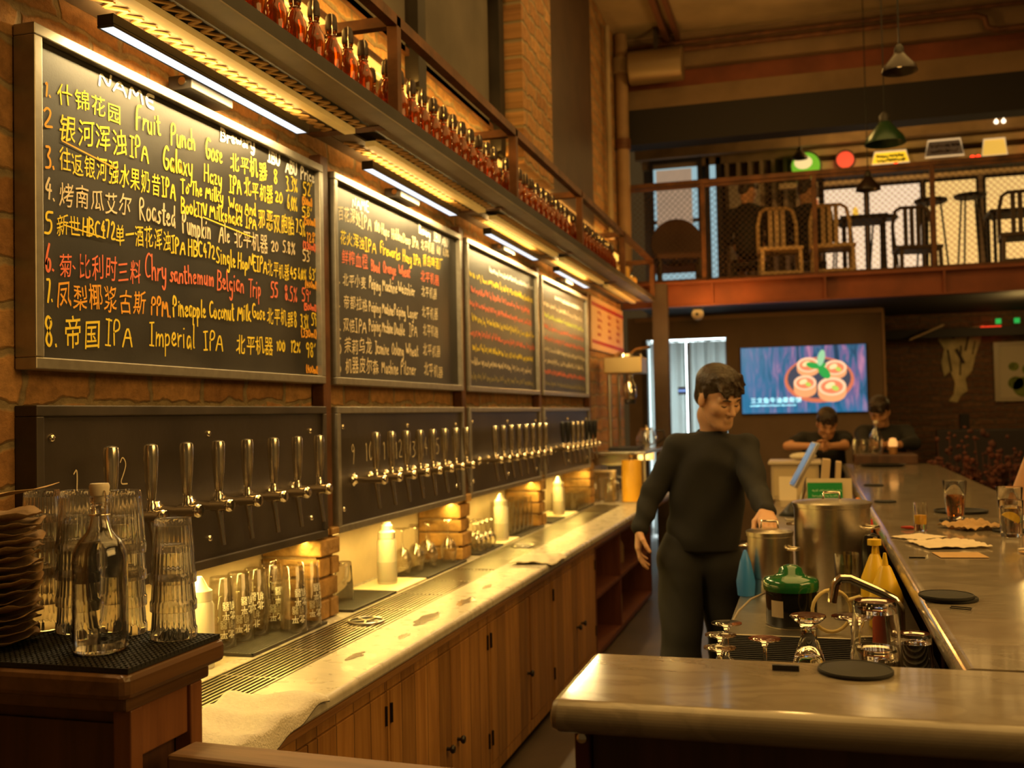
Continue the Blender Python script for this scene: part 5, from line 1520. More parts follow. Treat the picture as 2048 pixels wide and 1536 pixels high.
obj('hanger', MB().box(-.02,.02,-.01,.01,.15,.38), DARKSTEEL, o, None)
o = thing('corner_pipe', 'thick vertical pipe in the corner beside the balcony', 'pipe', (-1.695, 10.0, 2.9))
obj('pipe', MB().cyl((0,0,0),(0,0,2.34),.065), mat('pipe_brown', (.30,.18,.085), .6, var=.2, vs=5), o)
obj('coupling', MB().cyl((0,0,1.2),(0,0,1.3),.08), RUST, o); obj('coupling', MB().cyl((0,0,1.95),(0,0,2.1),.09), CONC, o)
o = thing('thin_pipe', 'thin pale vertical pipe on the wall near the corner', 'pipe', (-1.712, 9.35, 3.15))
obj('pipe', MB().cyl((0,0,.0),(0,0,1.95),.026), CONC, o); obj('end_cap', MB().cyl((0,0,-.03),(0,0,-.001),.04), RUST, o)

# end post of the rack
o = thing('steel_post', 'dark steel H-shaped post standing at the end of the rack', 'post', (-1.36, 9.95, 0))
obj('flange', MB().box(-.07,.07,-.065,-.052,0,2.75), mat('post_steel', (.085,.06,.045), .45, .5, var=.2, vs=3), o, None)
obj('web', MB().box(-.01,.01,-.0515,.0515,0,2.75), _M['post_steel'], o, None)
obj('flange', MB().box(-.07,.07,.052,.065,0,2.75), _M['post_steel'], o, None)

# ------------------------------------------------------------------ balcony
struct('floor_upper', MB().box(-1.77, 6.5, 10.301, 14.4, 2.66, 2.67), DARK)
fb = MB().box(-1.77, 6.5, 10.2, 10.215, 2.56, 2.76); fb.box(-1.77, 6.5, 10.14, 10.30, 2.76, 2.79); fb.box(-1.77, 6.5, 10.14, 10.30, 2.545, 2.56)
for x in (-.95, .1, 1.145, 2.2): fb.box(x+.06, x+.08, 10.145, 10.2, 2.561, 2.759)
struct('trim_15', fb, RUSTRED)
o = thing('balcony_railing', 'rusty steel balcony railing filled with diamond wire mesh', 'railing', (0, 10.22, 2.791))
RH = 1.0
xs = [-1.72, -.955, .095, 1.145, 2.2, 3.25]
obj('top_rail', MB().box(-1.75, 3.3, -.025, .025, RH-.045, RH), RUST, o, None, .003)
for x in xs: obj('post', MB().box(x-.022, x+.022, -.022, .022, 0, RH-.0455), RUST, o, None, .002)
for a, b in zip(xs, xs[1:]):
    fr_ = MB(); x0, x1 = a+.024, b-.024
    obj('panel_rail', MB().box(x0, x1, -.01, .01, .01, .03), RUST, o, None); obj('panel_rail', MB().box(x0, x1, -.01, .01, RH-.075, RH-.05), RUST, o, None)
    m = MB(); H = RH - .11; p = .058; Wd = x1-x0; z0 = .031
    for sgn in (1,-1):
        t_ = -H
        while t_ < Wd:
            # line x = t + z (45 deg)
            za = max(0, -t_); zb = min(H, Wd - t_)
            if zb > za:
                xa, xb = t_+za, t_+zb
                if sgn < 0: xa, xb = Wd-xa, Wd-xb
                m.bar((x0+xa, .002*sgn, z0+za), (x0+xb, .002*sgn, z0+zb), .003, .006, (0,1,0))
            t_ += p
    obj('wire_mesh', m, mat('mesh_wire', (.085,.045,.022), .6, .3), o, None)

# upstairs back wall and lit panels
struct('wall_upper_back', MB().box(-2.1, 6.5, 14.0, 14.2, 2.67, 4.95), mat('upstairs_wall', (.16,.105,.06), .8, var=.25, vs=3))
b_ = MB(); b_.box(.0, 6.4, 13.6, 13.99, 4.55, 4.65); b_.box(.0, 6.4, 13.7, 13.99, 4.75, 4.83); b_.box(-.3, 6.4, 13.55, 13.65, 4.33, 4.40)
struct('trim_7', b_, mat('beam_pale', (.42,.29,.15), .7, var=.2, vs=4))
lpx = [(.225,.70,'lit_white'),(.74,1.33,'lit_white'),(1.37,1.94,'lit_yellow'),(2.02,2.66,'lit_yellow'),(2.70,3.4,'lit_yellow')]
mat('lit_white', (.6,.5,.42), .6, emit=(1,.72,.46), es=1.0); mat('lit_yellow', (.6,.45,.22), .6, emit=(1,.60,.19), es=.95)
for k, (a, b, m_) in enumerate(lpx):
    q = thing('lit_panel', 'glowing %s bar-front panel upstairs, %s from the aisle side' % (('whitish','whitish','yellow','yellow','yellow')[k], ORD[k]), 'light panel', ((a+b)/2, 13.0, FU), group='glowing panels upstairs')
    h_ = (b-a)/2
    obj('light_pane', MB().box(-h_+.013, h_-.013, -.01, .0, .101, 1.484), _M[m_], q, None)
    obj('frame', frame_ring(MB(), -h_, -h_+.0, 0,0,0,0,0) if False else MB().box(-h_-.012,-h_+.012,-.03,.03,0,1.52).box(h_-.012,h_+.012,-.03,.03,0,1.52).box(-h_+.012,h_-.012,-.03,.03,0,.10).box(-h_+.012,h_-.012,-.03,.03,1.485,1.52), DARK, q, None)
q = thing('upstairs_bar', 'long dark bar counter upstairs with small red lights on it', 'bar counter', (1.8, 12.75, FU))
obj('counter_top', MB().box(-1.65, 1.9, -.2, .2, 1.58, 1.64), DARK, q, None); 
for x in (-1.6, 1.85): obj('leg', MB().box(x-.03,x+.03,-.03,.03,0,1.579), DARK, q, None)
for k, (x, y, z) in enumerate(((1.04,12.72,4.312),(1.86,12.7,4.312),(1.92,12.7,4.312))):
    tag(obj('red_lamp', MB().ball((x, y, z+.03), .028, 10), mat_emit('red_glow', (1,.03,.01), 3.5), None, 180), ['small red glowing lamp on the upstairs bar by the pendant','first of two red glowing lamps side by side on the upstairs bar','second of two red glowing lamps side by side on the upstairs bar'][k], 'lamp', 'red lamps on the upstairs bar')

# left window upstairs
struct('window_1', MB().box(-2.0, -1.95, 13.88, 13.96, 2.79, 4.95).box(-1.36, -1.30, 13.88, 13.96, 2.79, 4.95).box(-1.95,-1.36,13.88,13.96,4.05,4.10).box(-1.95,-1.36,13.88,13.96,4.86,4.95), DARKSTEEL)
struct('window_1_pane', MB().box(-1.95, -1.36, 13.92, 13.93, 2.79, 4.86), mat('cool_pane', (.10,.13,.14), .3, emit=(.36,.55,.60), es=.85))
struct('window_2', MB().box(-1.25, -1.2, 13.9, 13.96, 2.79, 4.9).box(-1.12,-1.05,13.9,13.96,2.79,4.9), DARKSTEEL)
struct('window_2_pane', MB().box(-1.2, -1.12, 13.92, 13.93, 2.79, 4.86), _M['cool_pane'])
q = thing('wall_poster', 'large pale pinkish poster hanging in the upstairs window', 'poster', (-1.66, 13.78, 3.6))
obj('sheet', MB().box(-.235,.235,-.004,.004,0,1.15), mat('poster_pink_lit', (.46,.34,.24), .8, var=.3, vs=4, emit=(.55,.38,.25), es=.55), q, None)  # brightness painted in by emission; the sheet itself is no lamp
obj('white_shape', MB().prism([(.16*math.cos(a)-.02, -.006, .98+.07*math.sin(a)-(.05 if math.sin(a) > 0 else 0)) for a in [2*PI*k/24 for k in range(24)]], (0,.0015,0)), mat('poster_white_lit', (.8,.74,.64), .8, emit=(.7,.66,.55), es=.25), q, None)  # white shape carries the same painted glow
q = thing('round_chair', 'dark round-backed chair behind the railing at the window', 'chair', (-1.30, 10.90, FU), .2)
ch_ = MB().prism([(.27*math.cos(a), 0, .62+.26*math.sin(a)*(1 if math.sin(a) > 0 else .95)) for a in [2*PI*k/28 for k in range(28)]], (0,.04,0))
obj('backrest', ch_, mat('chair_dark', (.08,.035,.02), .7), q, None, .01)
obj('seat', MB().box(-.24,.24,-.42,-.005,.40,.46), _M['chair_dark'], q, None, .015)
for sx in (-.2,.2):
    for sy in (-.38,-.04): obj('leg', MB().cyl((sx,sy,0),(sx,sy,.399),.018), DARKSTEEL, q)
tag(obj('hanging_cloth', MB().box(-1.95,-1.40,13.70,13.71,3.35,3.62), mat('red_shade', (.10,.03,.02), .8), None, None), 'dark red cloth strip hung below the pinkish poster', 'cloth')

# slat-back wooden chairs
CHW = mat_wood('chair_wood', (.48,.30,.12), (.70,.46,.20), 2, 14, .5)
def slat_chair(lab, x, y, rz, m_=CHW):
    q = thing('slat_chair', lab, 'chair', (x, y, FU), rz, 'slat-back chairs by the railing')
    w2 = .19
    obj('back_frame', MB().tube([(-w2,0,.44),(-w2,.02,.72),(-w2+.03,.03,.86),(-w2+.08,.035,.895),(w2-.08,.035,.895),(w2-.03,.03,.86),(w2,.02,.72),(w2,0,.44)], .019, 8), m_, q, 80)
    for k in range(3): obj('slat', MB().box(-.085+.062*k,-.055+.062*k+.012,.012,.026,.50,.875), m_, q, None)
    obj('back_rail', MB().box(-w2,w2,.0,.022,.475,.505), m_, q, None)
    obj('seat', MB().box(-.21,.21,-.40,.01,.405,.44), m_, q, None, .01)
    for sx in (-.18,.18):
        obj('leg', MB().bar((sx,-.37,.404),(sx*1.05,-.39,0),.034,.034), m_, q, None); obj('leg', MB().bar((sx,-.01,.404),(sx*1.05,.03,0),.034,.034), m_, q, None)
    obj('stretcher', MB().box(-.18,.18,-.015,.005,.17,.20), m_, q, None); obj('stretcher', MB().box(-.18,.18,-.39,-.37,.17,.20), m_, q, None)
slat_chair('pale lit slat-back wooden chair at the railing, nearest the window', -.27, 10.78, .12)
slat_chair('second slat-back wooden chair at the railing, half behind a post', .245, 10.80, .05)
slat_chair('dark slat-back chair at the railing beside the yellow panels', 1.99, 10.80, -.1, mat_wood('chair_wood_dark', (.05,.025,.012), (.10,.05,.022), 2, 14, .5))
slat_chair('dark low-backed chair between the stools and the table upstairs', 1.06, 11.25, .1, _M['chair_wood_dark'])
# stools and tables upstairs
def stool(lab, x, y, h=.75):
    q = thing('bar_stool', lab, 'stool', (x, y, FU), rnd.uniform(0,1), 'round-topped stools upstairs')
    obj('seat', MB().lathe([(0,h-.04),(.15,h-.04),(.17,h-.02),(.165,h),(0,h)], 26), DARK, q)
    for k in range(4):
        a = PI/4 + k*PI/2; obj('leg', MB().cyl((.10*math.cos(a),.10*math.sin(a),h-.0405),(.19*math.cos(a),.19*math.sin(a),0),.011, n=8), DARK, q)
    obj('foot_ring', MB().tube([(.165*math.cos(2*PI*k/18),.165*math.sin(2*PI*k/18),.25) for k in range(18)], .008, 6, closed=True), DARK, q)
for k, (x, y, h) in enumerate(((.42,12.3,.98),(.84,12.2,.98),(1.29,11.7,1.04),(1.72,12.0,1.12))):
    stool('dark round-topped stool before the glowing panels, %s from the aisle side' % ORD[k], x, y, h)
def table_up(lab, x, y, w_, d_, h):
    q = thing('side_table', lab, 'table', (x, y, FU), 0, 'dark tables upstairs')
    obj('table_top', MB().box(-w_/2,w_/2,-d_/2,d_/2,h-.04,h), DARK, q, None, .004)
    for sx in (-1,1):
        for sy in (-1,1): obj('leg', MB().box(sx*(w_/2-.04)-.015,sx*(w_/2-.04)+.015,sy*(d_/2-.04)-.015,sy*(d_/2-.04)+.015,0,h-.0405), DARK, q, None)
table_up('dark table behind the second slat-back chair upstairs', .58, 11.2, .46, .5, .80)
table_up('dark table among the stools at the yellow panels', 2.05, 11.50, .5, .45, .82)
tag(obj('table_candle', MB().lathe([(0,0),(.03,0),(.025,.06),(.008,.085),(0,.09)], 12, (.50,11.0,FU+.802)), mat('candle_yellow', (.8,.5,.06), .5, emit=(1,.55,.06), es=.9), None), 'small glowing yellow candle on the upstairs table', 'candle')

# neon signs on the back wall
def sign(lab, x, z, kind, col, s, w_, h_, y=13.5):
    q = thing('neon_sign', lab, 'sign', (x, y, z), group='lit beer signs upstairs')
    e = mat_emit('neon_%s_%d' % (kind, int(x*100)), col, s)
    if kind == 'disc':
        obj('sign_face', MB().lathe([(0,-.02),(w_,-.02),(w_,.02),(0,.02)], 30, axis=Euler((PI/2,0,0))), e, q, None)
        obj('sign_rim', MB().tube([(w_*math.cos(2*PI*k/30), -.02, w_*math.sin(2*PI*k/30)) for k in range(30)], .012, 6, closed=True), DARKSTEEL, q, 80)
    else:
        obj('sign_face', MB().prism([(-w_,-.02,-h_),(w_,-.02,-h_),(w_*.82,-.02,h_),(-w_*.82,-.02,h_)], (0,.04,0)), e, q, None)
        obj('sign_rim', MB().tube([(-w_,-.03,-h_),(w_,-.03,-h_),(w_*.82,-.03,h_),(-w_*.82,-.03,h_)], .012, 6, closed=True), mat('sign_tube', (.6,.45,.25), .5, emit=(1,.7,.35), es=.5), q, 80)
    if kind == 'trap' and w_ > .2:
        mk = MB()
        for rr_ in (-.45,.25): scribble(mk, (-w_*.7, rr_*h_-.02), (w_*.7, rr_*h_-.02), h_*.55, lambda u, v: (u, -.0215, v), .016)
        obj('sign_lettering', mk, mat('sign_dark', (.04,.02,.01), .6), q, None)
    obj('bracket', MB().box(-.01,.01,.021,.49,-.01,.01), DARKSTEEL, q, None)
    return q
g_ = sign('round green lit sign behind the railing, nearest the window', .035, 4.58, 'disc', (.20,.62,.03), .55, .185, .2)
obj('pale_panel', MB().prism([(.11*math.cos(2*PI*k/20)-.03, -.026, .05+.085*math.sin(2*PI*k/20)) for k in range(20)], (0,.004,0)), mat_emit('neon_cream', (1,.80,.36), .75), g_, None)
sign('red lit sign next to the round green sign upstairs', .51, 4.62, 'disc', (1,.07,.03), .75, .115, .09)
sign('yellow lit sign under the green pendant upstairs', 1.04, 4.60, 'trap', (1,.62,.02), .85, .22, .075)
sign('dim outlined rectangular sign at the upper right upstairs', 1.66, 4.66, 'trap', (.10,.06,.03), .3, .22, .10)
sign('small yellow lit sign by the pair of white bulbs upstairs', 2.22, 4.62, 'trap', (1,.62,.10), .55, .14, .10)
sign('large orange and white lit sign at the far right upstairs', 2.85, 4.62, 'trap', (1,.22,.05), .6, .30, .12)
sign('orange lit square sign below the round green sign', .07, 4.0, 'trap', (1,.20,.03), .6, .12, .12, 13.3)
for k, (x, z) in enumerate(((2.22,4.86),(2.30,4.86))):
    tag(obj('ceiling_bulb', MB().ball((x, 13.3, z+.02), .025, 10).cyl((x,13.3,z+.045),(x,13.3,4.949),.006), mat_emit('bulb_white', (1,.85,.6), 3), None, 180), ['first of two white bulbs at the upstairs ceiling','second of two white bulbs at the upstairs ceiling'][k], 'bulb', 'white bulbs upstairs')
cu = MB()
for k in range(7): cu.box(-1.0+.15*k, -.95+.15*k, 13.9, 13.96, 2.79, 4.8)
struct('trim_8', cu, mat('post_tan', (.30,.19,.10), .7))
struct('trim_17', MB().box(-.95,-.55,13.85,13.9,3.5,4.5), mat('tan_panel', (.40,.30,.19), .8, var=.2, vs=4))

# pendants
def pendant(lab, x, y, z, r, m_, zc=5.249, lit=True, tilt=0.0):
    q = thing('pendant_lamp', lab, 'lamp', (x, y, z), group='hanging pendant lamps')
    s = obj('lamp_shade', MB().lathe([(r,0),(r*.92,.03*r/.1),(r*.45,.085*r/.1),(r*.28,.11*r/.1),(r*.25,.11*r/.1),(r*.42,.08*r/.1),(r*.88,.025*r/.1),(r*.97,0),(r,0)], 26), m_, q, 60)
    obj('socket', MB().lathe([(0,r*1.05),(r*.27,r*1.05),(r*.27,r*1.4),(r*.12,r*1.6),(0,r*1.6)], 16), BLACKSTEEL, q)
    obj('bulb', MB().ball((0,0,r*.55), r*.28, 12), mat_emit('pendant_bulb', (1,.5,.12), 1.6) if lit else CERAM, q, 180)
    obj('cord', MB().cyl((0,0,r*1.6),(0,0,zc-z),.005, n=6), BLACKPL, q)
SHD = mat('shade_bronze', (.022,.011,.006), .35, .2)
pendant('bronze cone pendant lamp hanging high over the bar', .525, 6.0, 3.36, .095, SHD)
pendant('green-tinted pendant lamp hanging before the balcony', .60, 8.2, 3.50, .15, mat('shade_green', (.012,.040,.012), .3, .2), lit=False)
pendant('small bronze pendant lamp hanging lower before the railing', .555, 9.7, 3.46, .11, SHD)
pendant('small black pendant lamp above the round green sign', -.03, 12.2, 4.38, .09, BLACKPL, 4.949)
pendant('bronze pendant lamp over the middle of the bar, above the frame', .55, 3.6, 3.1, .12, SHD)

# ------------------------------------------------------------------ under the balcony
tv = MB(); yw = 12.4
tv.box(-.935, .81, yw, yw+.12, 0, 2.659); tv.box(-2.1, -.935, yw, yw+.12, 2.385, 2.659); tv.box(-2.1,-1.925,yw,yw+.12,0,2.385)
struct('wall_far', tv, BROWN)
struct('trim_9', MB().box(-2.0, .83, yw-.05, yw-.001, 2.60, 2.64).box(.811,.835,yw-.05,yw+.12,0,2.60), mat('trim_brown', (.26,.15,.075), .55))
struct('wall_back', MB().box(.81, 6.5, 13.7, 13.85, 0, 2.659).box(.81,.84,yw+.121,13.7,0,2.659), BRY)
struct('wall_rear', MB().box(-2.1, .8, 13.6, 13.7, 0, 2.659), mat('daylight_wall', (.55,.58,.58), .8))
CUR = mat('curtain_cloth', (.52,.54,.52), .9, var=.05, vs=6)
_c = CUR.node_tree; _b = _c.nodes['Principled BSDF']; _t = _c.nodes.new('ShaderNodeBsdfTranslucent'); _t.inputs[0].default_value = (.62,.66,.66,1)
_x = _c.nodes.new('ShaderNodeMixShader'); _x.inputs[0].default_value = .55
_c.links.new(_b.outputs[0], _x.inputs[1]); _c.links.new(_t.outputs[0], _x.inputs[2]); _c.links.new(_x.outputs[0], _c.nodes['Material Output'].inputs[0])
def curtain(lab, x0, x1, seed):
    r = random.Random(seed); ph = r.uniform(0,6)
    g = cloth_grid(lambda u, v: (x0+(x1-x0)*u, yw+.17+.022*math.sin(u*22+ph)+.012*math.sin(u*9), .03+2.33*v), 60, 4, 0, .003)
    # sheet thickness along Y
    n = len(g.v)//2
    for i in range(n): p = g.v[i+n]; q = g.v[i]; g.v[i+n] = (q[0], q[1]+.003, q[2])
    o = obj('curtain_sheet', g, CUR, None, 180)
    q = thing('door_curtain', lab, 'curtain', (0,0,0), group='pale curtains across the doorway')
    o.parent = q
    obj('curtain_rod', MB().cyl((x0, yw+.17, 2.372),(x1, yw+.17, 2.372), .01, n=8), DARKSTEEL, q)
curtain('pale grey curtain in the doorway, leaf nearer the tap wall', -1.86, -1.425, 1)
curtain('pale grey curtain in the doorway, leaf nearer the television', -1.385, -.945, 2)
struct('door_1', MB().box(-1.925,-1.87,yw-.02,yw+.13,0,2.384).box(-1.42,-1.39,yw+.22,yw+.26,0,2.36), DARKSTEEL)
struct('window_3_pane', MB().box(-1.95,-.9,13.3,13.31,0,2.6), mat('daylight_pane', (.3,.35,.36), .6, emit=(.74,.88,.88), es=9))
q = thing('door_closer', 'small dark box with a blue light on the doorway post', 'control box', (-1.45, 12.36, 1.72))
obj('box', MB().box(-.05,.05,-.02,.02,0,.09), DARKSTEEL, q, None, .003); obj('blue_light', MB().box(-.045,.045,-.024,-.0205,.03,.06), mat_emit('blue_glow', (.25,.45,1), .8), q, None)
q = thing('security_camera', 'white dome camera under the balcony edge', 'camera', (-1.13, 11.2, 2.56))
obj('mount', MB().cyl((0,0,.05),(0,0,.099),.06), BLACKPL, q); obj('dome', MB().ball((0,-.01,.0), .065, 16), mat('camera_white', (.6,.48,.34), .4), q, 180); obj('lens', MB().ball((0,-.068,-.005), .018, 10), BLACKPL, q, 180)

# television
TW, TH_ = 1.385, .765
q = thing('television', 'wall television showing filled rolls on a round red plate', 'television', (-.066, yw-.002, 1.475+.385), 0)
q.rotation_euler = (0, .0, 0)
obj('bezel', MB().box(-TW/2-.008, TW/2+.008, -.045, 0, -TH_/2-.008, TH_/2+.008), BLACKPL, q, None, .004)
m, nt_, b = nt_new('tv_wood'); L = nt_.links.new
tc = nt_.nodes.new('ShaderNodeTexCoord'); mp = nt_.nodes.new('ShaderNodeMapping'); mp.inputs['Rotation'].default_value = (0,.55,0); mp.inputs['Scale'].default_value = (7,1,1.4)
n = nt_.nodes.new('ShaderNodeTexNoise'); n.inputs['Scale'].default_value = 2.2; n.inputs['Detail'].default_value = 8; n.inputs['Distortion'].default_value = .8
L(tc.outputs['Object'], mp.inputs[0]); L(mp.outputs[0], n.inputs['Vector'])
r = nt_.nodes.new('ShaderNodeValToRGB'); e = r.color_ramp.elements
e[0].position = .36; e[0].color = (.010,.055,.12,1); e[1].position = .68; e[1].color = (.62,.26,.42,1)
x = e.new(.46); x.color = (.03,.16,.30,1); x = e.new(.56); x.color = (.22,.15,.34,1)
L(n.outputs['Fac'], r.inputs[0])
sx_ = nt_.nodes.new('ShaderNodeSeparateXYZ'); L(tc.outputs['Object'], sx_.inputs[0])
mr = nt_.nodes.new('ShaderNodeMapRange'); mr.inputs['From Min'].default_value = -.62; mr.inputs['From Max'].default_value = .0; mr.inputs['To Min'].default_value = 1; mr.inputs['To Max'].default_value = 0; L(sx_.outputs['X'], mr.inputs['Value'])
mr2 = nt_.nodes.new('ShaderNodeMapRange'); mr2.inputs['From Min'].default_value = -.40; mr2.inputs['From Max'].default_value = -.15; mr2.inputs['To Min'].default_value = .9; mr2.inputs['To Max'].default_value = 0; L(sx_.outputs['Z'], mr2.inputs['Value'])
mx_ = nt_.nodes.new('ShaderNodeMath'); mx_.operation = 'MAXIMUM'; L(mr.outputs[0], mx_.inputs[0]); L(mr2.outputs[0], mx_.inputs[1])
ml_ = nt_.nodes.new('ShaderNodeMath'); ml_.operation = 'MULTIPLY'; ml_.inputs[1].default_value = .75; L(mx_.outputs[0], ml_.inputs[0])
mc = nt_.nodes.new('ShaderNodeMix'); mc.data_type = 'RGBA'; mc.inputs['B'].default_value = (.008,.23,.46,1); L(ml_.outputs[0], mc.inputs['Factor']); L(r.outputs[0], mc.inputs['A'])
L(mc.outputs['Result'], b.inputs['Emission Color']); b.inputs['Emission Strength'].default_value = .85; b.inputs['Base Color'].default_value = (.01,.01,.01,1); b.inputs['Roughness'].default_value = .3
obj('screen', MB().box(-TW/2, TW/2, -.0475, -.0455, -TH_/2, TH_/2), m, q, None)
def flat(pts, y): return MB().prism([(a, -y, c) for a, c in pts], (0, .0008, 0))
def ell(cx, cz, rx, rz, n=28, a0=0.0):
    return [(cx + rx*math.cos(2*PI*k/n)*math.cos(a0) - rz*math.sin(2*PI*k/n)*math.sin(a0), cz + rx*math.cos(2*PI*k/n)*math.sin(a0) + rz*math.sin(2*PI*k/n)*math.cos(a0)) for k in range(n)]
E_ = lambda n_, c, s=1.1: mat_emit('tv_'+n_, c, s)
obj('picture_plate', flat(ell(.175,-.01,.385,.262), .0490), E_('rim', (.60,.16,.08)), q, None)
obj('picture_plate', flat(ell(.175,.005,.350,.228), .0500), E_('bowl', (.045,.055,.085)), q, None)
for k, (cx, cz, s_, dz) in enumerate(((.06,.165,.125,.05),(.355,.125,.125,.05),(.02,-.04,.125,.085),(.315,-.09,.155,.075))):
    obj('picture_roll', flat(ell(cx,cz-dz,s_,s_*.66) , .0512+.003*k), E_('wrap', (.82,.36,.15)), q, None)
    obj('picture_roll', flat([(cx-s_,cz-dz),(cx+s_,cz-dz),(cx+s_,cz),(cx-s_,cz)], .0513+.003*k), E_('wrap', (.82,.36,.15)), q, None)
    obj('picture_roll', flat(ell(cx,cz,s_,s_*.68), .0520+.003*k), E_('edge', (.98,.60,.36)), q, None)
    obj('picture_filling', flat(ell(cx,cz-.004,s_*.78,s_*.50), .0528+.003*k), E_('filling', (.80,.22,.10)), q, None)
    obj('picture_filling', flat(ell(cx-.02,cz+.012,s_*.38,s_*.22,16,.4), .0534+.003*k), E_('cream', (.95,.72,.35)), q, None)
    obj('picture_filling', flat(ell(cx+.035,cz-.02,s_*.28,s_*.18,16,-.5), .0537+.003*k), E_('avocado', (.45,.62,.10)), q, None)
for (cx, cz, a, b_, an, c) in ((.205,.24,.095,.04,1.35,'leaf_pale'),(.12,.155,.085,.035,-.25,'leaf'),(.235,.075,.09,.05,-.9,'leaf'),(.20,.15,.06,.025,.3,'leaf')):
    obj('picture_leaf', flat(ell(cx,cz,a,b_,18,an), .066 + .001*rnd.random()), E_(c, (.02,.34,.06) if c == 'leaf' else (.30,.62,.34)), q, None)
tt = MB(); rnd2 = rnd.getstate()
letter(tt, '三文鱼牛油果煎饼', (-.60,-.265), (-.02,-.265), .062, lambda u, v: (u, -.0490, v), wob=0)
obj('screen_caption', tt, E_('caption', (.45,.95,1.0), 2.0), q, None)
tt = MB(); scribble(tt, (-.60,-.305), (-.09,-.305), .020, lambda u, v: (u, -.0490, v), .004)
obj('screen_caption', tt, E_('caption', (.45,.95,1.0), 2.0), q, None)

# mural scrap and framed picture on the back brick wall
q = thing('wall_mural', 'torn pale painted figure-like patch on the back brick wall', 'mural', (1.80, 13.68, 2.0))
pts = [(-.20,.42),(.27,.50),(.22,.30),(.16,.12),(.12,-.05),(.04,-.15),(.06,-.30),(-.02,-.36),(-.06,-.44),(-.16,-.42),(-.10,-.34),(-.08,-.20),(-.13,-.05),(-.20,-.12),(-.23,.05),(-.19,.22),(-.26,.34)]
obj('paint_patch', MB().prism([(a, 0, c) for a, c in pts], (0,.012,0)), mat('mural_pale', (.52,.41,.21), .8, var=.35, vs=7), q, None)
mk = MB()
for (a, b, c, d, t_) in ((-.15,.2,-.12,-.05,.03),(.0,.25,-.02,-.1,.025),(.10,.42,.05,.2,.03),(-.22,.4,-.08,.36,.04),(-.05,.2,.02,.05,.05),(.13,.15,.16,.30,.02)):
    ribbon(mk, [(a,b),(c,d)], t_, lambda u, v: (u, -.002, v))
obj('dark_marks', mk, mat('mural_dark', (.05,.03,.02), .8), q, None)
q = thing('framed_picture', 'pale framed picture of green leaves on the back wall', 'picture', (2.62, 13.68, 1.56))
obj('frame', frame_ring(MB(), 0,0,0,0,0,0,0) if False else MB().box(-.46,-.41,-.04,.0,0,.72).box(.41,.46,-.04,.0,0,.72).box(-.41,.41,-.04,.0,0,.05).box(-.41,.41,-.04,.0,.67,.72), mat('frame_pale', (.45,.36,.25), .4), q, None)
obj('print', MB().box(-.41,.41,-.012,-.002,.05,.67), mat('print_pale', (.56,.47,.33), .7), q, None)
gl = MB()
for (cx, cz, r_) in ((.0,.17,.14),(.12,.25,.12),(-.10,.22,.09),(.05,.38,.08),(-.12,.42,.06)): gl.prism([(a, -.014, c) for a, c in ell(cx-.12, cz, r_, r_*.9, 14)], (0,.0015,0))
obj('leaf_shapes', gl, mat('print_green', (.16,.19,.025), .7, var=.4, vs=20), q, None)
tag(obj('red_light_bar', MB().box(2.02,2.25,13.60,13.63,2.45,2.475), mat_emit('red_bar', (1,.05,.015), 1.6), None, None), 'short glowing red light bar above the framed picture', 'light')
for k, x in enumerate((2.215, 2.42)):
    tag(obj('exit_light', MB().box(x-.03,x+.03,13.58,13.60,2.50,2.56), mat_emit('green_exit', (.02,.5,.08), .8), None, None), ['small green light just past the red light bar','second small green light farther along from the red bar'][k], 'light', 'green lights on the back wall')
q = thing('wall_ledge', 'slanting pale board propped on a dark beam under the balcony', 'board', (1.30, 12.9, 2.30))
obj('board', MB().bar((-.16,0,0),(.22,0,.16),.08,.02), mat('ledge_pale', (.26,.17,.09), .6), q, None)
obj('beam', MB().box(-.45,2.4,.05,.2,.02,.12), DARK, q, None)

# dark table with dried flowers and a candle at the right
q = thing('dark_table', 'dark table behind the bar carrying dried flowers', 'table', (1.6, 9.8, 0))
obj('table_top', MB().box(-.65,1.2,-.4,.4,.72,.76), BARWOOD, q, None, .004)
for sx in (-.58,1.12):
    for sy in (-.33,.33): obj('leg', MB().box(sx-.03,sx+.03,sy-.03,sy+.03,0,.719), BARWOOD, q, None)
fl = MB(); r = random.Random(5)
for k in range(420):
    x, y, z = r.gauss(1.45,.36), r.gauss(9.8,.14), .80 + abs(r.gauss(.0,.19))
    if not 1.0 < x < 2.2: continue
    s_ = r.uniform(.012,.032); fl.ball((x,y,z), s_, 6, (1,1,r.uniform(.5,1.4)))
    if k % 3 == 0: fl.tube([(x,y,z),(x+r.uniform(-.03,.03),y,.765)], .003, 4)
tag(obj('dried_flowers', fl, mat('dried_flower', (.05,.02,.014), .8, var=.7, vs=9, col2=(.20,.06,.035)), None, 180), 'mass of dark reddish dried flowers on the table behind the bar', 'flowers', None, 'stuff')
q = thing('table_lamp', 'tiny glowing candle cup among the dried flowers', 'candle', (1.28, 9.45, .7615))
obj('cup', MB().lathe([(0,0),(.025,0),(.028,.06),(0,.06)], 16), mat('candle_cup', (.45,.22,.07), .4), q); obj('flame', MB().ball((0,0,.085), .02, 10, (1,1,1.3)), mat_emit('flame', (1,.45,.06), 5), q, 180)
q = thing('upholstered_bench', 'dark upholstered bench back in the gloom under the picture', 'bench', (2.3, 12.6, 0))
obj('seat', MB().box(-.9,2.5,-.3,.25,.0,.46), DARK, q, None, .02); obj('backrest', MB().box(-.9,2.5,.251,.36,.0,1.25), mat('bench_dark', (.03,.02,.02), .6), q, None, .02)
q = thing('floor_post', 'dark vertical post rising before the back brick wall', 'post', (1.72, 13.0, 0))
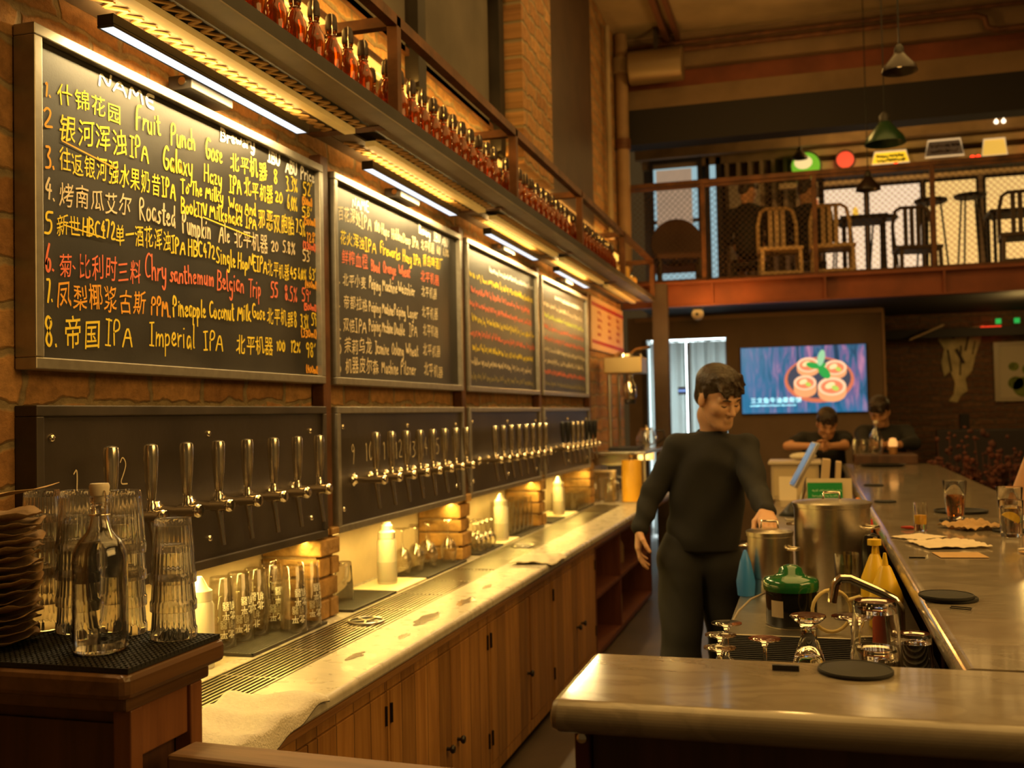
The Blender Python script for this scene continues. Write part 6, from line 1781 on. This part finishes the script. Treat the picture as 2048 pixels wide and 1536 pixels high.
obj('shaft', MB().box(-.05,.05,-.05,.05,.0,1.42), DARK, q, None); obj('foot_plate', MB().box(-.1,.1,-.1,.1,0,.012) if False else MB().box(-.1,.1,-.1,-.051,0,.012), DARK, q, None)

# ================================================================== PEOPLE
SKIN = mat('skin', (.58,.33,.19), .5, sss=.15, var=.06, vs=20)
SKIN2 = mat('skin_warm', (.50,.25,.12), .5, sss=.1)
HAIR = mat('hair_dark', (.030,.016,.008), .45, var=.4, vs=40, bump=.6, bs=90)
SHIRT = mat('shirt_black', (.013,.012,.011), .85, var=.2, vs=10)
PANTS = mat('pants_black', (.016,.015,.014), .8, var=.2, vs=9)
LIP = mat('lips', (.44,.20,.12), .45)
def frame_of(f, up=(0,0,1)):
    y = Vector(f).normalized(); z = Vector(up); x = y.cross(z).normalized(); z = x.cross(y).normalized()
    return Matrix((x, y, z)).transposed()
class Head:
    def __init__(s, c, f, sc=1.0, roll=0.0):
        s.c = Vector(c); s.R = frame_of(f) @ Matrix.Rotation(roll, 3, 'Y'); s.s = sc
    def p(s, x, y, z): return tuple(s.c + s.R @ Vector((x*s.s, y*s.s, z*s.s)))
    def E(s, c, r, k=.012): return ('e', s.p(*c), tuple(a*s.s for a in r), [list(row) for row in s.R], k)
    def C(s, a, b, r0, r1, k=.01): return ('c', s.p(*a), s.p(*b), r0*s.s, r1*s.s, k)
    def skull(s):
        o = [s.E((0,-.014,.048),(.075,.094,.086)), s.E((0,.026,-.012),(.061,.066,.088),.02), s.E((0,.034,-.066),(.046,.046,.038),.02), s.E((0,.072,-.090),(.022,.018,.020),.03)]
        for k in (-1,1):
            o += [s.C((k*.052,.0,-.03),(k*.024,.060,-.086),.019,.016,.025), s.E((k*.042,.060,-.014),(.020,.022,.020),.03), s.E((k*.078,-.006,.0),(.009,.019,.031),.004), s.C((k*.013,.086,.030),(k*.045,.072,.028),.011,.010,.012)]
        for k in (-1,1): o.append(('e', s.p(k*.031,.094,.010), tuple(a*s.s for a in (.017,.016,.010)), [list(r) for r in s.R], -.010))
        for k in (-1,1): o.append(s.E((k*.031,.074,.009),(.0125,.011,.0095),.003))
        o += [s.C((0,.086,.022),(0,.108,-.022),.008,.012,.008), s.E((.011,.098,-.027),(.008,.010,.007),.006), s.E((-.011,.098,-.027),(.008,.010,.007),.006),
              s.C((-.013,.089,-.051),(.013,.089,-.051),.0055,.0055,.010), s.C((-.010,.0865,-.061),(.010,.0865,-.061),.0060,.0060,.014)]
        return o
    def features(s, par):
        mb = MB()
        for k in (-1,1): mb.tube([s.p(k*.015,.099,.031), s.p(k*.030,.0965,.036), s.p(k*.047,.084,.030)], [.0028*s.s,.004*s.s,.002*s.s], 6)
        obj('eyebrow', mb, HAIR, par, 80)
        mb = MB()
        for k in (-1,1): mb.tube([s.p(k*.019,.0855,.0055), s.p(k*.031,.0875,.0025), s.p(k*.044,.080,.0055)], [.0016*s.s,.0026*s.s,.0016*s.s], 6)
        obj('eyelash', mb, HAIR, par, 80)
        mb = MB().tube([s.p(-.015,.0895,-.0575), s.p(-.006,.0935,-.0560), s.p(.006,.0935,-.0560), s.p(.015,.0895,-.0575)], [.0006*s.s,.0018*s.s,.0018*s.s,.0006*s.s], 6)
        obj('mouth', mb, LIP, par, 80)
    def hair(s, seed, fringe=.05, n=70):
        r = random.Random(seed)
        o = [s.E((0,-.022,.066),(.084,.098,.082),.02), s.E((0,.02,.098),(.066,.068,.044),.02)]
        for k in (-1,1): o.append(s.C((k*.077,.0,.05),(k*.076,.012,.018),.010,.006,.01))
        o.append(s.E((0,-.07,.0),(.062,.040,.06),.02))
        for i in range(n):
            a = r.uniform(-2.6,2.6); t = r.uniform(.2,1.0)
            x, y = .062*math.sin(a)*t, .02+.072*math.cos(a)*t
            z = .138 - .052*t*t
            dx, dy = x*.35 + r.uniform(-.012,.012), (y-.0)*.35 + r.uniform(-.006,.018)
            o.append(s.C((x,y,z),(x+dx,y+dy,z - r.uniform(.004,.026)),.011,.004,.008))
        for i in range(16):
            x = -.058 + .116*i/15
            o.append(s.C((x*.9,.062-.25*x*x/.06,.115),(x+r.uniform(-.01,.01),.095-3.2*x*x,fringe+r.uniform(-.01,.014)),.013,.004,.008))
        return o
def hand(w, f, sd, n, curl, sc=1.0, thumb=.5):
    """w wrist, f toward fingers, sd toward thumb side, n palm normal"""
    w, f, sd, n = Vector(w), Vector(f).normalized(), Vector(sd).normalized(), Vector(n).normalized()
    o = []
    T = lambda v: tuple(v)
    for i, off in enumerate((.028,.009,-.010,-.028)):
        L_ = (.084,.088,.084,.077)[i]*sc
        k = w + f*L_ + sd*off*sc
        o.append(('c', T(w + sd*off*.45*sc), T(k), .0155*sc, .0115*sc, .012))
        segs = ((.040,.025,.020),(.045,.028,.021),(.041,.027,.021),(.032,.020,.018))[i]
        d = f.copy(); p = k; rr = (.0095,.0086,.0078,.0064)
        for j, s_ in enumerate(segs):
            d = Quaternion(f.cross(n), curl[i]*(.75,.9,.6)[j]) @ d
            q = p + d*s_*sc
            o.append(('c', T(p), T(q), rr[j]*sc*(.88 if i == 3 else 1), rr[j+1]*sc*(.88 if i == 3 else 1), .0035)); p = q
    b = w + f*.022*sc + sd*.022*sc
    d = (f*.62 + sd*.70 + n*thumb*.6).normalized()
    p = b + d*.044*sc; o.append(('c', T(b), T(p), .0145*sc, .011*sc, .01))
    d = (f*.85 + sd*.25 + n*thumb).normalized(); q = p + d*.032*sc; o.append(('c', T(p), T(q), .0105*sc, .0092*sc, .004))
    q2 = q + (d + n*.15).normalized()*.025*sc; o.append(('c', T(q), T(q2), .0092*sc, .007*sc, .004))
    return o

# ---- bartender
H = Head((-.376,4.455,1.567), (.66,-.66,-.40), 1.03, .06)
shL, shR = (-.545,4.47,1.368), (-.272,4.50,1.356)
elL, wrL = (-.672,4.47,1.165), (-.712,4.40,1.025)
elR, wrR = (-.212,4.30,1.185), (-.172,4.055,1.128)
hipL, hipR = (-.555,4.50,.87), (-.385,4.53,.87)
knL, anL = (-.548,4.40,.47), (-.555,4.50,.085)
knR, anR = (-.375,4.56,.50), (-.435,4.90,.15)
body = H.skull() + [H.C((0,-.020,-.045),(0,-.036,-.085),.047,.047,.015), ('c', H.p(0,-.026,-.07), (-.408,4.515,1.40), .047, .052, .02)]
body += [('c',(-.50,4.52,.95),(-.47,4.51,1.26),.06,.07,.02), ('c',(-.43,4.52,.95),(-.38,4.51,1.26),.06,.07,.02), ('c',shL,shR,.038,.038,.02)]
body += [('c',shL,elL,.044,.036,.01),('c',elL,wrL,.036,.024,.01),('c',shR,elR,.044,.036,.01),('c',elR,wrR,.036,.024,.01)]
body += [('c',hipL,knL,.07,.048,.02),('c',knL,anL,.045,.034,.01),('c',hipR,knR,.07,.048,.02),('c',knR,anR,.045,.034,.01)]
body += hand(wrL, (-.10,-.15,-1), (.25,-.95,.1), (.95,.2,0), (.35,.42,.50,.55))
body += hand(wrR, (.12,-.93,-.32), (-.95,-.2,.05), (.05,-.25,-.95), (.45,.48,.52,.6), thumb=.8)
pm_ = sdf_mesh(body, .0042, 'person')
man = link('person', pm_, SKIN); man['kind'] = 'thing'
tag(man, 'bartender in black long-sleeved shirt walking between the counters, looking down', 'person')
H.features(man)
link('hair', sdf_mesh(H.hair(3), .0045, 'hair'), HAIR, man)
def folds(X, Y, Z):
    return 3*np.maximum(0, .925 - Z) + .0035*np.sin(38*Z + 9*X + 4*np.sin(11*X+7*Z)) + .003*np.sin(21*Z - 26*X + 3*np.sin(9*Y)) 
sh = [('c',(-.545,4.50,.93),(-.490,4.49,1.29),.080,.080,.04),('c',(-.465,4.495,.93),(-.41,4.485,1.30),.098,.100,.05),('c',(-.385,4.50,.93),(-.335,4.49,1.29),.080,.080,.04)]
sh += [('c',shL,shR,.058,.056,.04),('c',(-.408,4.51,1.378),shL,.056,.054,.03),('c',(-.408,4.51,1.378),shR,.056,.052,.03)]
sh += [('c',shL,elL,.060,.050,.012),('c',elL,tuple(Vector(wrL)*.96+Vector(elL)*.04),.050,.037,.012),('c',shR,elR,.060,.050,.012),('c',elR,tuple(Vector(wrR)*.95+Vector(elR)*.05),.050,.037,.012)]
link('shirt', sdf_mesh(sh, .006, 'shirt', folds), SHIRT, man)
nk = Vector((-.409,4.510,1.424))
obj('collar', MB().tube([tuple(nk + Vector((.060*math.cos(2*PI*k/28), .058*math.sin(2*PI*k/28)-.004, .018*math.sin(2*PI*k/28)+.004))) for k in range(28)], .0065, 8, closed=True), SHIRT, man, 180)
pa = [('c',(-.535,4.50,.95),hipL,.095,.10,.04),('c',(-.405,4.52,.95),hipR,.095,.10,.04),('c',hipL,knL,.100,.084,.02),('c',knL,anL,.082,.070,.02),('c',hipR,knR,.098,.078,.015),('c',knR,anR,.070,.060,.02)]
link('trousers', sdf_mesh(pa, .007, 'trousers', lambda X, Y, Z: .004*np.sin(30*Z+12*X+3*np.sin(8*Y)) ), PANTS, man)
so = sdf_mesh([('c',(-.555,4.50,.05),(-.56,4.30,.04),.045,.04,.02)], .006, 'shoe'); link('shoe', so, BLACKPL, man)
so = sdf_mesh([('c',(-.435,4.92,.12),(-.435,4.76,.045),.045,.04,.02)], .006, 'shoe'); link('shoe', so, BLACKPL, man)

# ---- seated guests at the far end
def guest(lab, hc, f, sl, sr, el, wl, er, wr, skin, shirt, sleeve=.5, vox=.008, seed=1, sc=1.0, feet=None):
    h = Head(hc, f, sc); mid = (Vector(sl)+Vector(sr))/2
    bx, by = mid.x, mid.y + .10
    b = h.skull() + [('c', h.p(0,-.03,-.05), (mid.x, mid.y+.02, mid.z), .052, .058, .02)]
    b += [('c',(bx,by,.95),(mid.x,mid.y,mid.z-.10),.08,.085,.02),('c',sl,sr,.04,.04,.02),('c',sl,el,.045,.038,.01),('c',el,wl,.038,.027,.01),('c',sr,er,.045,.038,.01),('c',er,wr,.038,.027,.01)]
    for s_ in (-.09,.09): b += [('c',(bx+s_,by,.92),(bx+s_*1.1,by+.02,.5),.075,.055,.02),('c',(bx+s_*1.1,by+.02,.5),(bx+s_*1.1,by+.05,.05),.05,.04,.02),('c',(bx+s_*1.1,by+.05,.04),(bx+s_*1.1,by-.1,.04),.04,.035,.02)]
    b += hand(wl, (Vector(wl)-Vector(el)), (0,-.3,1), (0,-1,-.2), (.5,.5,.5,.5)); b += hand(wr, (Vector(wr)-Vector(er)), (0,-.3,1), (0,-1,-.2), (.5,.5,.5,.5))
    o = link('person', sdf_mesh(b, vox, 'person'), skin); tag(o, lab, 'person')
    h.features(o)
    link('hair', sdf_mesh(h.hair(seed, n=40), .007, 'hair'), HAIR, o)
    t = [('c',(bx-.06,by,.98),(mid.x-.06,mid.y,mid.z-.09),.12,.12,.05),('c',(bx+.06,by,.98),(mid.x+.06,mid.y,mid.z-.09),.12,.12,.05),('c',sl,sr,.068,.068,.05)]
    for a, c, e in ((sl,el,wl),(sr,er,wr)):
        a, c, e = Vector(a), Vector(c), Vector(e)
        if sleeve <= 1: t.append(('c', tuple(a), tuple(a.lerp(c, sleeve)), .066, .060, .03))
        else: t += [('c', tuple(a), tuple(c), .066, .056, .03), ('c', tuple(c), tuple(c.lerp(e, sleeve-1)), .054, .044, .02)]
    link('shirt', sdf_mesh(t, .010, 'shirt', lambda X, Y, Z: .004*np.sin(25*Z+14*X)), shirt, o)
    tr_ = []
    for s_ in (-.09,.09): tr_ += [('c',(bx+s_*.8,by,1.0),(bx+s_*1.1,by+.02,.5),.10,.075,.03),('c',(bx+s_*1.1,by+.02,.5),(bx+s_*1.1,by+.05,.12),.07,.06,.02)]
    link('trousers', sdf_mesh(tr_, .012, 'trousers'), PANTS, o)
    for s_ in (-.09,.09): link('shoe', sdf_mesh([('c',(bx+s_*1.1,by+.06,.052),(bx+s_*1.1,by-.12,.045),.052,.045,.02)], .01, 'shoe'), BLACKPL, o)
    return o
guest('guest in black T-shirt leaning on folded bare arms at the bar end', (.135,9.17,1.385), (.10,-.86,-.50), (-.06,9.28,1.255), (.27,9.30,1.255), (-.19,9.08,1.205), (.03,8.95,1.207), (.27,9.05,1.205), (.15,8.90,1.207), SKIN2, SHIRT, .55, seed=5)
guest('guest in black shirt sitting behind the far water bottle, head bowed', (.575,9.40,1.475), (-.22,-.84,-.50), (.44,9.50,1.30), (.79,9.50,1.30), (.43,9.22,1.21), (.53,9.0,1.21), (.82,9.20,1.21), (.66,9.02,1.21), SKIN2, SHIRT, 1.6, seed=6)
guest('guest at the bar side, only a bare forearm and elbow in view', (1.22,4.86,1.66), (-.7,-.5,-.2), (1.04,4.74,1.36), (1.34,4.98,1.38), (.775,4.50,1.112), (.855,4.47,1.37), (1.25,4.9,1.2), (1.12,4.75,1.30), SKIN, mat('shirt_grey', (.12,.10,.08), .85), .35, seed=7)
# dim guests upstairs
def dim_guest(lab, x, y, z, seed):
    h = Head((x, y, z+.60), (.5,.6,-.2))
    b = h.skull() + [('c', h.p(0,-.03,-.05), (x, y+.02, z+.42), .052, .058, .02), ('c',(x,y,z+.04),(x,y,z+.33),.12,.13,.04),('c',(x-.17,y,z+.36),(x+.17,y,z+.36),.055,.055,.04)]
    for s_ in (-1,1): b += [('c',(x+s_*.19,y,z+.35),(x+s_*.23,y+.1,z+.12),.045,.038,.02),('c',(x+s_*.23,y+.1,z+.12),(x+s_*.10,y+.25,z+.10),.036,.028,.02),('c',(x+s_*.09,y,z+.02),(x+s_*.1,y+.38,z+.02),.075,.055,.02),('c',(x+s_*.1,y+.38,z+.02),(x+s_*.1,y+.40,z-.38),.05,.04,.02)]
    o = link('person', sdf_mesh(b, .012, 'person'), SKIN2); tag(o, lab, 'person')
    link('hair', sdf_mesh(h.hair(seed, n=20), .008, 'hair'), HAIR, o)
    t = [('c',(x,y,z+.02),(x,y,z+.33),.15,.155,.04),('c',(x-.17,y,z+.36),(x+.17,y,z+.36),.075,.075,.04)]
    for s_ in (-1,1): t += [('c',(x+s_*.19,y,z+.35),(x+s_*.23,y+.1,z+.12),.065,.052,.02),('c',(x+s_*.23,y+.1,z+.12),(x+s_*.13,y+.22,z+.10),.05,.045,.02)]
    link('jacket', sdf_mesh(t, .012, 'jacket'), SHIRT, o)
    q = thing('box_stool', 'dark box stool under the %s' % ('guest near the window' if x < -.3 else 'guest between the slat-back chairs'), 'stool', (x, y, FU))
    hh = z - .16 - FU
    obj('seat', MB().box(-.18,.18,-.18,.18,hh-.05,hh), DARK, q, None, .01)
    for sx in (-.15,.15):
        for sy in (-.15,.15): obj('leg', MB().box(sx-.02,sx+.02,sy-.02,sy+.02,0,hh-.0505), DARK, q, None)
dim_guest('dark-haired guest in dark jacket sitting upstairs near the window', -.56, 11.0, 3.20, 8)
dim_guest('shadowed guest upstairs between the two slat-back chairs', .03, 11.25, 3.20, 9)

# ================================================================== LIGHT, CAMERA
def area(name, loc, target, sx, sy, power, col):
    l = bpy.data.lights.new(name, 'AREA'); l.shape = 'RECTANGLE'; l.size = sx; l.size_y = sy; l.energy = power; l.color = col
    o = bpy.data.objects.new(name, l); COL.objects.link(o); o.location = loc
    d = (Vector(target) - Vector(loc)).normalized()
    # local X along world Y for strips on the tap wall
    z = -d; x = Vector((0,1,0)); x = (x - z*x.dot(z)).normalized(); y = z.cross(x)
    o.rotation_euler = Matrix((x, y, z)).transposed().to_euler()
    return o
def point(name, loc, power, col, r=.05):
    l = bpy.data.lights.new(name, 'POINT'); l.energy = power; l.color = col; l.shadow_soft_size = r
    o = bpy.data.objects.new(name, l); COL.objects.link(o); o.location = loc
    return o
WARM = (1,.62,.18); DEEP = (1,.57,.15)
for i in range(4):
    yc = Y0 + i*PER + W/2
    area('board_lamp_light', (-1.632, yc-.04, 2.498), (-1.70, yc-.04, 1.8), 1.0, .03, 15, (1,.70,.28))
    area('rack_uplight_fill', (-1.66, yc-.04, 2.538), (-1.60, yc-.04, 3.2), 1.0, .03, 3.2, (1,.62,.20))  # added uplight for the rack underside; the housing has no top opening
    area('panel_led_light', (-1.775, yc, 1.072), (-1.70, yc, .70), 1.38, .02, 7.0, (1,.66,.14))
area('rack_led_light', (-1.715, 5.7, 3.075), (-1.765, 5.7, 3.35), 7.6, .02, 13, (1,.55,.10))
area('rack_led_low_light', (-1.735, 5.7, 3.00), (-1.5, 5.7, 2.66), 7.6, .02, 26, (1,.52,.10))
area('ceiling_bounce_fill', (.6, 4.0, 5.2), (.6, 4.0, 0), 7.0, 4.0, 210, DEEP)  # added fill standing in for ceiling bounce, no fixture there
area('room_side_fill', (3.2, 2.0, 3.2), (-1.5, 3.5, 1.2), 3.5, 1.6, 95, DEEP)  # added side fill for boards and taps, no lamp there
point('ceiling_fill_point', (-.2, 8.6, 4.3), 24, DEEP, .15)  # fill point added in mid-air, no lamp hangs here
point('fascia_fill_point', (-.9, 9.6, 2.45), 20, (1,.40,.07), .08)  # added glow for the balcony fascia, in place of the rack's end lights
point('upstairs_lamp_light', (.6, 12.4, 4.6), 26, WARM, .1)
point('upstairs_lamp_light', (2.6, 12.2, 4.6), 20, WARM, .1)
point('back_room_light', (2.2, 12.0, 2.35), 14, WARM, .1)
area('under_balcony_fill', (-.2, 11.2, 2.64), (-.2, 11.4, 0), 1.6, 2.6, 16, DEEP)  # fill added to brighten the television wall, no fixture there
point('shelf_light', (-1.55, 8.95, 1.10), 2.2, WARM, .05)
point('far_bay_light', (-1.2, 9.0, 2.3), 7, WARM, .05)
world = bpy.data.worlds.new('World'); S.world = world; world.use_nodes = True
world.node_tree.nodes['Background'].inputs[0].default_value = (1,.58,.20,1)
world.node_tree.nodes['Background'].inputs[1].default_value = .05

cd = bpy.data.cameras.new('camera'); cam = bpy.data.objects.new('camera', cd); COL.objects.link(cam)
cd.sensor_width = 36; cd.lens = 36*2065/2048
yaw, pitch, roll = math.radians(16.06), math.radians(1.709), math.radians(-1.17)
fw = Vector((-math.sin(yaw)*math.cos(pitch), math.cos(yaw)*math.cos(pitch), math.sin(pitch)))
r0 = Vector((math.cos(yaw), math.sin(yaw), 0)); u0 = r0.cross(fw)
rr = r0*math.cos(roll) + u0*math.sin(roll); uu = -r0*math.sin(roll) + u0*math.cos(roll)
cam.matrix_world = Matrix.Translation((0,0,1.52)) @ Matrix((rr, uu, -fw)).transposed().to_4x4()
cd.dof.use_dof = True; cd.dof.focus_distance = 2.4; cd.dof.aperture_fstop = 4.0
cd.clip_end = 60
S.camera = cam
if _fo is not None: bpy.data.objects.remove(_fo)
# a thing with a single mesh is that mesh itself
for e in [o for o in COL.objects if o.type == 'EMPTY' and o.parent is None]:
    ch = list(e.children)
    if len(ch) == 1 and not ch[0].children:
        c = ch[0]; nm = e.name; pr_ = {k: e[k] for k in ('label','category','group','kind') if k in e}
        c.parent = None; c.location = e.location; c.rotation_euler = e.rotation_euler; c.scale = e.scale
        bpy.data.objects.remove(e); c.name = nm
        for k, v in pr_.items(): c[k] = v
S.view_settings.view_transform = 'Standard'; S.view_settings.look = 'None'; S.view_settings.gamma = 1; S.view_settings.use_curve_mapping = False
S.view_settings.exposure = 0.0
cy = S.cycles
cy.use_denoising = True
cy.max_bounces = 14; cy.transmission_bounces = 14; cy.transparent_max_bounces = 20; cy.glossy_bounces = 5; cy.diffuse_bounces = 4
cy.sample_clamp_indirect = 4.0; cy.blur_glossy = .5
